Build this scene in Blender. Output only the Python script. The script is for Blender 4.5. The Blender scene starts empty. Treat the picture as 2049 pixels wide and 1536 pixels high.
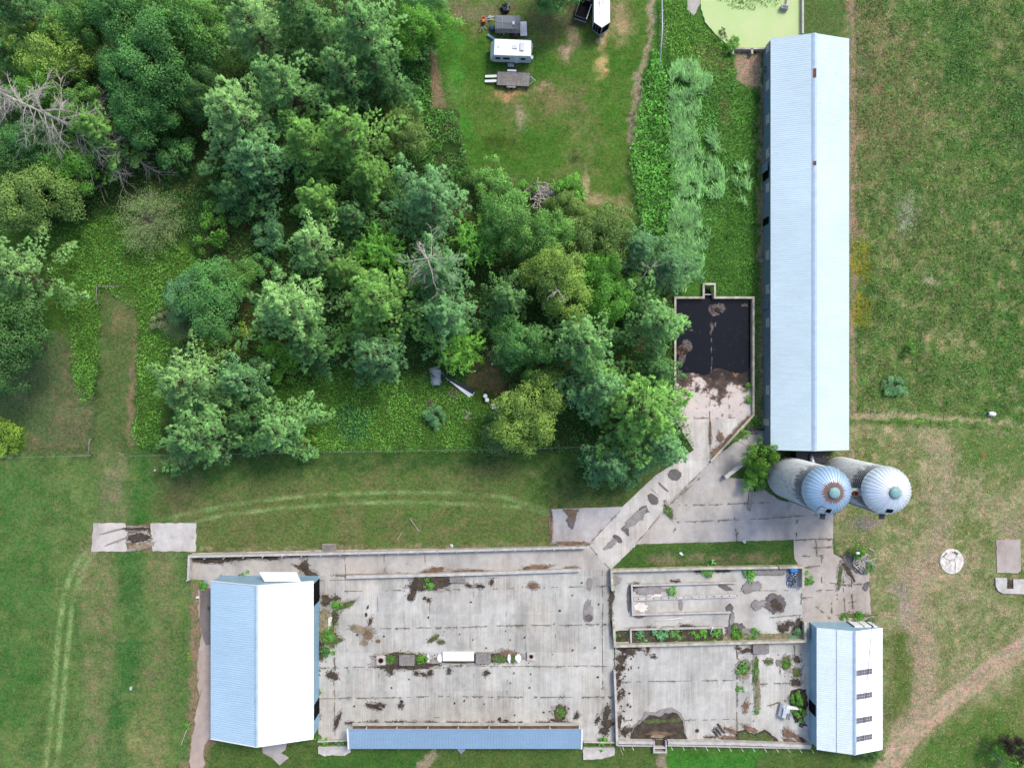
import bpy, bmesh, math, random
import numpy as np
from mathutils import Vector, Matrix
random.seed(7); RNG = np.random.default_rng(11)
SC = bpy.context.scene
COL = SC.collection
S = 0.075            # metres per photograph pixel at ground level
H = 106.0            # flying height of the camera
CX, CY = 1024.5, 768.0
PI = math.pi
KEXP = 1.5           # ground-level brightness: photo colour = albedo * KEXP

def g(px, py, z=0.0):
    f = (H - z) / H * S
    return ((px - CX) * f, (CY - py) * f)
def g3(px, py, z=0.0):
    x, y = g(px, py, z); return Vector((x, y, z))
def s2l(c):
    c = c / 255.0
    return c / 12.92 if c <= 0.04045 else ((c + 0.055) / 1.055) ** 2.4
def A(r, g_, b, k=None):
    k = k or KEXP
    return (s2l(r) / k, s2l(g_) / k, s2l(b) / k)

# ------------------------------------------------------------------ materials
MATS = {}
def new_mat(name):
    m = bpy.data.materials.new(name); m.use_nodes = True
    nt = m.node_tree; nt.nodes.clear()
    out = nt.nodes.new('ShaderNodeOutputMaterial')
    MATS[name] = m
    return m, nt, out
class NT:
    def __init__(self, nt): self.nt = nt
    def n(self, t, **kw):
        nd = self.nt.nodes.new(t)
        for k, v in kw.items():
            if k.startswith('i_'):
                key = k[2:]
                key = int(key) if key.isdigit() else key.replace('_', ' ')
                nd.inputs[key].default_value = v
            else: setattr(nd, k, v)
        return nd
    def l(self, a, b): self.nt.links.new(a, b)
    def mix(self, blend, fac, a, b):
        m = self.n('ShaderNodeMix', data_type='RGBA', blend_type=blend)
        for sock, v in ((m.inputs[0], fac), (m.inputs[6], a), (m.inputs[7], b)):
            if hasattr(v, 'is_linked'): self.l(v, sock)
            else: sock.default_value = v if not isinstance(v, tuple) or len(v) == 4 else (*v, 1)
        return m.outputs[2]
    def math(self, op, a, b=None, c=None):
        m = self.n('ShaderNodeMath', operation=op)
        for i, v in enumerate((a, b, c)):
            if v is None: continue
            if hasattr(v, 'is_linked'): self.l(v, m.inputs[i])
            else: m.inputs[i].default_value = v
        return m.outputs[0]
    def rng(self, v, a, b, c=0.0, d=1.0):
        m = self.n('ShaderNodeMapRange'); self.l(v, m.inputs[0])
        m.inputs[1].default_value = a; m.inputs[2].default_value = b
        m.inputs[3].default_value = c; m.inputs[4].default_value = d
        return m.outputs[0]
    def noise(self, vec, scale, detail=4, rough=0.6):
        t = self.n('ShaderNodeTexNoise', i_Scale=scale, i_Detail=detail, i_Roughness=rough)
        if vec is not None: self.l(vec, t.inputs['Vector'])
        return t.outputs['Fac']
    def scaled(self, vec, s, rot=(0, 0, 0)):
        m = self.n('ShaderNodeMapping'); self.l(vec, m.inputs[0])
        m.inputs['Scale'].default_value = s; m.inputs['Rotation'].default_value = rot
        return m.outputs[0]

def finish(b, out, color, rough=0.8, spec=0.3, metal=0.0, bump=None, bstr=0.3, bdist=0.05):
    p = b.n('ShaderNodeBsdfPrincipled')
    if hasattr(color, 'is_linked'): b.l(color, p.inputs['Base Color'])
    else: p.inputs['Base Color'].default_value = (*color, 1)
    if hasattr(rough, 'is_linked'): b.l(rough, p.inputs['Roughness'])
    else: p.inputs['Roughness'].default_value = rough
    p.inputs['Specular IOR Level'].default_value = spec
    p.inputs['Metallic'].default_value = metal
    if bump is not None:
        bn = b.n('ShaderNodeBump'); bn.inputs['Strength'].default_value = bstr; bn.inputs['Distance'].default_value = bdist
        b.l(bump, bn.inputs['Height']); b.l(bn.outputs[0], p.inputs['Normal'])
    b.l(p.outputs[0], out.inputs[0])
    return p

def simple(name, col, rough=0.7, var=0.25, scale=3.0, spec=0.3, metal=0.0, bstr=0.15):
    """plain material with weathering mottling in two scales"""
    m, nt, out = new_mat(name); b = NT(nt)
    tc = b.n('ShaderNodeTexCoord').outputs['Object']
    n1 = b.noise(tc, scale, 5); n2 = b.noise(tc, scale * 9, 3)
    f = b.math('ADD', b.rng(n1, .3, .7, 1 - var, 1 + var), b.rng(n2, .3, .7, -var * .4, var * .4))
    c = b.mix('MULTIPLY', 1.0, (*col, 1), (1, 1, 1, 1))
    mm = b.n('ShaderNodeVectorMath', operation='SCALE'); b.l(c, mm.inputs[0]); b.l(f, mm.inputs['Scale'])
    finish(b, out, mm.outputs[0], rough, spec, metal, n2, bstr, 0.02)
    return m

def objcol(b):
    return b.n('ShaderNodeObjectInfo').outputs['Color']

def foliage_mat(name, transl=0.32, hue=(1.18, 1.1, 0.76)):
    """leaf colour = the plant's own colour, varied leaf by leaf, with some hollow shade (attribute tint)"""
    m, nt, out = new_mat(name); b = NT(nt)
    oc = objcol(b)
    at = b.n('ShaderNodeAttribute', attribute_name='tint').outputs['Fac']
    tc = b.n('ShaderNodeTexCoord').outputs['Object']
    nz = b.noise(tc, 0.55, 3)
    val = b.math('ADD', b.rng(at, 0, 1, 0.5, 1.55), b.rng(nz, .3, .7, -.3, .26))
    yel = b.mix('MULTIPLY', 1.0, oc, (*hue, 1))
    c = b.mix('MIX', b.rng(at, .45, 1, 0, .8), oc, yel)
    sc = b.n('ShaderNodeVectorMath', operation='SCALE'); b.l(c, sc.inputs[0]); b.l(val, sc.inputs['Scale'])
    p = b.n('ShaderNodeBsdfPrincipled'); b.l(sc.outputs[0], p.inputs['Base Color'])
    p.inputs['Roughness'].default_value = .62; p.inputs['Specular IOR Level'].default_value = .18
    t = b.n('ShaderNodeBsdfTranslucent'); b.l(sc.outputs[0], t.inputs['Color'])
    mx = b.n('ShaderNodeMixShader'); mx.inputs[0].default_value = transl
    b.l(p.outputs[0], mx.inputs[1]); b.l(t.outputs[0], mx.inputs[2]); b.l(mx.outputs[0], out.inputs[0])
    return m

def concrete_mat(name, grooves=True, rot=0.0):
    m, nt, out = new_mat(name); b = NT(nt)
    oc = objcol(b)
    tc = b.n('ShaderNodeTexCoord').outputs['Object']
    big = b.noise(tc, 0.16, 5, .62); mid = b.noise(tc, 0.9, 6, .7); fine = b.noise(tc, 9, 4, .7)
    v = b.math('ADD', b.rng(big, .3, .7, .86, 1.12), b.rng(mid, .3, .7, -.12, .12))
    v = b.math('ADD', v, b.rng(fine, .3, .7, -.09, .09))
    if grooves:
        st = b.scaled(tc, (5.2, .12, 1), (0, 0, rot))
        s = b.noise(st, 1.0, 3, .8)
        patch = b.rng(b.noise(tc, .22, 2), .4, .62, .3, 1.0)
        v = b.math('ADD', v, b.math('MULTIPLY', b.rng(s, .3, .7, -.24, .18), patch))
        st2 = b.scaled(tc, (1.1, .05, 1), (0, 0, rot))
        v = b.math('ADD', v, b.rng(b.noise(st2, 1.0, 3), .3, .7, -.1, .09))
    if grooves:
        bk = b.n('ShaderNodeTexBrick', i_Scale=1.0); bk.inputs['Brick Width'].default_value = 9.0; bk.inputs['Row Height'].default_value = 5.75; bk.inputs['Mortar Size'].default_value = 0
        bk.inputs['Color1'].default_value = (.9, .9, .9, 1); bk.inputs['Color2'].default_value = (1.07, 1.07, 1.07, 1); b.l(tc, bk.inputs['Vector'])
        v = b.math('MULTIPLY', v, bk.outputs['Color'])
    soft = b.rng(b.noise(b.scaled(tc, (.5, .2, 1)), .55, 5, .6), .46, .7, 1.04, .72)
    v = b.math('MULTIPLY', v, soft)
    warm = b.mix('MIX', b.rng(b.noise(tc, .11, 3), .45, .68, 0, .55), (1, 1, 1, 1), (1.05, .95, .86, 1))
    c = b.mix('MULTIPLY', 1.0, oc, warm)
    # dirt stains with a shape of their own
    stain = b.rng(b.noise(tc, .42, 7, .72), .62, .72, 0, .5)
    c = b.mix('MIX', stain, c, (*A(128, 122, 116), 1))
    specks = b.rng(b.noise(tc, 2.6, 6, .8), .64, .74, 0, .7)
    c = b.mix('MIX', specks, c, (*A(95, 90, 84), 1))
    sc = b.n('ShaderNodeVectorMath', operation='SCALE'); b.l(c, sc.inputs[0]); b.l(v, sc.inputs['Scale'])
    finish(b, out, sc.outputs[0], .85, .25, 0, fine, .2, .01)
    return m

def ground_mat():
    m, nt, out = new_mat('turf'); b = NT(nt)
    vc = b.n('ShaderNodeAttribute', attribute_name='surface').outputs['Color']
    ro = b.n('ShaderNodeAttribute', attribute_name='tuft').outputs['Fac']
    tc = b.n('ShaderNodeTexCoord').outputs['Object']
    n1 = b.noise(tc, .35, 6, .65); n2 = b.noise(tc, 2.2, 5, .7); n3 = b.noise(tc, 7, 3, .75)
    v = b.math('ADD', b.rng(n1, .3, .7, .8, 1.18), b.rng(n2, .3, .7, -.4, .4))
    v = b.math('ADD', v, b.math('MULTIPLY', b.rng(n3, .3, .7, -.85, .85), b.rng(ro, .4, .9, .6, 1.0)))
    dry = b.mix('MULTIPLY', 1.0, vc, (1.36, 1.1, 1.15, 1))
    grn = b.mix('MULTIPLY', 1.0, vc, (.74, 1.02, .74, 1))
    c = b.mix('MIX', b.rng(b.noise(tc, .8, 6, .7), .35, .65, 0, 1), grn, dry)
    sc = b.n('ShaderNodeVectorMath', operation='SCALE'); b.l(c, sc.inputs[0]); b.l(v, sc.inputs['Scale'])
    hgt = b.math('MULTIPLY', b.math('ADD', n2, n3), ro)
    finish(b, out, sc.outputs[0], .95, .1, 0, hgt, .9, .22)
    return m

def roof_mat(name, col, grime=(150, 165, 175), amt=.35, metal=0.0, rough=.5):
    m, nt, out = new_mat(name); b = NT(nt)
    tc = b.n('ShaderNodeTexCoord').outputs['Object']
    st = b.scaled(tc, (.35, 3.2, .35))
    s = b.noise(st, 1.0, 4, .7); big = b.noise(tc, .12, 4); fine = b.noise(tc, 3.0, 5, .7)
    v = b.math('ADD', b.rng(s, .3, .7, .93, 1.05), b.rng(big, .3, .7, -.06, .06))
    c = b.mix('MIX', b.math('MULTIPLY', b.rng(fine, .5, .72, 0, 1), amt), (*col, 1), (*A(*grime), 1))
    st3 = b.noise(b.scaled(tc, (.22, 5.5, .22)), 1.0, 5, .75)
    c = b.mix('MIX', b.math('MULTIPLY', b.rng(st3, .58, .72, 0, 1), amt), c, (*A(*grime), 1))
    rs = b.math('MULTIPLY', b.rng(b.noise(b.scaled(tc, (.5, 2.4, .5)), 1.0, 5, .8), .70, .78, 0, 1), .35)
    c = b.mix('MIX', rs, c, (*A(176, 140, 120), 1))
    sc = b.n('ShaderNodeVectorMath', operation='SCALE'); b.l(c, sc.inputs[0]); b.l(v, sc.inputs['Scale'])
    finish(b, out, sc.outputs[0], rough, .4, metal)
    return m

FOL = foliage_mat('leaves')
FOLG = foliage_mat('grass_blades', .3, (1.3, 1.1, .85))
CONC = concrete_mat('grooved_concrete')
CONCD = concrete_mat('grooved_concrete_diagonal', True, math.radians(45))
CONCP = concrete_mat('plain_concrete', False)
TURF = ground_mat()
M_BARK = simple('bark', A(92, 78, 66), .9, .35, 2, .1, 0, .5)
M_DEAD = simple('dead_wood', A(188, 180, 170), .9, .25, 1.5, .1, 0, .4)
M_SOIL_SHADE = simple('soil', A(80, 71, 62), .95, .5, 1.6, .1, 0, .8)
M_BROWN = simple('brown_soil', A(128, 104, 84), .95, .4, 1.5, .1, 0, .8)
M_SAND = simple('sandy_dirt', A(176, 152, 134), .95, .3, 1.2, .1, 0, .6)
M_TAN = simple('dry_litter', A(150, 136, 112), .95, .45, 2.4, .1, 0, .8)
M_MOSS = simple('moss', A(92, 104, 62), .95, .45, 2.2, .1, 0, .8)
M_HALO = simple('stained_concrete', A(160, 154, 146), .85, .3, 2.5, .2, 0, .1)
M_JOINT = simple('joint_dirt', A(128, 120, 108), .95, .5, 3, .1)
M_STAIN = simple('wet_concrete', A(104, 98, 95), .55, .3, 1.2, .4, 0, .1)
M_STAIN2 = simple('damp_concrete', A(148, 142, 138), .7, .25, 1.2, .3, 0, .1)
M_WHITE = simple('white_paint', A(246, 247, 248), .45, .06, 1.2, .4, 0, .03)
M_WHITEW = simple('worn_white_paint', A(226, 228, 230), .6, .16, 1.5, .3, 0, .1)
M_STEEL = simple('galvanised_steel', A(176, 186, 192), .45, .18, 2.0, .5, .35, .05)
M_GREYW = simple('weathered_boards', A(142, 136, 132), .85, .3, 2.2, .2, 0, .3)
M_DARK = simple('dark_metal', A(48, 52, 58), .5, .3, 3, .4, .2, .1)
M_BLACK = simple('black_opening', A(14, 14, 16), .9, .2, 2, .1)
M_RUBBER = simple('rubber', A(34, 34, 36), .8, .2, 4, .2)
M_GLASS = simple('dark_glass', A(30, 42, 54), .12, .1, 2, .6)
M_BLUE = simple('blue_tarp', A(40, 130, 205), .5, .25, 2.5, .4)
M_ORANGE = simple('orange_paint', A(225, 110, 50), .5, .2, 4, .4)
M_RUST = simple('rusted_steel', A(120, 72, 52), .85, .4, 3, .2, .1, .3)
M_GREYROOF = simple('grey_tarp', A(112, 118, 122), .6, .2, 1.4, .3)
M_BLUEGREY = simple('blue_grey_siding', A(150, 186, 206), .5, .12, 1.2, .4)
M_WOOD = simple('split_firewood', A(124, 104, 92), .9, .45, 5, .1, 0, .4)
M_TEAL = simple('teal_vent_cap', A(128, 172, 170), .5, .2, 3, .4)
M_LIME = simple('lime_spill', A(236, 226, 218), .9, .14, 1.4, .1, 0, .2)

# ------------------------------------------------------------------ scene-graph helpers
def link(o, parent=None):
    COL.objects.link(o)
    if parent is not None: o.parent = parent
    return o
def tag(o, label, cat, group=None):
    o['label'] = label; o['category'] = cat
    if group: o['group'] = group
    return o
def thing(name, label, cat, loc=(0, 0, 0), rz=0.0, group=None):
    o = bpy.data.objects.new(name, None); link(o)
    o.location = loc; o.rotation_euler = (0, 0, rz); o.empty_display_size = .3
    return tag(o, label, cat, group)
def kind(o, k):
    o['kind'] = k; return o

class MB:
    def __init__(self): self.v = []; self.f = []; self.s = []; self.k = []
    def add(self, vs, fs, smooth=False):
        b = len(self.v); self.k.append((b, len(self.f))); self.v += [tuple(p) for p in vs]
        for f in fs: self.f.append([b + i for i in f]); self.s.append(smooth)
        return self
    def box(self, c, size, rz=0.0, M=None):
        sx, sy, sz = (d / 2 for d in size)
        vs = [Vector((x, y, z)) for z in (-sz, sz) for x, y in ((-sx, -sy), (sx, -sy), (sx, sy), (-sx, sy))]
        R = M if M is not None else Matrix.Rotation(rz, 3, 'Z')
        vs = [R @ p + Vector(c) for p in vs]
        return self.add(vs, [(3, 2, 1, 0), (4, 5, 6, 7), (0, 1, 5, 4), (1, 2, 6, 5), (2, 3, 7, 6), (3, 0, 4, 7)])
    def prism(self, poly, z0, z1, bottom=False):
        n = len(poly)
        ar = sum(poly[i][0] * poly[(i + 1) % n][1] - poly[(i + 1) % n][0] * poly[i][1] for i in range(n))
        if ar < 0: poly = poly[::-1]
        vs = [(x, y, z0) for x, y in poly] + [(x, y, z1) for x, y in poly]
        fs = [tuple(range(n, 2 * n))] + [(i, (i + 1) % n, n + (i + 1) % n, n + i) for i in range(n)]
        if bottom: fs.append(tuple(range(n - 1, -1, -1)))
        return self.add(vs, fs)
    def tube(self, pts, rad, n=6, cap=True):
        pts = [Vector(p) for p in pts]
        if not hasattr(rad, '__len__'): rad = [rad] * len(pts)
        rings = []
        for i, p in enumerate(pts):
            d = (pts[min(i + 1, len(pts) - 1)] - pts[max(i - 1, 0)])
            if d.length < 1e-6: d = Vector((0, 0, 1))
            d.normalize()
            a = d.cross(Vector((0, 0, 1)) if abs(d.z) < .9 else Vector((1, 0, 0))).normalized(); c = d.cross(a)
            rings.append([p + (a * math.cos(2 * PI * k / n) + c * math.sin(2 * PI * k / n)) * rad[i] for k in range(n)])
        vs = [q for r in rings for q in r]; fs = []
        for i in range(len(pts) - 1):
            for k in range(n):
                fs.append((i * n + k, i * n + (k + 1) % n, (i + 1) * n + (k + 1) % n, (i + 1) * n + k))
        if cap:
            fs.append(tuple(range(n - 1, -1, -1))); fs.append(tuple(range((len(pts) - 1) * n, len(pts) * n)))
        return self.add(vs, fs, n > 5)
    def lathe(self, prof, n=32, c=(0, 0, 0), cap_top=True, smooth=True):
        vs = []; fs = []
        for r, z in prof:
            for k in range(n): vs.append((c[0] + r * math.cos(2 * PI * k / n), c[1] + r * math.sin(2 * PI * k / n), c[2] + z))
        for i in range(len(prof) - 1):
            for k in range(n): fs.append((i * n + k, i * n + (k + 1) % n, (i + 1) * n + (k + 1) % n, (i + 1) * n + k))
        if cap_top: fs.append(tuple(range((len(prof) - 1) * n, len(prof) * n)))
        return self.add(vs, fs, smooth)
    def build_each(self, name, mat, parent=None):
        ks = self.k + [(len(self.v), len(self.f))]; o = None
        for (v0, f0), (v1, f1) in zip(ks[:-1], ks[1:]):
            q = MB(); q.v = self.v[v0:v1]; q.f = [[i - v0 for i in f] for f in self.f[f0:f1]]; q.s = self.s[f0:f1]; o = q.build(name, mat, parent)
        return o
    def build(self, name, mat, parent=None, bevel=0.0):
        me = bpy.data.meshes.new(name); me.from_pydata(self.v, [], self.f)
        me.polygons.foreach_set('use_smooth', self.s)
        me.materials.append(mat); me.update()
        if bevel:
            bm = bmesh.new(); bm.from_mesh(me)
            ed = [e for e in bm.edges if len(e.link_faces) == 2 and e.calc_face_angle(0) > .6]
            bmesh.ops.bevel(bm, geom=ed, offset=bevel, segments=2, affect='EDGES'); bm.to_mesh(me); bm.free()
        o = bpy.data.objects.new(name, me); return link(o, parent)

def mesh_np(name, V, F, tint, mat):
    me = bpy.data.meshes.new(name)
    nv, nf = len(V), len(F)
    me.vertices.add(nv); me.vertices.foreach_set('co', np.ascontiguousarray(V, np.float32).ravel())
    k = F.shape[1]
    me.loops.add(nf * k); me.loops.foreach_set('vertex_index', np.ascontiguousarray(F, np.int32).ravel())
    me.polygons.add(nf); me.polygons.foreach_set('loop_start', np.arange(0, nf * k, k, dtype=np.int32))
    me.polygons.foreach_set('loop_total', np.full(nf, k, np.int32))
    N = None
    if tint is not None and tint.ndim == 2: N = tint[:, 1:]; tint = tint[:, 0]
    if tint is not None:
        at = me.attributes.new('tint', 'FLOAT', 'POINT'); at.data.foreach_set('value', np.clip(tint, 0, 1).astype(np.float32))
    me.materials.append(mat); me.update(calc_edges=True)
    if N is not None:
        me.polygons.foreach_set('use_smooth', np.ones(nf, bool)); me.normals_split_custom_set_from_vertices(N.astype(np.float32))
    return me
def norm(a): return a / np.maximum(np.linalg.norm(a, axis=1, keepdims=True), 1e-9)

def kites(P, D, L, W, T, flat=0.0, N=None):
    """one kite-shaped leaf per point: from P along D"""
    n = len(P); D = norm(D)
    r = norm(RNG.normal(size=(n, 3)) * (1 - flat) + np.array([0, 0, 1.0]) * flat)
    sd = norm(np.cross(D, r)); L = np.asarray(L)[:, None]; W = np.asarray(W)[:, None]
    V = np.stack([P, P + D * L * .45 + sd * W * .5, P + D * L, P + D * L * .45 - sd * W * .5], 1).reshape(-1, 3)
    F = np.arange(4 * n).reshape(n, 4)
    if N is None: N = D * .35 + np.array([0, 0, .95])
    N = norm(N); gn = np.cross(V[1::4] - V[0::4], V[2::4] - V[0::4]); bad = (gn * N).sum(1) < 0
    F[bad] = F[bad][:, ::-1]
    return V, F, np.column_stack([np.repeat(T, 4), np.repeat(N, 4, 0)])

_lat = RNG.random((256, 256))
def vn(x, y, s, o=0):
    x = np.asarray(x, float) / s + o * 17.3; y = np.asarray(y, float) / s + o * 9.1
    xi = np.floor(x).astype(int); yi = np.floor(y).astype(int); fx = x - xi; fy = y - yi
    fx = fx * fx * (3 - 2 * fx); fy = fy * fy * (3 - 2 * fy)
    G = lambda a, c: _lat[a % 256, c % 256]
    return (G(xi, yi) * (1 - fx) + G(xi + 1, yi) * fx) * (1 - fy) + (G(xi, yi + 1) * (1 - fx) + G(xi + 1, yi + 1) * fx) * fy
def fbm(x, y, s, o=0, n=4):
    t = 0; a = 1; w = 0
    for i in range(n): t = t + a * vn(x, y, s / 2 ** i, o + i); w += a; a *= .55
    return t / w
def inpoly(X, Y, poly):
    r = np.zeros(X.shape, bool); n = len(poly); j = n - 1
    for i in range(n):
        xi, yi = poly[i]; xj, yj = poly[j]
        c = ((yi > Y) != (yj > Y)) & (X < (xj - xi) * (Y - yi) / (yj - yi + 1e-12) + xi)
        r ^= c; j = i
    return r
def segdist(X, Y, pts):
    d = np.full(X.shape, 1e9)
    for (ax, ay), (bx, by) in zip(pts[:-1], pts[1:]):
        vx, vy = bx - ax, by - ay
        t = np.clip(((X - ax) * vx + (Y - ay) * vy) / (vx * vx + vy * vy + 1e-9), 0, 1)
        d = np.minimum(d, np.hypot(X - ax - t * vx, Y - ay - t * vy))
    return d
# ================================================================== GROUND (one sheet, surface kinds and some tree shade painted per vertex)
PITR = [(1348, 594, 1508, 836), (1404, 567, 1431, 594)]
def grid_lines(lo, hi, step, extra):
    a = list(np.arange(lo, hi + 1e-6, step)); a = [t for t in a if all(abs(t - e) > step * .45 for e in extra)]
    far = [lo - 8, lo - 40, lo - 200, lo - 1800, hi + 8, hi + 40, hi + 200, hi + 1800]
    return np.array(sorted(a + list(extra) + far))
ex = sorted({g(p, 0)[0] for r in PITR for p in (r[0], r[2])}); ey = sorted({g(0, p)[1] for r in PITR for p in (r[1], r[3])})
gx = grid_lines(-80, 80, .25, ex); gy = grid_lines(-61, 61, .25, ey)
GX, GY = np.meshgrid(gx, gy); PX = GX / S + CX; PY = CY - GY / S
wob = 9 * (fbm(GX, GY, 2.2, 3) - .5) + 9 * (fbm(GX, GY, .8, 33, 3) - .5); wob2 = 9 * (fbm(GX, GY, 2.2, 9) - .5) + 9 * (fbm(GX, GY, .8, 39, 3) - .5)
QX = PX + wob * 2; QY = PY + wob2 * 2
C = np.zeros(GX.shape + (3,)); R = np.full(GX.shape, .5)
NF = fbm(GX, GY, .9, 121, 4)
def put(mask, col, rough=None, raw=False):
    global C, R
    m = np.clip(mask, 0, 1); m = (m if raw else np.clip(m + (NF - .5) * 5.5 * m * (1 - m), 0, 1))[..., None]; C = C * (1 - m) + np.array(A(*col)) * m
    if rough is not None: R = R * (1 - m[..., 0]) + rough * m[..., 0]
def mpoly(poly, soft=14, q=True):
    X, Y = (QX, QY) if q else (PX, PY)
    d = segdist(X, Y, list(poly) + [poly[0]]); d = np.where(inpoly(X, Y, poly), d, -d)
    return np.clip(.5 + d / soft, 0, 1)
def mline(pts, w, soft=6, q=True):
    X, Y = (QX, QY) if q else (PX, PY)
    return np.clip((w - segdist(X, Y, pts)) / soft + .5, 0, 1)
def mblob(x, y, rx, ry, p=1.5): return np.clip(.6 + .9 * fbm(GX, GY, 1.3, 44, 4), .6, 1.2) * np.clip(1.4 - (((QX - x) / rx) ** 2 + ((QY - y) / ry) ** 2) ** .5 * 1.2, 0, 1) ** p
def nz(s, o, lo=.42, hi=.62): return np.clip((fbm(GX, GY, s, o, 5) - lo) / (hi - lo), 0, 1)

put(np.ones(GX.shape), (88, 110, 60))
# west lawn
west = mpoly([(-900, 900), (420, 905), (400, 1560), (-900, 2500)], 30)
put(west, (94, 118, 66), .5)
put(west * nz(5, 1) * .6, (78, 108, 58)); put(west * nz(1.5, 2, .5, .62) * .5, (112, 130, 76)); put(west * nz(6, 5, .5, .7) * .6, (104, 128, 76))
for pts, w, c, k in (([(320, 1100), (335, 1250), (310, 1400), (300, 1536)], 26, (128, 122, 90), .55), ([(190, 1105), (200, 1250), (205, 1400), (205, 1540)], 34, (130, 126, 92), .55),
                     ([(255, 1110), (268, 1250), (240, 1400), (222, 1540)], 22, (62, 104, 52), .8), ([(340, 1250), (360, 1380), (370, 1500)], 24, (78, 108, 56), .5),
                     ([(30, 1000), (40, 1200), (20, 1400)], 60, (66, 110, 52), .6), ([(225, 900), (235, 1000), (215, 1060)], 26, (128, 128, 96), .7),
                     ([(275, 905), (282, 980), (275, 1050)], 18, (62, 106, 48), .8), ([(330, 930), (330, 1050)], 12, (128, 128, 92), .5), ([(290, 1480), (300, 1540)], 40, (136, 136, 92), .6)):
    put(mline(pts, w, 24) * k * (.55 + .6 * nz(3, 7)), c)
mid = mpoly([(320, 915), (1240, 900), (1330, 930), (1180, 1085), (395, 1100), (395, 1045), (310, 1030)], 20)
put(mid, (100, 114, 66), .45); put(mid * nz(5, 13) * .75, (112, 112, 74)); put(mid * nz(4, 17, .5, .68) * .7, (84, 112, 54))
put(mline([(330, 945), (450, 935), (640, 925), (900, 915), (1130, 905), (1220, 930)], 22, 30) * .75, (52, 86, 40))  # tree shade put into the grass colour along the wood's edge
put(mpoly([(1080, 900), (1300, 930), (1250, 1005), (1110, 1005), (1060, 960)], 40) * .7, (48, 80, 38))  # more tree shade painted on the grass above the ramp foot
# mown wheel tracks
for pts, w in (([(340, 1035), (400, 1022), (520, 1001), (640, 989), (780, 985), (900, 986), (1000, 993), (1110, 1022)], 3.6), ([(385, 1045), (450, 1030), (560, 1017), (700, 1006), (800, 1004), (940, 1008), (1040, 1014), (1105, 1028)], 3.2),
               ([(172, 1104), (145, 1140), (128, 1190), (117, 1270), (108, 1380), (96, 1480), (90, 1540)], 5), ([(188, 1104), (162, 1150), (146, 1200), (137, 1280), (128, 1380), (120, 1470), (112, 1540)], 4.5)):
    put(mline(pts, w, 5, False) * (.3 + .75 * nz(2.5, 47, .35, .6)), (134, 160, 102), None, True); put(mline(pts, w * .4, 4, False) * nz(1.4, 49, .5, .6) * .6, (104, 118, 78))
put(mblob(170, 1120, 26, 34) * .45, (128, 130, 96))
# south strip grass
put(mpoly([(400, 1480), (1800, 1480), (1760, 1700), (400, 1700)], 20), (84, 106, 54), .45)
put(mpoly([(1330, 1500), (1530, 1505), (1490, 1560), (1330, 1560)], 24), (66, 124, 46)); put(mpoly([(640, 1512), (840, 1500), (840, 1560), (560, 1560)], 30) * .8, (60, 102, 42))
put(mline([(868, 1498), (842, 1540)], 9, 7), (150, 140, 118)); put(mline([(1320, 1504), (1325, 1540)], 8, 7), (150, 138, 122))
# forest floor
forest = mpoly([(-300, -400), (870, -200), (862, 130), (868, 215), (915, 225), (940, 350), (985, 380), (1160, 420), (1290, 470), (1380, 560), (1350, 600), (1350, 740), (1390, 900), (1190, 905), (620, 905), (318, 912), (262, 890), (190, 900), (-300, 915)], 12)
put(forest, (58, 84, 42), .9); put(forest * nz(3, 21, .54, .66) * .5, (92, 72, 54))
for p in ([(0, 450), (230, 430), (400, 500), (440, 640), (340, 700), (318, 900), (262, 890), (270, 790), (272, 620), (205, 575), (200, 700), (150, 900), (-80, 905)], [(500, 780), (700, 735), (860, 750), (960, 780), (1010, 905), (600, 905)]):
    put(mpoly(p, 16), (78, 112, 44), .9)
yard = mpoly([(-60, 680), (135, 665), (150, 760), (195, 800), (190, 900), (-60, 906)], 22)
put(yard, (84, 104, 66), .5); put(yard * nz(5, 31) * .6, (112, 108, 80)); put(mpoly([(0, 840), (40, 850), (52, 890), (0, 908)], 14), (100, 132, 50), .8)
put(mpoly([(203, 580), (272, 600), (274, 700), (266, 800), (270, 900), (192, 905), (198, 760)], 10), (90, 108, 64), .5)
put(mline([(268, 640), (272, 720), (262, 800), (258, 860), (270, 890)], 6, 8) * .8, (134, 118, 94)); put(mblob(240, 640, 24, 40) * .8, (120, 114, 80))
put(mpoly([(940, 720), (985, 710), (1010, 760), (1000, 785), (930, 780)], 14), (112, 104, 72), .5)
put(mpoly([(680, 815), (745, 815), (735, 880), (690, 890), (672, 850)], 8), (48, 96, 56), .8)
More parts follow.
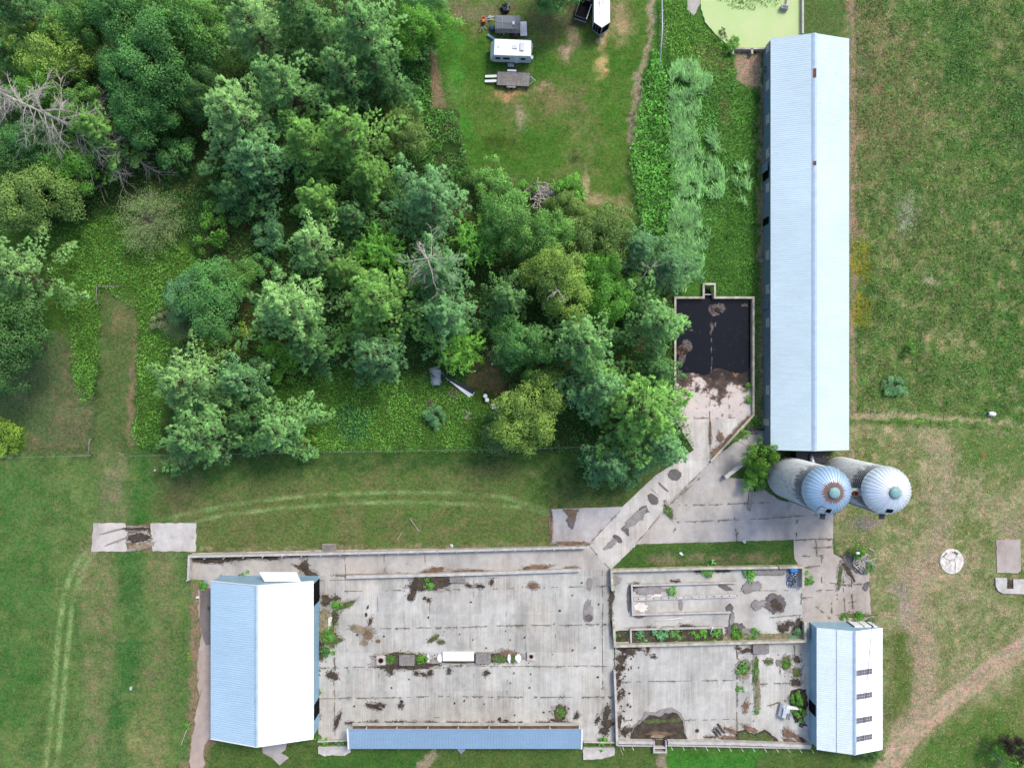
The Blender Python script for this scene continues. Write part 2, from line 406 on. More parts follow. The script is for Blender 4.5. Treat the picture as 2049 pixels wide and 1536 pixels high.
# upper lawn
ul = mpoly([(880, -200), (1312, -200), (1318, 20), (1308, 100), (1285, 170), (1270, 240), (1257, 300), (1262, 370), (1285, 470), (1150, 420), (1060, 355), (945, 350), (918, 225), (880, 160)], 8)
put(ul, (86, 116, 50), .45)
put(ul * np.maximum(mline([(900, 80), (900, 200), (930, 300)], 26, 26), 0) * .9, (74, 136, 52))
put(ul * nz(6, 41, .46, .6) * .8, (70, 112, 40)); put(ul * nz(5, 43, .54, .68) * .4, (120, 122, 82))
put(ul * mblob(1110, 30, 140, 80) * .8, (92, 92, 66)); put(ul * mblob(950, 20, 90, 40) * .8, (126, 118, 94))
for x, y, rx, ry, c in ((1015, 190, 42, 18, (178, 146, 106)), (1042, 238, 22, 28, (150, 140, 116)), (1133, 106, 16, 22, (176, 152, 132)), (1150, 75, 18, 30, (140, 124, 106)), (1202, 130, 18, 34, (196, 172, 120)), (1205, 78, 14, 26, (184, 162, 126)),
                        (1240, 40, 34, 60, (152, 138, 104)), (1110, 200, 60, 50, (126, 118, 82)), (1175, 370, 10, 40, (176, 156, 126)), (1195, 400, 36, 16, (176, 152, 122)), (1245, 420, 22, 34, (134, 128, 88)), (1150, 315, 13, 14, (60, 74, 36)), (1000, 285, 60, 30, (66, 90, 34)), (1085, 170, 20, 12, (156, 140, 112))):
    put(ul * mblob(x, y, rx, ry) * .85, c)
put(mline([(1302, -20), (1304, 60), (1296, 110), (1277, 160), (1270, 230), (1262, 280)], 8, 8), (156, 142, 120)); put(mblob(1318, 60, 16, 60), (146, 150, 130))
put(mpoly([(862, 90), (872, 100), (890, 215), (865, 215)], 8, False), (140, 122, 98), .8)
# marsh between lawn and long barn
ma = mpoly([(1335, -100), (1535, -100), (1530, 600), (1400, 600), (1350, 600), (1290, 470), (1285, 180)], 10)
put(ma, (78, 120, 50), .9); put(ma * nz(4, 51) * .6, (64, 106, 44)); put(ma * mblob(1430, 120, 60, 60) * .7, (112, 116, 74)); put(ma * mblob(1450, 220, 20, 50) * .7, (120, 112, 72))
put(mpoly([(1468, 105), (1528, 105), (1528, 180), (1500, 170), (1474, 165)], 8), (168, 144, 124), .6)
put(mline([(1524, 180), (1523, 400), (1521, 700), (1519, 860)], 7, 6), (160, 142, 124), .5); put(mpoly([(1505, 590), (1524, 590), (1522, 855), (1495, 858), (1508, 830)], 8) * .6, (84, 112, 54))
# meadow right of long barn
me_ = mpoly([(1690, -200), (2700, -200), (2700, 850), (2049, 850), (1900, 840), (1700, 838)], 10)
put(me_, (108, 132, 72), .9); put(me_ * nz(4, 61, .47, .6) * .6, (122, 124, 80)); put(me_ * nz(5, 67, .46, .6) * .8, (82, 120, 58)); put(me_ * mpoly([(1900, 180), (2700, 150), (2700, 840), (1960, 830), (1930, 600), (1990, 400), (1900, 330)], 120) * .6, (86, 122, 58)); put(me_ * nz(1.2, 68, .52, .62) * .5, (72, 106, 52)); put(me_ * nz(1.0, 69, .53, .62) * .7, (152, 150, 108))
put(me_ * mpoly([(1690, 0), (1760, 0), (1880, 200), (1850, 260), (1790, 330), (1720, 330), (1690, 500)], 90) * .8, (136, 126, 92))
put(me_ * mpoly([(1880, 0), (1960, 20), (1960, 160), (1890, 190)], 50) * .8, (58, 104, 48)); put(me_ * mpoly([(1990, 150), (2100, 120), (2100, 330), (2010, 300)], 50) * .7, (60, 90, 48))
put(me_ * mblob(1815, 430, 26, 50) * .8, (150, 158, 138)); put(me_ * mblob(1865, 562, 18, 14), (186, 170, 150)); put(me_ * mline([(1706, 0), (1704, 400), (1706, 840)], 10, 12) * .55, (166, 144, 126))
put(me_ * mpoly([(1702, 480), (1745, 490), (1740, 560), (1702, 545)], 14) * .8, (146, 142, 46)); put(me_ * mpoly([(1715, 585), (1750, 600), (1735, 660), (1705, 650)], 14) * .8, (150, 146, 48)); put(me_ * mblob(1790, 775, 30, 26), (62, 92, 54))
put(mline([(1720, 834), (1800, 830), (1900, 845), (2060, 858)], 9, 6), (168, 160, 126), .9); put(mline([(1760, 845), (1850, 843), (1930, 850), (2060, 860)], 5, 5), (86, 126, 56), .9)
# dry yard lower right
dy = mpoly([(1665, 850), (2700, 866), (2700, 2500), (1500, 2500), (1760, 1510), (1745, 1240), (1665, 1060)], 14)
put(dy, (126, 134, 90), .75); put(dy * nz(3, 71, .45, .58) * .8, (158, 150, 118)); put(dy * nz(4, 77, .48, .6) * .75, (106, 122, 68)); put(dy * nz(1.0, 78, .5, .6) * .5, (166, 158, 124))
put(mpoly([(1900, 862), (2700, 862), (2700, 950), (1920, 940)], 30) * .8, (94, 124, 62)); put(mline([(1880, 900), (1890, 950), (1880, 1060), (1820, 1150)], 22, 30) * .6, (170, 154, 132))
put(mblob(1730, 1045, 45, 22) * .9, (128, 122, 116)); put(mblob(1700, 930, 10, 70) * .6, (160, 146, 126)); put(mblob(1904, 1140, 60, 44) * .8, (178, 160, 134)); put(mblob(2020, 1050, 26, 30) * .6, (160, 150, 126))
put(mpoly([(1770, 1260), (1830, 1260), (1850, 1400), (1800, 1450), (1770, 1450)], 40) * .9, (94, 112, 56))
put(mpoly([(1960, 1400), (2700, 1150), (2700, 1900), (1800, 1700), (1840, 1500)], 40) * .8, (102, 120, 62)); put(mpoly([(1850, 1490), (2000, 1420), (2050, 1480), (1980, 1600), (1800, 1600)], 40) * .7, (80, 118, 50))
# dirt track
trk = [(1700, 1640), (1790, 1510), (1850, 1442), (1930, 1380), (2000, 1325), (2060, 1285), (2400, 1060)]
put(mline(trk, 27, 18) * .6, (150, 144, 112)); put(mline(trk, 19, 8, False) * (.85 + .3 * nz(1.5, 98, .4, .6)), (176, 154, 134), .3, True); put(mline(trk, 3, 6, False) * nz(2, 97, .4, .55) * .6, (146, 136, 110), None, True); put(mline([(x + 6, y + 8) for x, y in trk], 3, 4, False) * nz(.6, 99, .45, .6) * .6, (150, 126, 108), None, True)
put(mline([(x - 3, y - 4) for x, y in trk], 4, 6) * .6, (160, 140, 126)); put(mline([(x + 10, y + 12) for x, y in trk], 5, 6) * .5, (180, 154, 130))
put(mline([(1810, 1470), (1850, 1400), (1850, 1290), (1820, 1220), (1830, 1160), (1880, 1120)], 22, 22) * .95, (170, 152, 130), None, True); put(mline([(1800, 1180), (1820, 1240)], 14, 20) * .7, (158, 146, 138))
# grassy island north of the bunk
put(mpoly([(1240, 1092), (1590, 1082), (1592, 1128), (1225, 1136)], 6, False), (72, 102, 48), .5); put(mpoly([(1290, 1110), (1400, 1112), (1560, 1108), (1540, 1126), (1300, 1128)], 16) * .6, (132, 120, 98))
put(mline([(400, 1099), (700, 1097), (900, 1094), (1100, 1090)], 5, 6) * .7, (146, 134, 108))
# broken verge west of the steel barn, bare earth inside yard
put(mpoly([(385, 1170), (420, 1170), (424, 1480), (405, 1540), (372, 1540), (380, 1420)], 10), (140, 124, 100), .7)
Z = np.zeros(GX.shape)
inner = (np.abs(GX) < 80) & (np.abs(GY) < 61)
mask_rough = np.maximum(forest, np.maximum(ma, me_)) * inner
Z += mask_rough * .12 * (fbm(GX, GY, 1.1, 81) - .5)
V = np.stack([GX, GY, Z], -1).reshape(-1, 3)
ny, nx = GX.shape
I = np.arange(ny * nx).reshape(ny, nx)
F = np.stack([I[:-1, :-1], I[:-1, 1:], I[1:, 1:], I[1:, :-1]], -1)
fx = (GX[:-1, :-1] + GX[1:, 1:]) / 2 / S + CX; fy = CY - (GY[:-1, :-1] + GY[1:, 1:]) / 2 / S
hole = np.zeros(fx.shape, bool)
for x0, y0, x1, y1 in PITR: hole |= (fx > x0) & (fx < x1) & (fy > y0) & (fy < y1)
F = F[~hole]
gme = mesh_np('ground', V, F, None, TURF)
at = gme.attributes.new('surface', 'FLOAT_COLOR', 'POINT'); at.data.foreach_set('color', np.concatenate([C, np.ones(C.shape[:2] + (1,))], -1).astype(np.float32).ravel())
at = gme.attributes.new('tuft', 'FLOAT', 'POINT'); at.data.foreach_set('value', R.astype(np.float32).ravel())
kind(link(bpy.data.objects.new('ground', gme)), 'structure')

# ================================================================== PAVING
def G2(poly): return [g(x, y) for x, y in poly]
def rough_edge(poly, amp, step=6, seed=0):
    """break a straight edge into a crumbling one"""
    rr = random.Random(seed); out = []
    for i in range(len(poly)):
        a, b_ = poly[i], poly[(i + 1) % len(poly)]; L = math.hypot(b_[0] - a[0], b_[1] - a[1]); n = max(1, int(L / step))
        for k in range(n):
            t = k / n; out.append((a[0] + (b_[0] - a[0]) * t + (rr.uniform(-amp, amp) if k else 0), a[1] + (b_[1] - a[1]) * t + (rr.uniform(-amp, amp) if k else 0)))
    return out
_zi = [0]
def slab(poly, col, mat=CONC, amp=.6, th=None, name='concrete_paving'):
    _zi[0] += 1
    m = MB(); m.prism(G2(rough_edge(poly, amp, 8, _zi[0])), -.08, (th or .03) + .0045 * _zi[0])
    o = m.build(name, mat); o.color = (*A(*col), 1); return kind(o, 'structure')
CON = (193, 191, 183)
slab([(385, 1106), (640, 1100), (1172, 1093), (1222, 1139), (1160, 1148), (695, 1156), (640, 1162), (640, 1182), (412, 1180), (414, 1160), (385, 1158)], (189, 184, 176), CONCP)
slab([(636, 1160), (700, 1154), (1224, 1138), (1228, 1290), (1231, 1482), (637, 1482)], CON, CONC)
slab([(1230, 1284), (1607, 1280), (1610, 1248), (1628, 1246), (1626, 1488), (1233, 1482)], (197, 195, 187), CONC)
slab([(1222, 1137), (1603, 1130), (1609, 1284), (1227, 1292)], (197, 195, 188), CONCP)
slab([(1588, 1079), (1666, 1077), (1668, 1108), (1690, 1122), (1738, 1118), (1742, 1232), (1720, 1247), (1607, 1250), (1601, 1135), (1590, 1118)], (186, 178, 170), CONCP, 1.2)
slab([(1272, 1088), (1667, 1077), (1667, 1020), (1560, 1000), (1500, 960), (1448, 953), (1503, 907), (1532, 880), (1530, 860), (1508, 858), (1420, 922), (1330, 1010)], (185, 180, 174), CONCP)
slab([(1172, 1094), (1245, 1014), (1310, 952), (1388, 900), (1350, 838), (1504, 837), (1421, 924), (1330, 1012), (1274, 1088), (1222, 1139)], (209, 204, 197), CONCD)
slab([(1102, 1018), (1248, 1013), (1182, 1088), (1104, 1086)], (190, 187, 185), CONCP)
slab([(187, 1046), (250, 1046), (256, 1060), (252, 1085), (256, 1102), (183, 1103)], (208, 200, 192), CONCP, 1)
slab([(302, 1046), (393, 1046), (392, 1103), (306, 1102), (302, 1080)], (206, 201, 195), CONCP, 1)
slab([(396, 1180), (420, 1180), (424, 1400), (424, 1470), (410, 1490), (405, 1600), (376, 1600), (384, 1480), (398, 1400), (396, 1300), (404, 1270), (398, 1230)], (182, 166, 154), CONCP, 2.5)
slab([(400, 1176), (424, 1176), (424, 1288), (412, 1290), (400, 1250)], (128, 120, 116), CONCP, 1)
slab([(524, 1490), (548, 1482), (575, 1484), (572, 1498), (562, 1506), (578, 1515), (560, 1530), (545, 1515), (526, 1505)], (176, 170, 164), CONCP, 1.6)
slab([(1993, 1079), (2041, 1079), (2042, 1140), (2036, 1146), (1994, 1145)], (176, 166, 158), CONCP, .8)
slab([(1378, -40), (1402, -40), (1400, 10), (1388, 32), (1374, 20)], (190, 186, 178), CONCP, 1)
slab([(645, 1087), (673, 1087), (673, 1103), (645, 1103)], (170, 160, 150), CONCP, .3)

# ---- irregular patches lying on the paving (soil, moss, damp concrete, litter, one strip of wall shade)
_pz = [0]
def blob(px, py, rx, ry, rot=0, seed=0, n=56, jag=.28):
    rr = random.Random(seed * 31 + int(px * 7 + py)); ph = [(k, rr.uniform(0, 6.28), rr.uniform(.3, 1) / k ** .85) for k in range(2, 18)]
    out = []; c, s_ = math.cos(rot), math.sin(rot)
    for i in range(n):
        t = 2 * PI * i / n; q = 1 + jag * sum(a * math.sin(k * t + p) for k, p, a in ph) * .55 + rr.uniform(-.15, .15) * min(1, jag * 4)
        q = max(q, .22); x, y = rx * q * math.cos(t), ry * q * math.sin(t)
        out.append((px + x * c - y * s_, py + x * s_ + y * c))
    return out
PATCH = {}
def patch(mat, poly, h=None):
    _pz[0] += 1
    z = .125 + (_pz[0] % 37) * .0041 if h is None else h
    PATCH.setdefault(mat.name, (mat, MB()))[1].prism(G2(poly), .02, z)
def P(mat, x, y, rx, ry, rot=0, jag=.35, n=56):
    q = math.hypot(rx, ry); sd = _pz[0]
    if q > 5 and mat.name in ('soil', 'moss', 'dry_litter', 'brown_soil'):
        _pz[0] -= 1; patch(M_HALO, blob(x, y, rx * 1.12 + 1.2, ry * 1.15 + 1.2, rot, sd + 5, 64, jag * 1.2), .121 + (sd % 9) * .0004)
        r2 = random.Random(sd)
        for _ in range(int(5 + q * .5)):
            a = r2.uniform(0, 6.28); f = 1.05 + abs(r2.gauss(0, .35)); e = (rx * f + r2.uniform(0, 2)) * math.cos(a), (ry * f + r2.uniform(0, 2)) * math.sin(a); w_ = r2.uniform(.4, 1.3)
            _pz[0] -= 1; patch(mat, blob(x + e[0] * math.cos(rot) - e[1] * math.sin(rot), y + e[0] * math.sin(rot) + e[1] * math.cos(rot), w_, w_ * r2.uniform(.5, 1), r2.uniform(0, 3), sd, 9, .4), .124 + r2.random() * .01)
    patch(mat, blob(x, y, rx, ry, rot, sd, n, jag))
# north lane
for x, y, rx, ry in ((412, 1120, 30, 5), (440, 1121, 24, 5), (470, 1116, 25, 4), (540, 1115, 20, 4), (510, 1113, 25, 3), (590, 1111, 18, 2.5)): P(M_SOIL_SHADE, x, y, rx, ry, 0, .5)
P(M_SOIL_SHADE, 609, 1132, 8, 13, .3, .6); P(M_SOIL_SHADE, 622, 1147, 17, 6, .3, .5); P(M_SOIL_SHADE, 597, 1133, 9, 2, .4, .4); P(M_SOIL_SHADE, 594, 1155, 12, 2.5, 0, .6)
P(M_BROWN, 760, 1149, 70, 1.8, -.02, .6); P(M_BROWN, 868, 1141, 20, 6, -.1, .7); P(M_BROWN, 1075, 1134, 25, 4, -.1, .7); P(M_BROWN, 1145, 1135, 12, 2, 0, .6); P(M_BROWN, 940, 1141, 30, 1.8, 0, .5)
P(M_BROWN, 1140, 1086, 30, 3, 0, .7); P(M_STAIN2, 690, 1108, 7, 8, .1, .5)
# courtyard
P(M_SOIL_SHADE, 653, 1200, 10, 10, .3, .7); P(M_SOIL_SHADE, 672, 1196, 9, 4, 0, .8); P(M_SOIL_SHADE, 633, 1200, 5, 44, 0, .2); P(M_TAN, 655, 1250, 18, 30, .1, .5); P(M_SOIL_SHADE, 640, 1300, 10, 18, 0, .5); P(M_SOIL_SHADE, 668, 1240, 7, 20, .2, .6); P(M_LIME, 661, 1243, 3, 15, .1, .6); P(M_MOSS, 660, 1275, 20, 16, 0, .5); P(M_MOSS, 690, 1210, 20, 6, -.4, .5)  # the tall narrow strip at the barn wall is painted wall shade
P(M_TAN, 735, 1265, 12, 10, .5, .5); P(M_BROWN, 737, 1268, 9, 8, 0, .5); P(M_TAN, 715, 1257, 12, 6, .3, .4); P(M_TAN, 730, 1284, 6, 5, 0, .5); P(M_BROWN, 757, 1281, 4, 3, 0, .4)
P(M_MOSS, 868, 1276, 12, 4, -.6, .4); P(M_MOSS, 883, 1283, 6.5, 4, 0, .3)
P(M_SOIL_SHADE, 830, 1175, 6, 22, .25, .4); P(M_SOIL_SHADE, 822, 1193, 6, 6, 0, .5); P(M_SOIL_SHADE, 862, 1166, 40, 13, -.1, .4); P(M_MOSS, 855, 1165, 26, 11, 0, .4)
P(M_SOIL_SHADE, 938, 1171, 8, 3, .2, .8); P(M_SOIL_SHADE, 961, 1172, 8, 4, 0, .7); P(M_SOIL_SHADE, 984, 1164, 4, 6, .5, .5)
P(M_BROWN, 1067, 1171, 11, 6, 0, .4); P(M_STAIN2, 1177, 1222, 9, 23, .05, .4); P(M_STAIN2, 1180, 1168, 6, 12, 0, .4); P(M_STAIN, 1178, 1235, 8, 8, 0, .3)
P(M_SOIL_SHADE, 800, 1316, 46, 11, 0, .3); P(M_SOIL_SHADE, 818, 1330, 56, 8, -.05, .5); P(M_SOIL_SHADE, 960, 1316, 84, 9, -.02, .3); P(M_SOIL_SHADE, 780, 1340, 6, 9, -.5, .6); P(M_MOSS, 779, 1318, 11, 9, 0, .4); P(M_MOSS, 842, 1318, 13, 9, 0, .3); P(M_MOSS, 1000, 1316, 14, 9, 0, .4); P(M_BROWN, 1018, 1307, 16, 7, .2, .6); P(M_MOSS, 1027, 1316, 6, 9, 0, .3)
for x, y, rx, ry in ((748, 1412, 14, 5), (763, 1409, 7, 4), (834, 1346, 5, 4), (848, 1348, 7, 3), (861, 1345, 5, 6), (899, 1341, 4, 6), (973, 1345, 5, 5), (803, 1410, 5, 5), (804, 1402, 3, 3), (1154, 1430, 4, 6), (1196, 1438, 3, 7), (1214, 1425, 6, 16), (1216, 1445, 10, 9), (1210, 1460, 8, 9), (631, 1345, 6, 5), (661, 1348, 6, 6), (670, 1352, 8, 6), (633, 1440, 5, 14), (676, 1440, 4, 16), (1000, 1437, 3, 3), (1013, 1440, 4, 2), (741, 1243, 3, 8), (736, 1214, 2, 4), (733, 1229, 3, 3), (858, 1200, 4, 4), (850, 1196, 3, 4)): P(M_SOIL_SHADE, x, y, rx, ry, .3, .7, 24)
P(M_SOIL_SHADE, 1121, 1425, 13, 16, 0, .35); P(M_MOSS, 1121, 1424, 10, 13, 0, .3); P(M_SOIL_SHADE, 1111, 1440, 9, 3, .1, .5)
rr = random.Random(5)
for k in range(30): P(M_SOIL_SHADE, 700 + k * 15 + rr.uniform(-8, 8), 1444 + rr.uniform(-1, 1), rr.uniform(4, 9), rr.uniform(1, 2.6), 0, .8, 20)
for k in range(34): P(M_SOIL_SHADE, rr.uniform(690, 1215), rr.choice([rr.uniform(1165, 1235), rr.uniform(1260, 1300), rr.uniform(1340, 1385), rr.uniform(1400, 1440)]), rr.uniform(.8, 2.2), rr.uniform(.8, 2), 0, .5, 12)
# lower right yard
for x, y, rx, ry in ((1255, 1300, 14, 8), (1243, 1318, 11, 9), (1240, 1335, 8, 10), (1272, 1296, 12, 3), (1296, 1298, 3, 8), (1308, 1313, 5, 3), (1236, 1350, 4, 10), (1238, 1365, 5, 6), (1238, 1392, 4, 8), (1246, 1385, 4, 5), (1237, 1445, 5, 20), (1250, 1462, 9, 8), (1262, 1458, 5, 5)): P(M_SOIL_SHADE, x, y, rx, ry, .2, .8)
for k in range(44): P(M_SOIL_SHADE, 1234 + abs(rr.gauss(0, 20)), rr.uniform(1295, 1470), rr.uniform(.8, 2.6), rr.uniform(.8, 2.8), 0, .7, 14)
patch(M_STAIN2, [(1262, 1470), (1268, 1450), (1285, 1436), (1291, 1422), (1312, 1424), (1322, 1418), (1345, 1414), (1362, 1425), (1370, 1440), (1372, 1468), (1376, 1476), (1262, 1476)])
patch(M_SOIL_SHADE, rough_edge([(1262, 1472), (1268, 1454), (1290, 1436), (1300, 1428), (1318, 1432), (1330, 1424), (1352, 1424), (1366, 1440), (1368, 1462), (1374, 1477), (1262, 1477)], 1.6, 4, 3)); patch(M_MOSS, rough_edge([(1285, 1440), (1310, 1436), (1330, 1438), (1362, 1434), (1362, 1441), (1330, 1443), (1300, 1446)], 1.5, 4, 4)); P(M_BROWN, 1318, 1466, 24, 5, 0, .6); P(M_TAN, 1316, 1471, 14, 3, 0, .5)
patch(M_SOIL_SHADE, rough_edge([(1472, 1482), (1474, 1462), (1490, 1458), (1508, 1468), (1530, 1458), (1552, 1474), (1560, 1486)], 1.4, 4, 8)); patch(M_MOSS, rough_edge([(1476, 1482), (1478, 1465), (1492, 1462), (1508, 1471), (1530, 1462), (1546, 1476), (1548, 1484)], 1, 4, 9))
for x, y, rx, ry, ro in ((1462, 1460, 11, 4, .4), (1442, 1456, 9, 2, .9), (1437, 1462, 8, 1.6, .9), (1432, 1466, 7, 1.5, .9), (1458, 1474, 14, 3, 0), (1500, 1456, 13, 4, .4), (1576, 1466, 11, 6, .5), (1590, 1470, 16, 2.5, .6), (1580, 1480, 12, 3, .3), (1604, 1478, 9, 2.5, .7), (1395, 1460, 3, 3, 0), (1420, 1473, 9, 2, 0), (1602, 1452, 4, 1.5, .4), (1606, 1448, 6, 2, .2)): P(M_BROWN if rx > 10 else M_SOIL_SHADE, x, y, rx, ry, ro, .8)
P(M_TAN, 1487, 1340, 13, 15, 0, .5); P(M_MOSS, 1487, 1336, 11, 13, .3, .5); P(M_MOSS, 1512, 1342, 5, 32, 0, .5); P(M_TAN, 1515, 1390, 5, 26, 0, .5); P(M_BROWN, 1492, 1412, 5, 10, .3, .8); P(M_MOSS, 1573, 1325, 9, 14, 0, .3); P(M_MOSS, 1594, 1344, 9, 9, 0, .5); P(M_SOIL_SHADE, 1594, 1318, 7, 6, 0, .8); P(M_SOIL_SHADE, 1592, 1364, 9, 8, .2, .6); P(M_MOSS, 1538, 1323, 8, 5, 0, .5); P(M_STAIN2, 1556, 1325, 4, 6, 0, .4)
patch(M_SOIL_SHADE, rough_edge([(1580, 1402), (1583, 1380), (1598, 1376), (1612, 1378), (1616, 1410), (1606, 1440), (1590, 1444)], 1.5, 4, 12)); P(M_MOSS, 1598, 1396, 12, 11, 0, .4)
P(M_SOIL_SHADE, 1498, 1300, 16, 4, -.2, .7); P(M_SOIL_SHADE, 1476, 1296, 5, 2, 0, .5)
# silage yard: damp patches
P(M_STAIN2, 1232, 1160, 10, 9, .3, .6); P(M_SOIL_SHADE, 1222, 1215, 3, 40, 0, .6); P(M_SOIL_SHADE, 1226, 1190, 3, 10, 0, .8)
for x, y, rx, ry in ((1495, 1176, 11, 10), (1512, 1172, 12, 9), (1513, 1210, 9, 11), (1530, 1206, 14, 6)): P(M_STAIN2, x, y, rx, ry, 0, .3)
P(M_STAIN, 1551, 1206, 19, 21, -.5, .22); P(M_SOIL_SHADE, 1552, 1209, 10, 14, -.6, .3)
P(M_SOIL_SHADE, 1567, 1255, 10, 9, 0, .6); P(M_SOIL_SHADE, 1581, 1246, 9, 4, .2, .5); P(M_SOIL_SHADE, 1592, 1262, 9, 10, 0, .6); P(M_SOIL_SHADE, 1598, 1248, 5, 12, 0, .5); P(M_STAIN, 1472, 1258, 20, 12, 0, .6); P(M_STAIN2, 1500, 1262, 18, 6, .2, .5); P(M_STAIN, 1460, 1216, 6, 9, 0, .7); P(M_STAIN2, 1464, 1236, 5, 12, .1, .5)
P(M_SOIL_SHADE, 1275, 1173, 12, 7, .2, .4); P(M_STAIN2, 1300, 1180, 30, 8, 0, .3); P(M_STAIN, 1450, 1174, 14, 5, .3, .5); P(M_STAIN2, 1362, 1208, 4, 12, -.1, .3); P(M_STAIN, 1258, 1195, 4, 24, 0, .4); P(M_STAIN, 1280, 1232, 10, 4, 0, .4); P(M_LIME, 1310, 1190, 16, 3, 0, .6); P(M_LIME, 1282, 1214, 14, 8, 0, .6); P(M_SOIL_SHADE, 1352, 1162, 9, 2, 0, .8); P(M_SOIL_SHADE, 1372, 1252, 14, 3, 0, .8); P(M_SOIL_SHADE, 1298, 1254, 5, 2, 0, .8); P(M_SOIL_SHADE, 1396, 1142, 7, 3, 0, .3); P(M_SOIL_SHADE, 1445, 1141, 16, 3, 0, .5)
for x0, x1, y0, y1 in ((1229, 1258, 1262, 1284), (1264, 1445, 1260, 1284), (1447, 1600, 1268, 1284)): patch(M_TAN if x0 > 1440 else M_SOIL_SHADE, rough_edge([(x0, y0), (x1, y0 - 2), (x1, y1 - 2), (x0, y1)], 1, 5, x0))
# ramp and apron
P(M_STAIN, 1350, 949, 13, 11, 0, .15); P(M_STAIN, 1307, 998, 13, 8, .75, .15)
patch(M_STAIN, rough_edge([(1262, 1040), (1284, 1012), (1294, 1010), (1300, 1024), (1288, 1028), (1286, 1040), (1276, 1034), (1268, 1044)], 2, 3, 20)); patch(M_STAIN, rough_edge([(1243, 1056), (1255, 1046), (1258, 1062), (1258, 1072)], 1, 3, 21)); P(M_STAIN, 1236, 1077, 11, 5, .7, .15); P(M_STAIN2, 1272, 1036, 30, 8, -.75, .5); P(M_STAIN2, 1222, 1088, 14, 6, -.75, .5); P(M_STAIN2, 1328, 974, 12, 1.5, .75, .3)
patch(M_BROWN, rough_edge([(1126, 1018), (1158, 1019), (1152, 1032), (1150, 1048), (1145, 1058), (1140, 1046), (1132, 1040), (1138, 1032)], 1.2, 3, 22)); P(M_STAIN, 1143, 1042, 6, 12, 0, .4); P(M_BROWN, 1103, 1050, 2.5, 30, 0, .4)
P(M_BROWN, 1434, 902, 14, 6, -.8, .7); P(M_BROWN, 1452, 884, 20, 4, -.85, .7); P(M_BROWN, 1482, 852, 22, 4, -.85, .6); P(M_BROWN, 1441, 874, 5, 9, 0, .6); P(M_STAIN2, 1358, 800, 12, 8, 0, .6); P(M_BROWN, 1421, 866, 2, 18, 0, .8); P(M_STAIN, 1500, 864, 14, 3, .2, .6); P(M_MOSS, 1338, 1022, 6, 14, -.4, .4); P(M_STAIN2, 1500, 1000, 4, 20, .1, .5); P(M_SOIL_SHADE, 1512, 975, 9, 5, .2, .7)
patch(M_BROWN, rough_edge([(248, 1050), (304, 1048), (300, 1060), (304, 1080), (306, 1100), (252, 1101), (256, 1088), (250, 1070)], 2, 4, 25), .06); P(M_SOIL_SHADE, 276, 1057, 22, 3, 0, .7); P(M_SOIL_SHADE, 278, 1075, 24, 9, 0, .4); P(M_TAN, 282, 1092, 20, 6, -.2, .5); P(M_STAIN2, 225, 1062, 26, 1.6, -.25, .3); P(M_STAIN2, 235, 1082, 24, 1.8, -.35, .4)
# cracked slab by the small barn
for x, y, rx, ry in ((1701, 1122, 18, 12), (1714, 1136, 14, 10), (1733, 1172, 5, 10)): P(M_STAIN, x, y, rx, ry, .6, .5)
P(M_SOIL_SHADE, 1697, 1142, 5, 18, -.6, .7); P(M_MOSS, 1680, 1150, 4, 22, .1, .6); P(M_SOIL_SHADE, 1662, 1251, 11, 4, 0, .7); P(M_MOSS, 1712, 1230, 28, 5, 0, .5)
for mn, (mat, mb) in PATCH.items():
    kind(mb.build({'soil': 'soil', 'brown_soil': 'dirt', 'dry_litter': 'litter', 'moss': 'moss', 'wet_concrete': 'wet_ground', 'damp_concrete': 'damp_ground', 'lime_spill': 'lime', 'stained_concrete': 'stained_ground'}[mn], mat), 'structure')

# ---- slab joints and cracks: broken dark lines, and the weeds that grow in them
JT = MB(); WEED_P = []
def joint(pts, w=.04, gap=.35, weed=.3, wob=1.0, mb=None):
    rr = random.Random(int(pts[0][0] * 3 + pts[-1][1])); mb = mb or JT
    for (ax, ay), (bx, by) in zip(pts[:-1], pts[1:]):
        L = math.hypot(bx - ax, by - ay); t = 0
        ux, uy = (bx - ax) / L, (by - ay) / L; off = 0
        while t < L:
            l = min(rr.uniform(3, 13), L - t); off = max(-wob, min(wob, off + rr.uniform(-wob, wob) * .5))
            if rr.random() > gap:
                ww = w * rr.uniform(.5, 1.7) / S / 2
                x0, y0, x1, y1 = ax + ux * t - uy * off, ay + uy * t + ux * off, ax + ux * (t + l) - uy * off, ay + uy * (t + l) + ux * off
                mb.prism(G2([(x0 - uy * ww, y0 + ux * ww), (x0 + uy * ww, y0 - ux * ww), (x1 + uy * ww * .7, y1 - ux * ww * .7), (x1 - uy * ww * .7, y1 + ux * ww * .7)]), .02, .118 + rr.random() * .006)
                if rr.random() < weed: WEED_P.append((x0, y0, x1, y1, rr.uniform(.6, 2.2)))
            t += l
for y, x0, x1, gp, wd in ((1180, 690, 1215, .55, .15), (1255, 670, 1215, .3, .55), (1333, 640, 1215, .3, .4), (1394, 640, 1225, .35, .6), (1435, 660, 1225, .95, 0)):
    joint([(x0, y + 2), ((x0 + x1) / 2, y - 2), (x1, y - 8 if y < 1300 else y - 1)], .045, gp, wd)
for x in (697, 758, 858, 950, 1015, 1050, 1110, 1205):
    for y0, y1 in ((1160, 1250), (1258, 1305), (1338, 1390), (1398, 1440)): joint([(x + random.uniform(-3, 3), y0), (x + random.uniform(-3, 3), y1)], .022, .86, .05, .5)
joint([(671, 1185), (668, 1260), (669, 1340), (672, 1480)], .09, .2, .8, 2); joint([(1205, 1140), (1207, 1330), (1208, 1480)], .05, .5, .1); joint([(640, 1161), (690, 1160)], .04, .3, 0)
for y in (1360, 1438): joint([(1240, y + 3), (1470, y - 1)], .05, .45, .3)
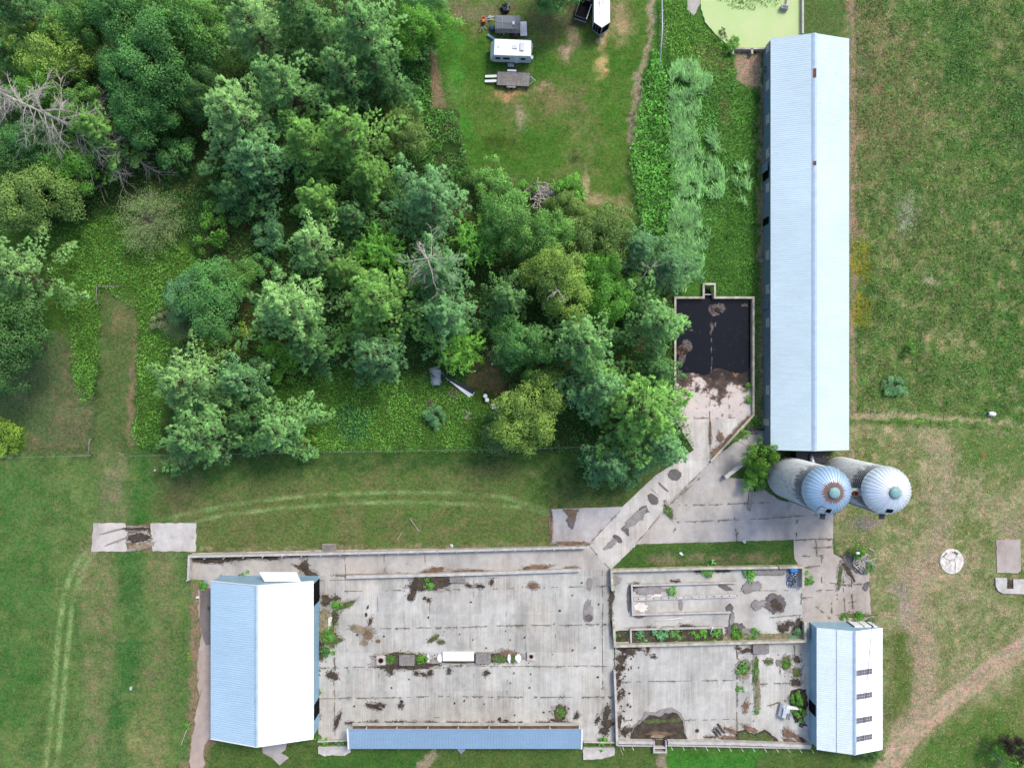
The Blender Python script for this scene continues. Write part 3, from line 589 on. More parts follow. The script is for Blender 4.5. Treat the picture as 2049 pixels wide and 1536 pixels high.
for pts in ([(1474, 1285), (1474, 1480)], [(1560, 1290), (1562, 1380)], [(1480, 1323), (1540, 1320), (1560, 1322)], [(1520, 1367), (1575, 1365)], [(1535, 1410), (1572, 1400)], [(1590, 1290), (1588, 1350)]): joint(pts, .09, .25, .7, 1.5)
for pts in ([(1248, 1014), (1175, 1090)], [(1303, 977), (1337, 1008)], [(1340, 1008), (1440, 905)], [(1272, 1088), (1340, 1010), (1400, 955)], [(1180, 1092), (1222, 1138)], [(1330, 1008), (1358, 1045), (1335, 1085)], [(1358, 1010), (1540, 1005)], [(1360, 1044), (1540, 1036), (1640, 1028)], [(1470, 1035), (1475, 1085)], [(1595, 1030), (1594, 1078)]): joint(pts, .06, .35, .35, .8)
for pts in ([(1590, 1080), (1668, 1078)], [(1605, 1112), (1650, 1110)], [(1632, 1080), (1636, 1112)], [(1602, 1135), (1640, 1132)], [(1645, 1112), (1645, 1165)], [(1680, 1120), (1686, 1165), (1692, 1235)], [(1660, 1165), (1700, 1170), (1740, 1165)], [(1704, 1160), (1708, 1230)], [(1636, 1180), (1676, 1180)], [(1664, 1195), (1664, 1225)], [(1690, 1205), (1712, 1202)], [(1632, 1212), (1660, 1236)], [(1606, 1196), (1636, 1195)], [(1605, 1150), (1602, 1245)], [(1625, 1095), (1665, 1093)]): joint(pts, .07, .25, .45, 1.5)
for pts in ([(1421, 800), (1419, 860), (1421, 922)], [(1355, 836), (1500, 836)]): joint(pts, .06, .3, 0)
for pts in ([(400, 1285), (396, 1300), (402, 1330), (397, 1350), (403, 1380), (396, 1410)], [(690, 1100), (692, 1152)], [(768, 1100), (770, 1150)], [(850, 1100), (851, 1146)], [(1320, 1165), (1322, 1195)], [(1250, 1255), (1420, 1250)], [(1480, 1182), (1600, 1180)], [(1540, 1235), (1600, 1230)]): joint(pts, .05, .25, .1, 1.2)
kind(JT.build('paving_joint', M_JOINT), 'structure')

# ================================================================== MANURE PIT floor, standing water
fx_ = np.linspace(1350, 1506, 79); fy_ = np.linspace(596, 838, 122)
FXG, FYG = np.meshgrid(fx_, fy_)
zz = np.where(FYG < 655, -1.0, -1.0 + (FYG - 655) / 175 * 1.06)
wx, wy = (FXG - CX) * S, (CY - FYG) * S
zz = zz + .42 * (fbm(wx, wy, 2.8, 90) - .5) * np.clip((838 - FYG) / 30, 0, 1)
for bx, by, r_, hh in ((1437, 620, 15, .62), (1425, 655, 5, .6), (1493, 610, 7, .5), (1366, 700, 16, .55)):
    zz += hh * np.exp(-(((FXG - bx) / r_) ** 2 + ((FYG - by) / (r_ * .8)) ** 2)) * (.6 + .9 * fbm(wx, wy, .7, 95))
zz = np.minimum(zz, np.where(FYG > 815, .02, 1)); zz = np.maximum(zz, -1.15)
Vp = np.stack([wx, wy, zz], -1).reshape(-1, 3); ip = np.arange(Vp.shape[0]).reshape(FXG.shape)
Fp = np.stack([ip[1:, :-1], ip[1:, 1:], ip[:-1, 1:], ip[:-1, :-1]], -1).reshape(-1, 4)
m, nt, out = new_mat('pit_concrete'); b = NT(nt)
tc = b.n('ShaderNodeTexCoord').outputs['Object']
sep = b.n('ShaderNodeSeparateXYZ'); b.l(tc, sep.inputs[0])
cn = b.math('ADD', b.noise(tc, .3, 8, .66), b.math('MULTIPLY', sep.outputs['Y'], -.055))
base = b.mix('MIX', b.rng(cn, .53, .57, 0, 1), (*A(92, 78, 70), 1), (*A(212, 201, 194), 1))
base = b.mix('MIX', b.rng(cn, .40, .54, 1, 0), base, (*A(52, 45, 42), 1))
c2 = b.mix('MIX', b.rng(b.noise(tc, .9, 6, .7), .56, .62, 0, .9), base, (*A(150, 108, 82), 1))
c3 = b.mix('MIX', b.rng(b.noise(tc, 2.4, 6, .75), .6, .66, 0, .7), c2, (*A(70, 62, 56), 1))
finish(b, out, c3, .8, .25, 0, b.noise(tc, 5, 4), .3, .05)
pf = link(bpy.data.objects.new('pit_floor', mesh_np('pit_floor', Vp, Fp, None, m))); kind(pf, 'structure')
mb = MB(); mb.prism(G2([(1350, 596), (1506, 596), (1506, 800), (1350, 800)]), -.49, -.44)
m, nt, out = new_mat('black_slurry'); b = NT(nt)
tc = b.n('ShaderNodeTexCoord').outputs['Object']
scum = b.rng(b.noise(tc, 1.1, 8, .7), .62, .67, 0, .8)
c = b.mix('MIX', scum, (.007, .008, .012, 1), (*A(70, 60, 56), 1))
finish(b, out, c, b.rng(scum, 0, .8, .12, .7), .12, 0, b.noise(tc, .7, 3), .06, .05)
kind(mb.build('slurry_water', m), 'structure')
mb = MB(); mb.prism(G2([(1404, 567), (1431, 567), (1431, 597), (1404, 597)]), -1.3, -.9)
kind(mb.build('shaft_water', m), 'structure')
mb = MB()
for k, (px, py, rx, ry) in enumerate(((1438, 612, 13, 6), (1430, 622, 9, 5), (1446, 618, 8, 6), (1432, 628, 8, 4), (1422, 618, 3, 6), (1426, 652, 3, 10), (1433, 649, 2, 5), (1424, 664, 2, 6), (1425, 680, 1.4, 5), (1425, 700, 1.2, 7), (1426, 722, 1.4, 8), (1425, 738, 1.6, 6), (1492, 610, 6, 3), (1384, 660, 4, 2), (1376, 692, 9, 15), (1366, 715, 8, 12))):
    mb.prism(G2(blob(px, py, rx, ry, 0, k + 60, 40, .6)), -.5, -.425 + k * .0015)
m, nt, out = new_mat('dried_scum'); b = NT(nt); tc = b.n('ShaderNodeTexCoord').outputs['Object']
finish(b, out, b.mix('MIX', b.rng(b.noise(tc, 2.0, 6, .7), .42, .58, 0, 1), (*A(70, 62, 60), 1), (*A(118, 108, 104), 1)), .85, .2, 0, b.noise(tc, 6, 4), .3, .03)
kind(mb.build('floating_scum', m), 'structure')
# duckweed pond
m, nt, out = new_mat('duckweed'); b = NT(nt)
tc = b.n('ShaderNodeTexCoord').outputs['Object']
c = b.mix('MIX', b.rng(b.noise(tc, .18, 4), .35, .65, 0, 1), (*A(180, 208, 134), 1), (*A(196, 212, 150), 1))
c = b.mix('MIX', b.rng(b.noise(tc, 1.6, 6, .8), .66, .74, 0, .5), c, (*A(140, 180, 90), 1))
finish(b, out, c, .7, .3, 0, b.noise(tc, 30, 2), .05, .01)
mb = MB(); mb.prism(G2(rough_edge([(1396, -60), (1606, -60), (1606, 68), (1540, 100), (1470, 100), (1440, 80), (1410, 45), (1402, 20)], 1.2, 6, 77)), -.05, .16)
kind(mb.build('pond_water', m), 'structure')
# ================================================================== BUILDINGS
R_LONG = roof_mat('pale_steel_roof', A(206, 226, 233, 1.5), (175, 198, 210), .25, 0, .42)
R_WESTL = roof_mat('shaded_blue_white_roof', A(178, 206, 224, 1.42), (140, 178, 205), .2, 0, .5)  # pale-blue west slope with its shade put into the colour
R_WESTR = roof_mat('white_steel_roof', A(250, 251, 252, 1.3), (230, 225, 220), .15, 0, .45)
R_EAST = roof_mat('shaded_pale_blue_roof', A(228, 240, 248, 1.42), (180, 195, 205), .25, 0, .45)  # west slope of the small barn, shade put in as a bluer tone
R_FEED = roof_mat('blue_steel_roof', A(150, 180, 204, 1.5), (110, 145, 180), .3, 0, .45)
M_SIDING = simple('grey_blue_siding', A(118, 138, 156), .6, .14, 1.5, .3)
M_CWALL = simple('cast_concrete', A(196, 191, 184), .85, .22, 1.2, .2, 0, .3)
M_CWALLM = simple('lichened_concrete', A(190, 184, 166), .88, .4, 1.0, .2, 0, .35)
M_CREAM = simple('covered_window_board', A(190, 190, 176), .7, .15, 2, .3)

M_RIDGE = simple('ridge_flashing', A(176, 198, 216, 1.5), .45, .12, .8, .5, .1)
def rib_slope(mb, p00, p01, p10, p11, pitch, h=.035, th=.05):
    """corrugated sheet: p0* eave, p1* ridge, ribs run up the slope, repeat along *0 -> *1"""
    p00, p01, p10, p11 = map(Vector, (p00, p01, p10, p11))
    L = (p01 - p00).length; n = max(2, int(L / pitch)); nrm = (p01 - p00).cross(p10 - p00).normalized()
    if nrm.z < 0: nrm = -nrm
    ts = []
    for i in range(n):
        for f, hh in ((0, 0), (.62, 0), (.72, h), (.9, h)): ts.append(((i + f) / n, hh))
    ts.append((1, 0)); vs = []; fs = []
    for t, hh in ts:
        vs += [p00.lerp(p01, t) + nrm * hh, p10.lerp(p11, t) + nrm * hh]
    for i in range(len(ts) - 1): fs.append((2 * i, 2 * i + 1, 2 * i + 3, 2 * i + 2))
    b0 = len(vs); vs += [q - nrm * th for q in (p00, p01, p11, p10)]
    e = len(ts) - 1
    fs += [(b0, b0 + 1, b0 + 2, b0 + 3), tuple([2 * i for i in range(len(ts))] + [b0 + 1, b0]), tuple([2 * i + 1 for i in range(len(ts))] + [b0 + 2, b0 + 3]), (0, b0, b0 + 3, 1), (2 * e, 2 * e + 1, b0 + 2, b0 + 1)]
    mb.add(vs, fs)

def gable(name, label, cat, x0, x1, y0, y1, eh, rh, ov, wm, rml, rmr, pitch, xm=None):
    """building with ridge along y, coordinates in metres"""
    xm = (x0 + x1) / 2 if xm is None else xm
    t = thing(name, label, cat, (xm, (y0 + y1) / 2, 0)); cy = (y0 + y1) / 2
    L = lambda x, y, z: (x - xm, y - cy, z)
    mb = MB(); sl = (rh - eh) / (xm - x0); wx0, wx1, wy0, wy1 = x0 + ov, x1 - ov, y0 + ov, y1 - ov
    e2 = eh + sl * ov - .08
    prof = [(wx0, -.05), (wx1, -.05), (wx1, e2), (xm, rh - .08), (wx0, e2)]
    vs = [L(x, wy0, z) for x, z in prof] + [L(x, wy1, z) for x, z in prof]
    mb.add(vs, [(0, 1, 2, 3, 4), (9, 8, 7, 6, 5), (0, 4, 9, 5), (1, 6, 7, 2)])
    mb.build('wall', wm, t)
    for nm, xe, rm in (('roof_slope', x0, rml), ('roof_slope', x1, rmr)):
        mb = MB(); rib_slope(mb, L(xe, y0, eh), L(xe, y1, eh), L(xm, y0, rh), L(xm, y1, rh), pitch, .035 if name != 'long_barn' else .02); o = mb.build(nm, rm, t)
    mb = MB()
    for sgn, xe in ((-1, x0), (1, x1)):
        pass
    for nm, xe, rm in (('roof_seam', x0, rml), ('roof_seam', x1, rmr)):
        for f in ((.52,) if name == 'small_barn' and xe < xm else ()):
            xa = xe + (xm - xe) * f; za = eh + (rh - eh) * f; M = Matrix.Rotation((-1 if xe < xm else 1) * math.atan(sl), 3, 'Y')
            mb = MB(); mb.box(L(xa, cy, za + .045), (.05, y1 - y0 - .05, .02), M=M); mb.build(nm, M_STEEL, t)
    w = .24 if name != 'long_barn' else .34; d = sl * w
    vs = [L(xm - w, y0 - .02, rh - d + .07), L(xm, y0 - .02, rh + .09), L(xm + w, y0 - .02, rh - d + .07), L(xm - w, y1 + .02, rh - d + .07), L(xm, y1 + .02, rh + .09), L(xm + w, y1 + .02, rh - d + .07)]
    mb.add(vs, [(0, 1, 4, 3), (1, 2, 5, 4)]); mb.build('ridge_cap', M_RIDGE, t)
    return t, L

r_ = lambda px: px * S
# --- long barn
lb, LL = gable('long_barn', 'long pale steel-roofed barn running up the right side beside the two silos', 'barn', r_(501.4), r_(653.5), r_(-128), r_(669), 3.3, 4.92, .1, M_SIDING, R_LONG, R_LONG, .30)
mb = MB()
for yy, ll in ((147, 1.3), (327, .6)): mb.box(LL(r_(577.4), r_(768 - yy) * .954, 5.0), (.4, ll, .05))
mb.build_each('rust_patch', M_RUST, lb)
for k, py in enumerate((95, 170, 238, 306, 375, 510, 578, 645, 780)):
    mb = MB(); x = r_(501.4) + .08; y = (768 - py) * S * .98
    mb.box(LL(x, y, 1.95), (.08, 1.3, .95)); w = mb.build('window', M_CREAM, lb)
    mb = MB(); mb.box(LL(x - .02, y, 1.44), (.14, 1.45, .07)); mb.box(LL(x - .02, y, 2.46), (.12, 1.45, .07)); mb.build_each('sill', M_CWALL, w)
for py, mat in ((345, M_BLACK), (440, M_BLACK), (845, M_CREAM)):
    mb = MB(); mb.box(LL(r_(501.4) + .07, (768 - py) * S * .98, 1.2), (.1, 1.6 if py == 345 else 1.0, 2.3)); mb.build('door', mat, lb)
mb = MB(); mb.box(LL(r_(501.4) - .22, (768 - 333) * S * .98, 1.3), (.1, 1.3, 2.4)); mb.build('sliding_door', M_SIDING, lb)
mb = MB(); mb.box(LL(r_(501.4) + .0, (768 - 607) * S * .985, 1.15), (.12, 1.5, 2.2)); mb.build('door', M_SIDING, lb)
mb = MB(); mb.box(LL(r_(560), r_(-127.2), 1.5), (4.6, .12, 2.9)); mb.build('doorway', M_BLACK, lb)  # black panel paints the shade of the open barn end

# --- feed room between the long barn and the silos, with rack and chute
fr = thing('feed_room', 'dark low feed room squeezed between the long barn end and the two silos', 'feed room', (*g(1612, 912), 0))
mb = MB(); mb.box((-.1, .1, 1.1), (4.2, 1.6, 2.2)); mb.build('wall', M_DARK, fr)
mb = MB(); mb.box((-.1, .1, 2.25), (4.5, 1.9, .1)); mb.build('roof', M_DARK, fr)
mb = MB(); mb.tube([(-.2, .5, 2.3), (-.3, -.3, 3.0), (-.2, -.9, 3.4)], .28, 10); mb.build('feed_chute', M_STEEL, fr)
rk = thing('wooden_rack', 'weathered wooden slatted rack leaning between barn end and right silo', 'rack', (*g(1640, 917), 0))
for dx in (-.55, .55):
    mb = MB(); mb.tube([(dx, -.7, .05), (dx, .55, 2.5)], .07, 5); mb.build('rail', M_GREYW, rk)
for k in range(5):
    t = .15 + k * .18; mb = MB(); mb.box((0, -.7 + 1.25 * t, .1 + 2.4 * t), (1.3, .12, .06)); mb.build('slat', M_GREYW, rk)

# --- west barn
wb, WL = gable('machine_barn', 'wide metal barn with one shaded blue-grey and one white roof slope, lower left', 'barn', r_(-583), r_(-384), r_(-685), r_(-381), 3.5, 5.84, .12, M_BLUEGREY, R_WESTL, R_WESTR, .32)
mb = MB()
for y in (r_(-381) + .03, r_(-685) - .03):
    for xe in (r_(-583), r_(-384)):
        a = Vector(WL(xe, y, 3.5)); c = Vector(WL(r_(-483.5), y, 5.84)); d = c - a
        mb.box((a + c) / 2 + Vector((0, 0, .02)), (d.length, .07, .26), M=Matrix.Rotation(-math.atan2(d.z, d.x) if d.x > 0 else math.atan2(d.z, -d.x), 3, 'Y'))
mb.build_each('gable_trim', M_WHITE, wb)
mb = MB(); mb.box(WL(r_(-384) - .1, r_(-410), 1.7), (.14, 3.2, 3.1)); mb.build('doorway', M_BLACK, wb)
mb = MB(); mb.box(WL(r_(-384) - .1, r_(-640), 1.5), (.14, 2.2, 2.6)); mb.build('doorway', M_BLACK, wb)
mb = MB(); hood = [WL(r_(-478), r_(-381), 3.7), WL(r_(-408), r_(-381), 3.7), WL(r_(-420), r_(-366), 2.9), WL(r_(-492), r_(-366), 2.9)]
hz = [(x, y, z - .08) for x, y, z in hood]; mb.add(hood + hz, [(0, 3, 2, 1), (4, 5, 6, 7), (0, 1, 5, 4), (1, 2, 6, 5), (2, 3, 7, 6), (3, 0, 4, 7)]); mb.build('door_canopy', M_WHITE, wb)

# --- east barn
eb, EL = gable('small_barn', 'pale barn with four ribbed skylight strips on its white right roof slope', 'barn', r_(593), r_(721), r_(-711), r_(-474), 2.9, 4.4, .12, M_BLUEGREY, R_EAST, R_WESTR, .30, r_(657.5))
M_SKY = simple('ribbed_plastic_skylight', A(112, 104, 106), .5, .25, 4, .3)
slE = (4.4 - 2.9) / r_(63.5)
for py in (1343, 1390, 1438, 1474):
    zc = 3.75; f = (H - zc) / H
    sk = None; x0 = r_(657.5) + .35; x1 = x0 + 2.55; yc = (768 - py) * S * f
    zf = lambda x: 4.4 - slE * (x - r_(657.5)) + .06
    mb = MB(); vs = [EL(x, y, zf(x)) for x in (x0, x1) for y in (yc - .38, yc + .38)]; vs2 = [(x, y, z - .05) for x, y, z in vs]
    mb.add(vs + vs2, [(0, 2, 3, 1), (0, 1, 5, 4), (1, 3, 7, 5), (3, 2, 6, 7), (2, 0, 4, 6)]); sk = mb.build('skylight', M_SKY, eb)
    mb = MB()
    for k in range(7):
        xx = x0 + (x1 - x0) * k / 6; mb.box(EL(xx, yc, zf(xx) + .01), (.07, .84, .04))
    xx = (x0 + x1) / 2; mb.box(EL(xx, yc, zf(xx) + .012), (2.6, .05, .03), M=Matrix.Rotation(math.atan(slE), 3, 'Y')); mb.build_each('glazing_bar', M_STEEL, sk)
mb = MB(); mb.box(EL(r_(593) + .1, r_(-640), 1.2), (.14, 1.6, 2.2)); mb.build('doorway', M_BLACK, eb)
for dx, w in ((680, 1.5), (698, 1.5), (712, 1.0)):
    mb = MB(); mb.box(EL(r_(dx), r_(-474) - .06, 1.25), (w, .14, 2.1)); mb.build('door', M_WHITE, eb)
mb = MB()
for dx in (670, 689, 705, 717): mb.box(EL(r_(dx), r_(-474) - .02, 1.2), (.09, .12, 2.3))
mb.build_each('door_frame', M_DARK, eb)

# --- bunk shed (mono-pitch) along the south edge
fx0, fx1 = r_((697 - CX) * .975), r_((1163.5 - CX) * .975); fyN = r_((768 - 1458) * .972); fyS = r_((768 - 1497) * .979)
fs = thing('feed_bunk_shed', 'long narrow blue-roofed feed bunk shed along the bottom edge of the yard', 'shed', ((fx0 + fx1) / 2, (fyN + fyS) / 2, 0)); cx_, cy_ = (fx0 + fx1) / 2, (fyN + fyS) / 2
FL = lambda x, y, z: (x - cx_, y - cy_, z)
mb = MB(); rib_slope(mb, FL(fx0, fyS, 2.25), FL(fx1, fyS, 2.25), FL(fx0, fyN, 2.9), FL(fx1, fyN, 2.9), .22, .04); mb.build('roof', R_FEED, fs)
mb = MB(); mb.box(FL((fx0 + fx1) / 2, fyS + .2, 1.05), (fx1 - fx0 - .3, .12, 2.2)); mb.build('wall', M_BLUEGREY, fs)
mb = MB()
for x in (fx0 - .05, fx1 + .05): mb.box(FL(x, (fyN + fyS) / 2, 2.62), (.22, fyN - fyS + .15, .1), M=Matrix.Rotation(math.atan2(.65, fyN - fyS), 3, 'X'))
mb.build_each('end_trim', M_WHITE, fs)
mb = MB(); mb.box(FL((fx0 + fx1) / 2, fyN - .04, 2.93), (fx1 - fx0, .1, .12)); mb.build('fascia', M_STEEL, fs)
by = r_(768 - 1446)
mb = MB(); mb.prism([FL(x, y, 0)[:2] for x, y in ((fx0 + .1, by - .15), (fx1 - .1, by - .15), (fx1 - .1, by + .18), (fx0 + .1, by + .18))], 0, .55); mb.build('bunk_curb', M_CWALL, fs)
mb = MB(); mb.prism([FL(x, y, 0)[:2] for x, y in ((fx0 + .15, by - 1.6), (fx1 - .15, by - 1.6), (fx1 - .15, by - .15), (fx0 + .15, by - .15))], 0, .22); mb.build('bunk_litter', M_BROWN, fs)
for px in (733, 794, 856, 917, 979, 1039, 1101, 1160):
    x = r_(px - CX) * .985; mb = MB(); mb.tube([FL(x - .1, by - .1, .3), FL(x * .99 + (0), fyN - .02, 2.85)], .055, 6); mb.build('post', M_WHITEW, fs)

# ================================================================== SILOS
m, nt, out = new_mat('stave_concrete'); b = NT(nt)
tc = b.n('ShaderNodeTexCoord').outputs['Object']
sep = b.n('ShaderNodeSeparateXYZ'); b.l(tc, sep.inputs[0])
ang = b.math('ARCTAN2', sep.outputs['Y'], sep.outputs['X'])
cmb = b.n('ShaderNodeCombineXYZ'); b.l(b.math('MULTIPLY', ang, 3.05), cmb.inputs[0]); b.l(sep.outputs['Z'], cmb.inputs[1])
br = b.n('ShaderNodeTexBrick', i_Scale=1.0); br.inputs['Brick Width'].default_value = .3; br.inputs['Row Height'].default_value = .75
br.inputs['Color1'].default_value = (*A(222, 220, 212), 1); br.inputs['Color2'].default_value = (*A(190, 190, 186), 1); br.inputs['Mortar'].default_value = (*A(120, 120, 118), 1); br.inputs['Mortar Size'].default_value = .018
b.l(cmb.outputs[0], br.inputs['Vector'])
st = b.scaled(cmb.outputs[0], (2.6, .35, 1)); drip = b.noise(st, 1.0, 5, .7)
lev = b.math('ADD', b.rng(sep.outputs['Z'], 7.0, 13.0, -.34, .34), drip)
c = b.mix('MIX', b.rng(lev, .48, .6, 0, .95), br.outputs['Color'], (*A(70, 68, 66), 1))
c = b.mix('MIX', b.rng(b.noise(tc, 1.3, 6, .75), .55, .68, 0, .45), c, (*A(120, 118, 112), 1))
finish(b, out, c, .9, .2, 0, b.noise(tc, 6, 4), .3, .03)
M_STAVE = m
m, nt, out = new_mat('galvanised_dome'); b = NT(nt)
tc = b.n('ShaderNodeTexCoord').outputs['Object']
oc = objcol(b)
sep = b.n('ShaderNodeSeparateXYZ'); b.l(tc, sep.inputs[0])
rad = b.math('SQRT', b.math('ADD', b.math('MULTIPLY', sep.outputs['X'], sep.outputs['X']), b.math('MULTIPLY', sep.outputs['Y'], sep.outputs['Y'])))
ang = b.math('ARCTAN2', sep.outputs['Y'], sep.outputs['X'])
spike = b.math('ABSOLUTE', b.math('SINE', b.math('MULTIPLY', ang, 18)))
an = b.n('ShaderNodeCombineXYZ'); b.l(b.math('MULTIPLY', ang, 5.0), an.inputs[0])
rr_ = b.math('ADD', rad, b.math('MULTIPLY', spike, .2)); rr_ = b.math('ADD', rr_, b.math('MULTIPLY', b.noise(an.outputs[0], 1.5, 4), -1.7))
at = b.n('ShaderNodeAttribute', attribute_type='OBJECT', attribute_name='rust').outputs['Fac']
rust = b.math('SUBTRACT', 1.0, b.rng(b.math('SUBTRACT', rr_, at), -.18, .0, 0, 1))
c = b.mix('MIX', b.math('MULTIPLY', rust, .95), oc, (*A(108, 76, 68), 1))
halo = b.math('SUBTRACT', 1.0, b.rng(b.math('SUBTRACT', rr_, at), -.05, .5, 0, 1))
c = b.mix('MIX', b.math('MULTIPLY', halo, .25), c, (*A(176, 144, 124), 1))
seam = b.rng(b.math('ABSOLUTE', b.math('SINE', b.math('MULTIPLY', ang, 18))), 0, .16, .55, 1)
sc_ = b.n('ShaderNodeVectorMath', operation='SCALE'); b.l(c, sc_.inputs[0]); b.l(b.math('MULTIPLY', seam, b.rng(b.noise(an.outputs[0], .5, 4), .3, .7, .8, 1.1)), sc_.inputs['Scale'])
finish(b, out, sc_.outputs[0], b.rng(rust, 0, 1, .4, .9), .5, 0.0)
for nd in nt.nodes:
    if nd.type == 'BSDF_PRINCIPLED': b.l(b.rng(rust, 0, 1, .35, 0), nd.inputs['Metallic'])
M_DOME = m

def silo(px, py, label, col, rust, hatch):
    x, y = g(px, py); t = thing('tower_silo', label, 'silo', (x, y, 0), 0, 'pair of tower silos')
    hb = 13.0; r = 3.05
    mb = MB(); mb.lathe([(r, -.1), (r, hb)], 72, cap_top=True, smooth=True); mb.build('stave_wall', M_STAVE, t)
    mb = MB()
    for k in range(27):
        z = .4 + k * .47; n = 40
        mb.lathe([(r + .002, z - .025), (r + .035, z - .02), (r + .035, z + .02), (r + .002, z + .025)], n, cap_top=False)
    mb.build('hoops', M_STEEL, t)
    n = 144; mb = MB(); vs = []; fs_ = []; prof = [(3.16, hb - .12)]
    for i in range(15):
        a = i / 14 * PI / 2 * .93; prof.append((3.14 * math.cos(a), hb + 2.42 * math.sin(a)))
    for r2, z in prof:
        for k in range(n):
            a = 2 * PI * k / n; rr2 = r2 * (1 + (.018 if k % 4 == 0 else 0)); vs.append((rr2 * math.cos(a), rr2 * math.sin(a), z + (.03 if k % 4 == 0 else 0)))
    for i in range(len(prof) - 1):
        for k in range(n): fs_.append((i * n + k, i * n + (k + 1) % n, (i + 1) * n + (k + 1) % n, (i + 1) * n + k))
    fs_.append(tuple(range((len(prof) - 1) * n, len(prof) * n)))
    mb.add(vs, fs_); d = mb.build('dome_roof', M_DOME, t); d.color = (*col, 1); d['rust'] = rust
    mb = MB(); mb.lathe([(.72, hb + 2.3), (.74, hb + 2.5), (.66, hb + 2.62), (.4, hb + 2.72), (.06, hb + 2.76)], 24); cap = mb.build('vent_cap', M_TEAL, d)
    # hatch in the dome on the south side
    a = math.radians(hatch); e = math.radians(38); c = Vector((3.14 * math.cos(e) * math.cos(a), 3.14 * math.cos(e) * math.sin(a), hb + 2.42 * math.sin(e)))
    nrm = Vector((math.cos(e) * math.cos(a) / 3.14, math.cos(e) * math.sin(a) / 3.14, math.sin(e) / 2.42)).normalized()
    M = nrm.to_track_quat('Z', 'X').to_matrix()
    mb = MB(); mb.box(c + nrm * .05, (.62, .8, .08), M=M); mb.build('hatch', M_BLACK, d)
    if rust > .2:
        mb = MB(); mb.box(c + nrm * .1 + M @ Vector((-.05, .75, 0)), (.9, .9, .06), M=M); mb.build('hatch_lid', M_STEEL, d)
    # filler pipe and ladder up the south-west side
    mb = MB(); a2 = math.radians(-108); q = Vector((math.cos(a2), math.sin(a2), 0)); mb.tube([q * (r + .2) + Vector((0, 0, 3.2)), q * (r + .2) + Vector((0, 0, hb - .3)), q * (r - .1) + Vector((0, 0, hb + .9))], .09, 8); mb.build('filler_pipe', M_WHITEW, t)
    mb = MB(); a3 = math.radians(-96); q = Vector((math.cos(a3), math.sin(a3), 0)); sd = Vector((-q.y, q.x, 0))
    for s2 in (-.22, .22): mb.tube([q * (r + .22) + sd * s2 + Vector((0, 0, 3)), q * (r + .22) + sd * s2 + Vector((0, 0, hb + .3))], .025, 4)
    for k in range(26): mb.tube([q * (r + .22) - sd * .22 + Vector((0, 0, 3.2 + k * .38)), q * (r + .22) + sd * .22 + Vector((0, 0, 3.2 + k * .38))], .018, 4)
    mb.build('ladder', M_DARK, t)
    mb = MB(); mb.box(q * (r + .45) + Vector((0, 0, hb - .2)), (.8, .7, .06), rz=a3); mb.build('ladder_platform', M_DARK, t)
    return t
silo(1575.6, 954, 'left concrete silo with blue-grey dome and wide rust burst around its cap', A(166, 194, 220, 1.3), .75, -100)
silo(1680, 954, 'right concrete silo with nearly white dome and a small rust ring', A(232, 240, 247, 1.35), .15, -96)
fx, fy = g(1722, 986, 12.6)
t = thing('silo_filler_walkway', 'small steel walkway with a round hole bridging the two silo tops', 'walkway', (fx - .2, fy, 0))
mb = MB(); mb.box((0, .12, 12.5), (2.3, 1.0, .08)); mb.build('deck', M_STEEL, t)
mb = MB(); mb.lathe([(.36, 12.5), (.36, 13.0), (.3, 13.0), (.3, 12.56)], 20, (-.55, -.05, 0), True); mb.build('chute_mouth', M_RUST, t)
mb = MB(); mb.lathe([(.34, 12.5), (.34, 12.95), (.1, 13.1)], 20, (.45, -.05, 0)); mb.build('chute_cover', M_BLUEGREY, t)
mb = MB()
for dx in (-.6, .45): mb.tube([(dx, -.05, .0), (dx, -.05, 12.5)], .3, 12)
mb.build_each('chute', M_STEEL, t)

# ================================================================== CONCRETE WALLS
def wall_run(mb, pts, w, z0, z1, closed=False):
    """a wall of width w (m) along photograph points, mitred"""
    P2 = [Vector(g(x, y)) for x, y in pts]; n = len(P2); Lh = []; Rh = []
    for i in range(n):
        a = P2[i - 1] if i > 0 else None; c = P2[i + 1] if i < n - 1 else None
        if a is None: d = (c - P2[i]).normalized(); off = Vector((-d.y, d.x)) * w / 2
        elif c is None: d = (P2[i] - a).normalized(); off = Vector((-d.y, d.x)) * w / 2
        else:
            d1 = (P2[i] - a).normalized(); d2 = (c - P2[i]).normalized(); n1 = Vector((-d1.y, d1.x)); n2 = Vector((-d2.y, d2.x))
            bi = (n1 + n2).normalized(); off = bi * (w / 2 / max(.35, bi.dot(n1)))
        Lh.append(P2[i] + off); Rh.append(P2[i] - off)
    for i in range(n - 1):
        q = [Lh[i], Rh[i], Rh[i + 1], Lh[i + 1]]; mb.prism([(p.x, p.y) for p in q], z0, z1, True)
def wall_thing(name, label, cat, runs, w, z0, z1, mat=None):
    t = thing(name, label, cat, (0, 0, 0)); c = g(*runs[0][0]); t.location = (c[0], c[1], 0)
    mb = MB()
    for r in runs: wall_run(mb, r, w, z0, z1)
    mb.v = [(x - c[0], y - c[1], z) for x, y, z in mb.v]
    mb.build('wall_body', mat or M_CWALL, t); return t, c
def posts(t, c, pts, z0, z1, dx, dy, mat=None, r=.05, group=None):
    for px, py in pts:
        x, y = g(px, py); mb = MB(); mb.tube([(x - c[0], y - c[1], z0), (x - c[0] + dx, y - c[1] + dy, z1)], r, 6); mb.build('post', mat or M_WHITEW, t)
t, c = wall_thing('lane_wall', 'long low concrete wall topped with slanting white posts beside the grass', 'wall', [[(382, 1158), (384, 1110), (640, 1105), (900, 1099), (1172, 1092)]], .32, 0, 1.0)
posts(t, c, [(416 + 38.2 * k, 1113 - 1.02 * k * .98) for k in range(20)] + [(383, 1132), (382, 1156)], .6, 2.1, .28, .1)
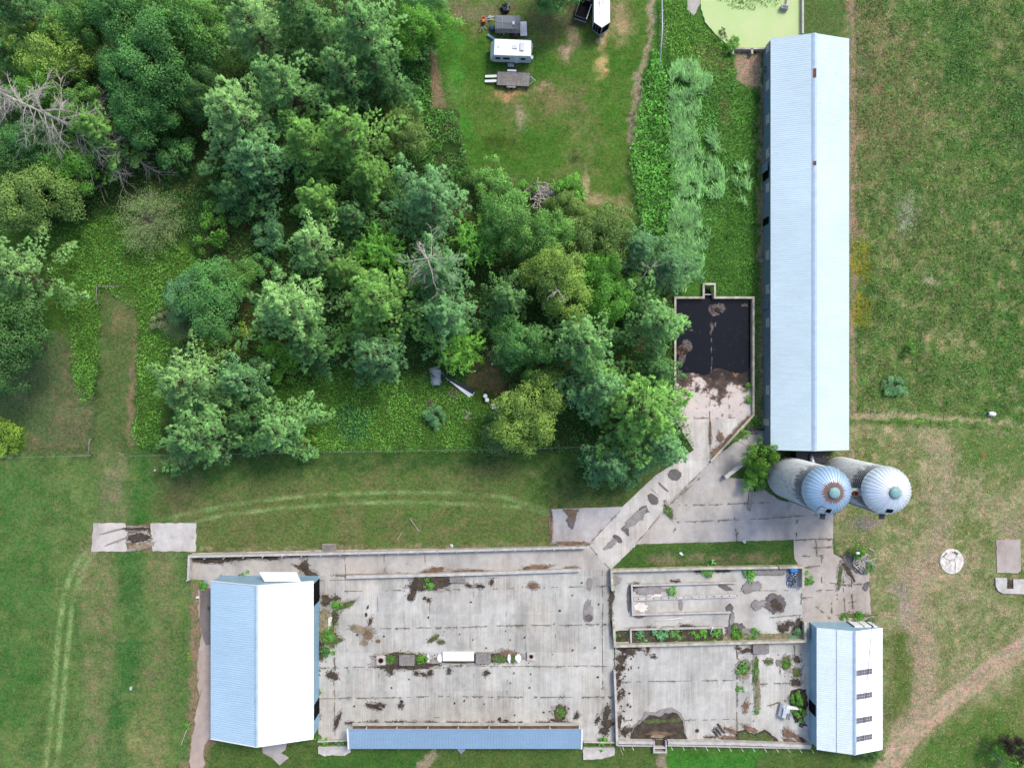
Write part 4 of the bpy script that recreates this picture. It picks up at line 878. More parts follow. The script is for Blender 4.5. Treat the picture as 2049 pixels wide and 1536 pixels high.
wall_thing('bunk_wall', 'straight white-topped concrete wall down the middle of the north lane', 'wall', [[(695, 1152), (930, 1146), (1160, 1138)]], .42, 0, .75)
wall_thing('yard_wall', 'weathered lichened concrete wall enclosing the feeding yard with inner troughs', 'wall', [[(1224, 1178), (1222, 1139), (1400, 1134), (1552, 1132)], [(1555, 1132), (1602, 1131), (1602, 1172)], [(1226, 1238), (1229, 1288), (1420, 1283), (1607, 1278), (1606, 1240)]], .34, 0, 1.0, M_CWALLM)
wall_thing('feed_trough', 'long open concrete feed trough with drilled centre curb in the yard', 'trough', [[(1472, 1163), (1263, 1169), (1265, 1227), (1460, 1222)]], .24, 0, .6)
t, c = wall_thing('trough_curb', 'low pale curb with a row of dark holes inside the trough', 'curb', [[(1267, 1197), (1476, 1190)]], .5, 0, .3)
mb = MB()
for k in range(14):
    x, y = g(1277 + k * 15.1, 1196.6 - k * .5); mb.lathe([(.09, .29), (.09, .312)], 10, (x - c[0], y - c[1], 0))
mb.build_each('drain_hole', M_BLACK, t)
wall_thing('planter_curb', 'three-sided concrete curb round the weedy bed at the yard bottom', 'curb', [[(1262, 1284), (1261, 1257), (1352, 1255), (1445, 1253), (1446, 1262)]], .22, 0, .5)
t, c = wall_thing('pen_wall', 'plain concrete wall along the left side of the lower pen', 'wall', [[(1228, 1338), (1231, 1410), (1233, 1484)]], .3, 0, 1.0)
t, c = wall_thing('pen_bottom_wall', 'double concrete wall with small white outside posts below the lower pen', 'wall', [[(1234, 1478), (1304, 1479)], [(1334, 1479), (1480, 1481), (1618, 1486)]], .42, 0, 1.0)
posts(t, c, [(1244, 1487), (1263, 1487)] + [(1340 + 23.2 * k, 1487 + .45 * k) for k in range(13)], .3, 1.5, .1, -.2, None, .04)
mb = MB(); wall_run(mb, [(1234, 1486), (1304, 1487)], .2, 0, .7); wall_run(mb, [(1334, 1486), (1618, 1492)], .2, 0, .7); mb.v = [(x - c[0], y - c[1], z) for x, y, z in mb.v]; mb.build_each('outer_rail', M_CWALL, t)
t, c = wall_thing('catch_basin', 'square concrete catch basin with a divided end below the lower pen', 'basin', [[(1307, 1478), (1307, 1500), (1331, 1500), (1331, 1478)], [(1308, 1491), (1330, 1491)]], .2, 0, .7)
mb = MB(); x, y = g(1319, 1485); mb.prism([(x - c[0] + dx, y - c[1] + dy) for dx, dy in ((-.8, -.5), (.8, -.5), (.8, .5), (-.8, .5))], 0, .12); mb.build('sludge', M_SOIL_SHADE, t)
t, c = wall_thing('pit_wall', 'tan-topped concrete retaining wall round the black slurry pit', 'wall', [[(1350, 815), (1350, 596), (1406.5, 596), (1406.5, 569), (1429, 569), (1429, 596), (1506, 596), (1506, 830), (1421, 922)]], .3, -1.3, .45, M_CWALLM)
mb = MB(); mb.tube([(Vector(g(1407, 589)).x - c[0], Vector(g(1407, 589)).y - c[1], -.2), (Vector(g(1429, 589)).x - c[0], Vector(g(1429, 589)).y - c[1], -.2)], .08, 6); mb.build('cross_pipe', M_WHITEW, t)
wall_thing('ramp_wall', 'short angled concrete wall beside the bush left of the silos', 'wall', [[(1504, 908), (1447, 953)]], .55, 0, 1.2)
wall_thing('barn_curb', 'thin dark concrete curb crossing from the pit to the long barn', 'curb', [[(1492, 857), (1536, 859)]], .3, 0, .5, M_DARK)
wall_thing('pond_wall', 'straight grey concrete wall along the right edge of the green pond', 'wall', [[(1603, -60), (1603, 72)]], .28, -.2, .7)
wall_thing('outlet_wall', 'small three-sided concrete outlet at the pond bottom edge', 'wall', [[(1463.5, 113), (1464, 102), (1530, 102)], [(1501, 102), (1502, 113)]], .26, 0, .8, M_CWALLM)
t, c = wall_thing('left_planter', 'shallow concrete planter at the left end of the blue bunk shed', 'planter', [[(637, 1480), (696, 1478)], [(638, 1492), (697, 1491)]], .16, 0, .5)
x, y = g(667, 1501); mb = MB(); mb.prism([(p[0] - c[0], p[1] - c[1]) for p in G2(rough_edge([(637, 1494), (702, 1494), (702, 1503), (690, 1510), (665, 1508), (650, 1511), (637, 1505)], .8, 5, 3))], 0, .2); mb.build('apron', M_CWALL, t)
t, c = wall_thing('right_planter', 'shallow concrete planter at the right end of the blue bunk shed', 'planter', [[(1167, 1481), (1229, 1482)], [(1167, 1494), (1229, 1494)]], .16, 0, .5)
mb = MB(); mb.prism([(p[0] - c[0], p[1] - c[1]) for p in G2(rough_edge([(1166, 1496), (1230, 1496), (1229, 1509), (1205, 1516), (1167, 1518)], .6, 5, 4))], 0, .2); mb.build('apron', M_CWALL, t)
t = thing('slab_base', 'pale U-shaped concrete base with a dark slot at the right edge', 'slab', (*g(2020, 1172), 0))
mb = MB(); mb.prism([(p[0] - t.location.x, p[1] - t.location.y) for p in G2([(1990, 1155), (2013, 1155), (2013, 1177), (2026, 1177), (2026, 1158), (2066, 1158), (2066, 1188), (2005, 1186), (1996, 1181), (1991, 1172)])], -.05, .22); mb.build('slab', M_CWALL, t)
mb = MB(); mb.prism([(p[0] - t.location.x, p[1] - t.location.y) for p in G2([(2013.3, 1160), (2025.7, 1160), (2025.7, 1176.7), (2013.3, 1176.7)])], -.05, .05); mb.build('slot', M_SOIL_SHADE, t)
# standpipe blocks and covers in the courtyard
def block(name, label, cat, px, py, w, d, h, mat, hole=None, rz=0):
    x, y = g(px, py, h); t = thing(name, label, cat, (x, y, 0), rz); mb = MB(); mb.box((0, 0, h / 2), (w, d, h)); mb.build('body', mat, t, .02)
    if hole:
        mb = MB(); mb.lathe([(hole * 1.6, h - .02), (hole * 1.6, h + .02), (hole, h + .04), (hole, h - .1)], 16, cap_top=False); mb.build('collar', M_RUST, t)
        mb = MB(); mb.lathe([(hole, h - .05), (hole, h + .012)], 16); mb.build('pipe_mouth', M_BLACK, t)
    return t
block('standpipe_block', 'square concrete block with a rusty pipe hole at the trough left end', 'concrete block', 762, 1321, 1.35, 1.3, .4, M_CWALL, .26)
block('standpipe_block', 'square stained concrete block with a pipe hole right of the white trough', 'concrete block', 1063, 1313, 1.3, 1.2, .4, M_CWALL, .2)
for px, py, w, d, lab in ((814, 1321, 2.3, 1.55, 'grey board trough cover between two green weed patches'), (967, 1317, 2.3, 1.6, 'grey board trough cover at the right end of the white lid'), (915, 1158, 2.3, 1.1, 'grey lid beside the weedy hole under the bunk wall'), (1523, 1298, 2.4, 1.4, 'grey lid against the wall at the pen top')):
    t = block('trough_cover', lab, 'cover', px, py, w, d, .5, M_GREYW)
    mb = MB(); mb.box((0, d * .36, .53), (w * .98, .05, .03)); mb.box((0, -d * .1, .515), (w * .98, .02, .02)); mb.build('batten', M_GREYW, t)
t = block('white_trough', 'long white-painted trough lid down the middle of the courtyard', 'trough', 917, 1313, 4.7, 1.35, .34, M_WHITE)
for px, w in ((880, .7), (857, .35), (1019, .5), (1037, .9)):
    x, y = g(px, 1316, .3); o = bpy.data.objects
    mb = MB(); mb.v = []; q = blob(px, 1315, w / S / 2, 8, 0, px, 20, .3); mb.prism([(a - t.location.x, b_ - t.location.y) for a, b_ in G2(q)], 0, .3); mb.build('lid_fragment', M_WHITE, t)
x, y = g(1904, 1122); t = thing('cistern_lid', 'round cracked white concrete cistern lid in the dry grass', 'lid', (x, y, 0))
mb = MB(); mb.prism([(a - x, b_ - y) for a, b_ in G2(blob(1904, 1122, 23.5, 25, 0, 5, 60, .02))], -.05, .1); mb.build('lid', simple('chalky_concrete', A(222, 214, 204), .9, .4, 1.8, .2, 0, .4), t)
mb = MB()
for pts in ([(-1.5, .9), (-.9, .35), (-.3, .15), (.4, .3), (.9, 1.2)], [(.4, .1), (.55, -.4), (.45, -1.2), (.5, -1.6)], [(-.3, .05), (-.35, -.2)]):
    mb.tube([(a, b_, .125) for a, b_ in pts], .025, 4)
mb.build('crack', M_SOIL_SHADE, t)
mb = MB(); mb.box((-1.0, 1.0, .12), (.7, .14, .05), .8); mb.box((.62, 1.2, .12), (.55, .34, .05), -.5); mb.box((.2, 1.35, .115), (.4, .12, .04), -.1); mb.build_each('broken_rim', M_STAIN, t)
# ================================================================== VEGETATION
def pine_crown(seed, R, h, lo=.22, dens=1.0, droop=.0):
    """white pine: separate feathered arms in tiers, pointed tips, gaps between"""
    r = np.random.default_rng(seed); P_, D_, L_, W_, T_, N_ = [], [], [], [], [], []
    z = lo * h; limbs = []; lobe = 1 + .3 * np.sin(np.arange(64) / 64 * 6.283 * int(r.integers(3, 6)) + r.random() * 6) + r.normal(size=64) * .05
    while z < h * .97:
        t = (z - lo * h) / (h * (1 - lo)); nb = int(r.integers(4, 7)) if t < .75 else 4; a0 = r.random() * 6.28
        for k in range(nb):
            a = a0 + 6.28 * k / nb + r.normal() * .22
            L = R * (1 - t ** 1.35) * (.55 + .62 * r.random()) * lobe[int(a / 6.2832 * 64) % 64] + .5
            pit = .02 + .8 * t ** 1.2 + r.normal() * .07 - droop
            d = np.array([math.cos(a) * math.cos(pit), math.sin(a) * math.cos(pit), math.sin(pit)]); sd = np.array([-math.sin(a), math.cos(a), 0]); up = np.array([0, 0, 1.0])
            limbs.append((z, d, L)); bend = r.normal() * .12
            npl = int((8 + L * 7.5) * dens)
            s = .22 + .78 * r.random(npl) ** .75
            wid = np.minimum(.25 * L, 1.1) * np.sin(np.pi * np.clip(s, 0, 1) ** 1.5) ** .8 + .1
            q = r.random(npl) * 2 - 1; off = q * wid
            pos = np.array([0, 0, z]) + d * (L * s)[:, None] + sd * (off + bend * L * s * s)[:, None] + up * ((1 - q * q) * .22 - .06 + r.normal(size=npl) * .07 + .16 * s * s)[:, None]
            pd = d * .95 + sd * (q * .85)[:, None] + up * .3
            nb2 = 13
            dd = norm(np.repeat(norm(pd), nb2, 0) + r.normal(size=(npl * nb2, 3)) * .42)
            P_.append(np.repeat(pos, nb2, 0) + r.normal(size=(npl * nb2, 3)) * .05); D_.append(dd)
            N_.append(np.repeat(sd * (q * .75)[:, None] + d * .3 + up * .75, nb2, 0) + dd * .45)
            L_.append(.24 + .26 * r.random(npl * nb2)); W_.append(.07 + .06 * r.random(npl * nb2))
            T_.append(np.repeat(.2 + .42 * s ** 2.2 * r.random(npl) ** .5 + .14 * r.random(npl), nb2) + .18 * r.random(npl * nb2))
        z += (.85 + .4 * r.random()) * h / 15
    V, F, T = kites(np.concatenate(P_), np.concatenate(D_), np.concatenate(L_), np.concatenate(W_), np.concatenate(T_), .25, np.concatenate(N_))
    return V, F, T, limbs
def leafy_crown(seed, R, h, lo=.3, nl=34, per=300, leaf=.3, top=1.0):
    r = np.random.default_rng(seed); P_, D_, L_, W_, T_, N_ = [], [], [], [], [], []; limbs = []
    for i in range(nl):
        u = 1 - 1.15 * r.random(); a = r.random() * 6.28; q = math.sqrt(max(0, 1 - u * u)); rad = .6 + .36 * r.random()
        lob = 1 + .24 * math.sin(2 * a + seed) + .2 * math.sin(3 * a + seed * 1.7) + .1 * math.sin(5 * a + seed)
        c = np.array([R * q * rad * lob * math.cos(a), R * q * rad * lob * math.sin(a), h * (lo + (1 - lo) * .5) + h * (1 - lo) * .46 * u * rad * 1.15])
        lr = R * (.11 + .2 * r.random() ** 1.5); limbs.append(c)
        n = int(per * (lr / R / .24) ** 2)
        dn = norm(r.normal(size=(n, 3)) + np.array([0, 0, .45])); shell = lr * (.62 + .42 * r.random(n)[:, None] ** .6)
        bump = 1 + .28 * np.sin(dn[:, :1] * 9 + i) * np.sin(dn[:, 1:2] * 8 + 2 * i)
        P_.append(c + dn * shell * bump * np.array([1, 1, .75])); N_.append(dn * .8 + np.array([0, 0, .45]) + r.normal(size=(n, 3)) * .22); D_.append(norm(dn * .55 + r.normal(size=(n, 3)) * .7))
        L_.append(leaf * (.7 + .6 * r.random(n))); W_.append(leaf * (.45 + .3 * r.random(n)))
        T_.append(.12 + .4 * r.random() + .4 * r.random(n))
    V, F, T = kites(np.concatenate(P_), np.concatenate(D_), np.concatenate(L_), np.concatenate(W_), np.concatenate(T_), .35, np.concatenate(N_))
    return V, F, T, limbs
def trunk_mesh(name, h, r0, limbs, kind_):
    mb = MB(); mb.tube([(0, 0, -.1), (.05, .03, h * .35), (-.04, .05, h * .7), (0, 0, h * .97)], [r0, r0 * .75, r0 * .42, .03], 7)
    for q in limbs:
        if kind_ == 'pine':
            z, d, L = q; a = Vector((0, 0, z)); d = Vector(d); mb.tube([a, a + d * L * .5, a + d * L * .93], [.07, .045, .015], 4)
        else:
            c = Vector(q); a = Vector((0, 0, max(h * .15, c.z * .45))); mb.tube([a, a.lerp(c, .55) + Vector((0, 0, .2)), c], [r0 * .4, r0 * .25, .03], 4)
    me = bpy.data.meshes.new(name); me.from_pydata(mb.v, [], mb.f); me.materials.append(M_BARK); return me
SPEC = {}
for i in range(5):
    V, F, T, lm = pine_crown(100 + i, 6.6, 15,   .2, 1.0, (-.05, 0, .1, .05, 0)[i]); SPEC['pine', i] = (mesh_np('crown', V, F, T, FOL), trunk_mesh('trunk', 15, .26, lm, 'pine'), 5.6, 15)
for i in range(4):
    V, F, T, lm = leafy_crown(200 + i, 5.5, 11, .2, 90, 380, .26); SPEC['leaf', i] = (mesh_np('crown', V, F, T, FOL), trunk_mesh('trunk', 9, .24, lm, 'leaf'), 5.2, 11)
for i in range(3):
    V, F, T, lm = leafy_crown(300 + i, 2.4, 3.4, .05, 26, 230, .19); SPEC['bush', i] = (mesh_np('crown', V, F, T, FOL), trunk_mesh('trunk', 2.4, .08, lm, 'leaf'), 2.4, 3.4)
for i in range(3):
    V, F, T, lm = leafy_crown(400 + i, .8, .9, .02, 9, 60, .2); SPEC['weed', i] = (mesh_np('leaves', V, F, T, FOL), None, .8, .9)
# willowy tree: long arching sprays
def spray_crown(seed, R, h):
    r = np.random.default_rng(seed); P_, D_, L_, W_, T_ = [], [], [], [], []; limbs = []
    for i in range(150):
        a = r.random() * 6.28; L = R * (.2 + .4 * r.random()); b0 = r.random() * 6.28; q0 = R * .62 * math.sqrt(r.random()); z0 = h * (.35 + .5 * r.random()); n = 38
        s = np.sort(r.random(n)); x = L * s; z = z0 + .9 * np.sin(s * 2.2) - .9 * s * s
        pos = np.stack([q0 * math.cos(b0) + x * math.cos(a), q0 * math.sin(b0) + x * math.sin(a), z], 1) + r.normal(size=(n, 3)) * .1; d = np.array([math.cos(a), math.sin(a), .1]); limbs.append(pos[n * 3 // 4])
        P_.append(pos); D_.append(norm(d + r.normal(size=(n, 3)) * .8)); L_.append(.26 + .14 * r.random(n)); W_.append(.13 + .08 * r.random(n)); T_.append(.3 + .3 * s + .35 * r.random(n))
    return (*kites(np.concatenate(P_), np.concatenate(D_), np.concatenate(L_), np.concatenate(W_), np.concatenate(T_), .3), limbs)
for i in range(2):
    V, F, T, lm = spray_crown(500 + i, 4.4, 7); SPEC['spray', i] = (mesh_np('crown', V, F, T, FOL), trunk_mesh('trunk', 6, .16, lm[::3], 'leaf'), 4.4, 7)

PAL = {'p': (118, 164, 102), 'pl': (138, 182, 116), 'pg': (120, 168, 88), 'pb': (114, 162, 110), 'pd': (92, 138, 84), 'd': (104, 150, 80), 'dd': (90, 140, 80), 'dy': (130, 162, 82), 'b': (102, 156, 66),
       'bb': (92, 146, 62), 'o': (112, 142, 78), 'k': (78, 118, 68), 'bl': (100, 146, 102), 'gr': (132, 140, 112), 'yb': (126, 158, 66), 'pur': (62, 52, 56), 'fl': (90, 136, 54)}
_ti = [0]
def tree(sp, px, py, rad, h, pal, label, group=None, name=None, cat=None):
    _ti[0] += 1; i = _ti[0]; n = {'pine': 5, 'leaf': 4, 'bush': 3, 'weed': 3, 'spray': 2}[sp]
    cm, tm, R0, h0 = SPEC[sp, i % n]
    zc = h * .6; x, y = g(px, py, zc); R = rad * S * (H - zc) / H
    name = name or {'pine': 'pine_tree', 'leaf': 'broadleaf_tree', 'bush': 'bush', 'weed': 'weed_plant', 'spray': 'broadleaf_tree'}[sp]
    cat = cat or {'pine': 'pine tree', 'leaf': 'tree', 'bush': 'bush', 'weed': 'weed', 'spray': 'tree'}[sp]
    t = thing(name, label, cat, (x, y, 0), (i * 2.399) % 6.283, group)
    t.scale = (R / R0, R / R0, h / h0)
    o = bpy.data.objects.new('leaves' if sp == 'weed' else 'crown', cm); link(o, t); jit = 1 + .1 * math.sin(i * 5.1); c = A(PAL[pal][0], PAL[pal][1], PAL[pal][2] * .98, .79); o.color = (c[0] * jit, c[1] * jit, c[2] * jit, 1)
    if tm: link(bpy.data.objects.new('trunk', tm), t)
    return t
GW = 'trees of the wood at upper left'
TREES = [
 ('pine', 60, 35, 75, 14, 'pd', 'dark pine in the top left corner of the wood'),
 ('pine', 20, 110, 48, 12, 'pd', 'dark pine at the left edge below the corner pine'),
 ('leaf', 130, 110, 62, 11, 'dy', 'broad tree with yellowish top leaves near the top left corner'),
 ('leaf', 58, 105, 42, 10, 'dy', 'smaller yellow-green tree left of the broad yellowish tree'),
 ('leaf', 170, 60, 50, 12, 'd', 'mid-green tree at the top edge right of the dark corner pine'),
 ('leaf', 255, 40, 62, 13, 'dd', 'round mid-green tree touching the top edge, second tree row start'),
 ('leaf', 330, 120, 84, 14, 'dd', 'largest deep-green broadleaf tree in the upper left wood'),
 ('leaf', 262, 165, 58, 12, 'dd', 'deep-green tree directly left below the largest broadleaf tree'),
 ('leaf', 300, 225, 58, 11, 'dd', 'deep-green tree below the largest broadleaf tree, beside a dark gap'),
 ('leaf', 390, 55, 58, 13, 'd', 'mid-green broadleaf tree at the top edge left of the pale pine'),
 ('leaf', 420, 190, 44, 10, 'k', 'shaded dark tree wedged between deep-green broadleaf and pale pines'),
 ('pine', 515, 60, 82, 16, 'pl', 'pale bluish-green pine at the top, leftmost of the top pines'),
 ('pine', 595, 25, 62, 15, 'p', 'pine at the top edge just right of the pale bluish pine'),
 ('pine', 640, 70, 56, 14, 'pd', 'shaded pine between the two big top pines'),
 ('pine', 735, 75, 88, 17, 'p', 'tall pine at the top of the wood nearest the vehicle lawn'),
 ('pine', 690, 150, 72, 15, 'p', 'pine just below the tall top pine, with dark base'),
 ('pine', 760, 150, 56, 13, 'pd', 'darker pine on the right flank of the top pine group'),
 ('pine', 480, 240, 96, 17, 'pl', 'widest pale pine in the wood centre-left, spreading spiky arms'),
 ('pine', 575, 180, 84, 17, 'p', 'pale pine above centre beside the widest pale pine'),
 ('pine', 520, 320, 74, 14, 'pb', 'bluish pine with shadowed skirt under the widest pale pine'),
 ('pine', 620, 290, 72, 15, 'pg', 'yellow-green pine right of the bluish shadowed pine'),
 ('pine', 705, 280, 88, 16, 'pg', 'big yellow-green pine with bare grey twigs mid wood'),
 ('pine', 740, 360, 52, 13, 'pg', 'lower yellow-green pine at the foot of the twiggy pine'),
 ('pine', 475, 385, 48, 10, 'pd', 'small dark pine under the bluish shadowed pine'),
 ('pine', 635, 405, 54, 13, 'pg', 'narrow bright pine above the fan-shaped pine'),
 ('pine', 630, 492, 66, 15, 'pl', 'fan-shaped pale pine in the middle of the wood'),
 ('pine', 710, 440, 52, 11, 'pd', 'dim pine right of the narrow bright pine'),
 ('pine', 690, 545, 46, 12, 'pg', 'pine linking the fan-shaped pine to the brightest pine'),
 ('pine', 860, 400, 80, 15, 'pb', 'rounded bluish pine just below the hedge corner of the lawn'),
 ('pine', 580, 615, 84, 17, 'pl', 'pale pine overhanging the clearing left of the brightest pine'),
 ('pine', 620, 690, 52, 13, 'pd', 'dark pine below the pale clearing pine'),
 ('pine', 760, 605, 94, 17, 'pg', 'brightest yellow-green pine at the heart of the wood'),
 ('pine', 750, 710, 62, 14, 'pb', 'drooping bluish pine below the brightest pine'),
 ('pine', 875, 550, 72, 16, 'pb', 'bluish-grey pine with a bare bleached top'),
 ('pine', 890, 630, 66, 14, 'pb', 'bluish pine below the bare-topped pine'),
 ('spray', 765, 500, 56, 8, 'bb', 'bright green arching understorey tree above the brightest pine'),
 ('spray', 960, 480, 64, 8, 'bb', 'arching green understorey tree right of the bare-topped pine'),
 ('spray', 920, 700, 58, 8, 'b', 'bright leafy tree hanging over the metal sheet pile'),
 ('pine', 1015, 600, 52, 13, 'p', 'pine in the middle right of the wood beside a dark gap'),
 ('leaf', 1035, 690, 52, 10, 'dd', 'dark tree over the woodpile at the small clearing'),
 ('leaf', 1015, 440, 60, 11, 'd', 'round tree left of centre below the lawn end'),
 ('leaf', 1090, 480, 52, 10, 'd', 'round bright-topped tree below the blue scrap'),
 ('leaf', 1135, 420, 36, 7, 'o', 'small olive tree at the lawn end by the dirt strip'),
 ('leaf', 1205, 470, 62, 9, 'o', 'broad olive-green tree at the bottom of the lawn'),
 ('leaf', 1120, 565, 66, 12, 'dy', 'tall yellow-green tree with pale dead twigs'),
 ('leaf', 1190, 545, 46, 9, 'bb', 'bright tree right of the yellow-green twiggy tree'),
 ('leaf', 1210, 600, 54, 8, 'bb', 'low bright tree above the two big right pines'),
 ('pine', 1275, 500, 54, 10, 'bl', 'bluish feathery tree at the marsh edge'),
 ('pine', 1330, 540, 56, 11, 'bl', 'bluish feathery tree nearest the slurry pit corner'),
 ('leaf', 1280, 585, 40, 7, 'd', 'low tree with fallen bare branches by the marsh'),
 ('pine', 1165, 690, 80, 17, 'p', 'tall pine left of the pit-side pine'),
 ('pine', 1310, 650, 72, 15, 'p', 'pit-side pine reaching over the black slurry'),
 ('pine', 1195, 775, 72, 15, 'pb', 'pine between the tall pine and the lowest big pine'),
 ('leaf', 1055, 825, 68, 11, 'dy', 'yellow-green round tree beside the scrap appliances'),
 ('leaf', 1085, 760, 30, 7, 'd', 'small tree above the yellow-green round tree'),
 ('pine', 1285, 825, 102, 18, 'pg', 'biggest right-hand pine hanging over the concrete ramp'),
 ('pine', 1320, 890, 64, 14, 'pb', 'lower pine beside the ramp under the biggest right pine'),
 ('pine', 1215, 930, 54, 13, 'bl', 'dark drooping pine at the lawn edge above the ramp foot'),
 ('pine', 1310, 745, 52, 11, 'pd', 'shaded pine beside the pit wall between two big pines'),
 ('pine', 385, 765, 78, 16, 'pl', 'palest pine of the lower left cluster'),
 ('pine', 400, 868, 84, 16, 'p', 'lowest pine of the lower left cluster, over the mown grass'),
 ('pine', 560, 858, 66, 13, 'p', 'round pine at the right end of the lower left cluster'),
 ('pine', 480, 760, 54, 12, 'pb', 'bluish pine behind the palest lower left pine'),
 ('pine', 490, 840, 40, 11, 'pd', 'dark pine in the notch of the lower left cluster'),
 ('pine', 15, 545, 76, 16, 'pl', 'pale pine cut by the left edge of the picture'),
 ('leaf', 25, 690, 76, 12, 'k', 'dark tree cut by the left edge below the pale pine'),
 ('leaf', 75, 395, 70, 9, 'o', 'olive tree at the left edge above the pale pine'),
 ('leaf', 20, 330, 56, 9, 'k', 'dark tree at the left edge under the dead branches'),
 ('pine', 205, 265, 62, 12, 'pg', 'green pine behind the foot of the dead tree'),
 ('leaf', 140, 335, 56, 8, 'bb', 'leafy tree below the dead tree'),
 ('leaf', 90, 190, 46, 10, 'b', 'bright tree above the dead branches'),
 ('leaf', 160, 235, 46, 9, 'd', 'mid-green tree partly veiled by dead branches'),
 ('leaf', 70, 290, 52, 9, 'dd', 'shaded tree beneath the dead branches'),
 ('leaf', 430, 600, 66, 8, 'dd', 'dark round tree in the left clearing'),
 ('leaf', 380, 590, 46, 7, 'bl', 'bluish round tree left of the dark clearing tree'),
 ('leaf', 470, 560, 40, 6, 'd', 'small round tree right above the dark clearing tree'),
 ('leaf', 840, 60, 52, 8, 'b', 'bright tree at the top edge beside the vehicle lawn'),
 ('leaf', 850, 20, 44, 7, 'dd', 'dark tree at the top edge beside the vehicle lawn'),
 ('leaf', 1128, -30, 52, 9, 'dd', 'dark tree at the top edge shading the parked truck'),
 ('leaf', 815, 270, 46, 7, 'o', 'olive thin tree on the brushy slope by the lawn hedge'),
]
for sp, px, py, rad, h, pal, lab in TREES: tree(sp, px, py, rad, h, pal, lab, GW if px < 1250 and py < 920 else None)
BUSHES = [
 ('bush', 430, 455, 42, 4.5, 'b', 'bright green bush beside the grey twiggy shrub'),
 ('bush', 360, 312, 42, 4.5, 'dd', 'round dark bush under the big trees left of the widest pine'),
 ('bush', 540, 470, 38, 3.5, 'bl', 'shaded bluish bush beside the brown needle floor'),
 ('bush', 535, 540, 36, 2.5, 'dd', 'dark spiky bush above the pale clearing pine'),
 ('bush', 440, 690, 46, 3.5, 'yb', 'yellow-green bush above the palest lower left pine'),
 ('bush', 555, 722, 48, 4, 'b', 'bright bush right of the lower left pine cluster top'),
 ('bush', 330, 640, 26, 1.6, 'gr', 'greyish twiggy bush in the left clearing'),
 ('bush', 978, 366, 38, 3.2, 'd', 'green bush at the lower left corner of the lawn'),
 ('bush', 1138, 376, 30, 2.6, 'b', 'bright rounded bush at the bottom edge of the lawn'),
 ('bush', 1045, 385, 26, 2, 'bb', 'low bush between the brush heap and the corner bush'),
 ('bush', 1518, 905, 38, 4.5, 'fl', 'bright bush growing between ramp wall and left silo'),
 ('bush', 1510, 955, 30, 2.2, 'bb', 'low green bush at the left silo foot'),
 ('bush', 1445, 68, 10, 1.4, 'k', 'small dark bush at the pond edge'),
 ('bush', 1463, 88, 17, 1.6, 'bb', 'rounded green bush at the pond edge'),
 ('bush', 870, 832, 24, 1.8, 'bl', 'bluish bush below the scrap heap'),
 ('bush', 1005, 868, 40, 3, 'k', 'dark twiggy bush left of the yellow-green round tree'),
 ('bush', 1822, 698, 12, 1.2, 'b', 'single small bright bush in the right meadow'),
 ('bush', 1790, 774, 24, .8, 'bl', 'dark low clump near the meadow bottom'),
 ('bush', 2032, 1508, 34, 4, 'b', 'green bush in the bottom right corner'),
 ('bush', 2028, 1492, 26, 4.6, 'pur', 'dark purple-leaved bush in the bottom right corner'),
 ('bush', 1716, 1104, 15, 1.6, 'bb', 'bush growing through the branch heap'),
 ('bush', 1740, 1135, 11, 1, 'b', 'low weeds right of the branch heap'),
 ('bush', 1742, 1506, 20, 2, 'k', 'dark bush at the bottom corner of the small barn'),
 ('bush', 1594, 1398, 14, 1.0, 'bb', 'weeds behind the overturned tank'),
 ('bush', 1600, 1425, 16, .9, 'bb', 'weeds in front of the overturned tank'),
 ('bush', 610, 890, 18, 1.6, 'yb', 'yellowish bush at the right foot of the lower left pines'),
 ('bush', 0, 870, 46, 2.2, 'yb', 'bright bramble bush at the left edge by the wire fence'),
 ('bush', 1535, 140, 9, 1.6, 'k', 'dark bush against the barn corner by the pond'),
]
for sp, px, py, rad, h, pal, lab in BUSHES: tree(sp, px, py, rad, h, pal, lab)
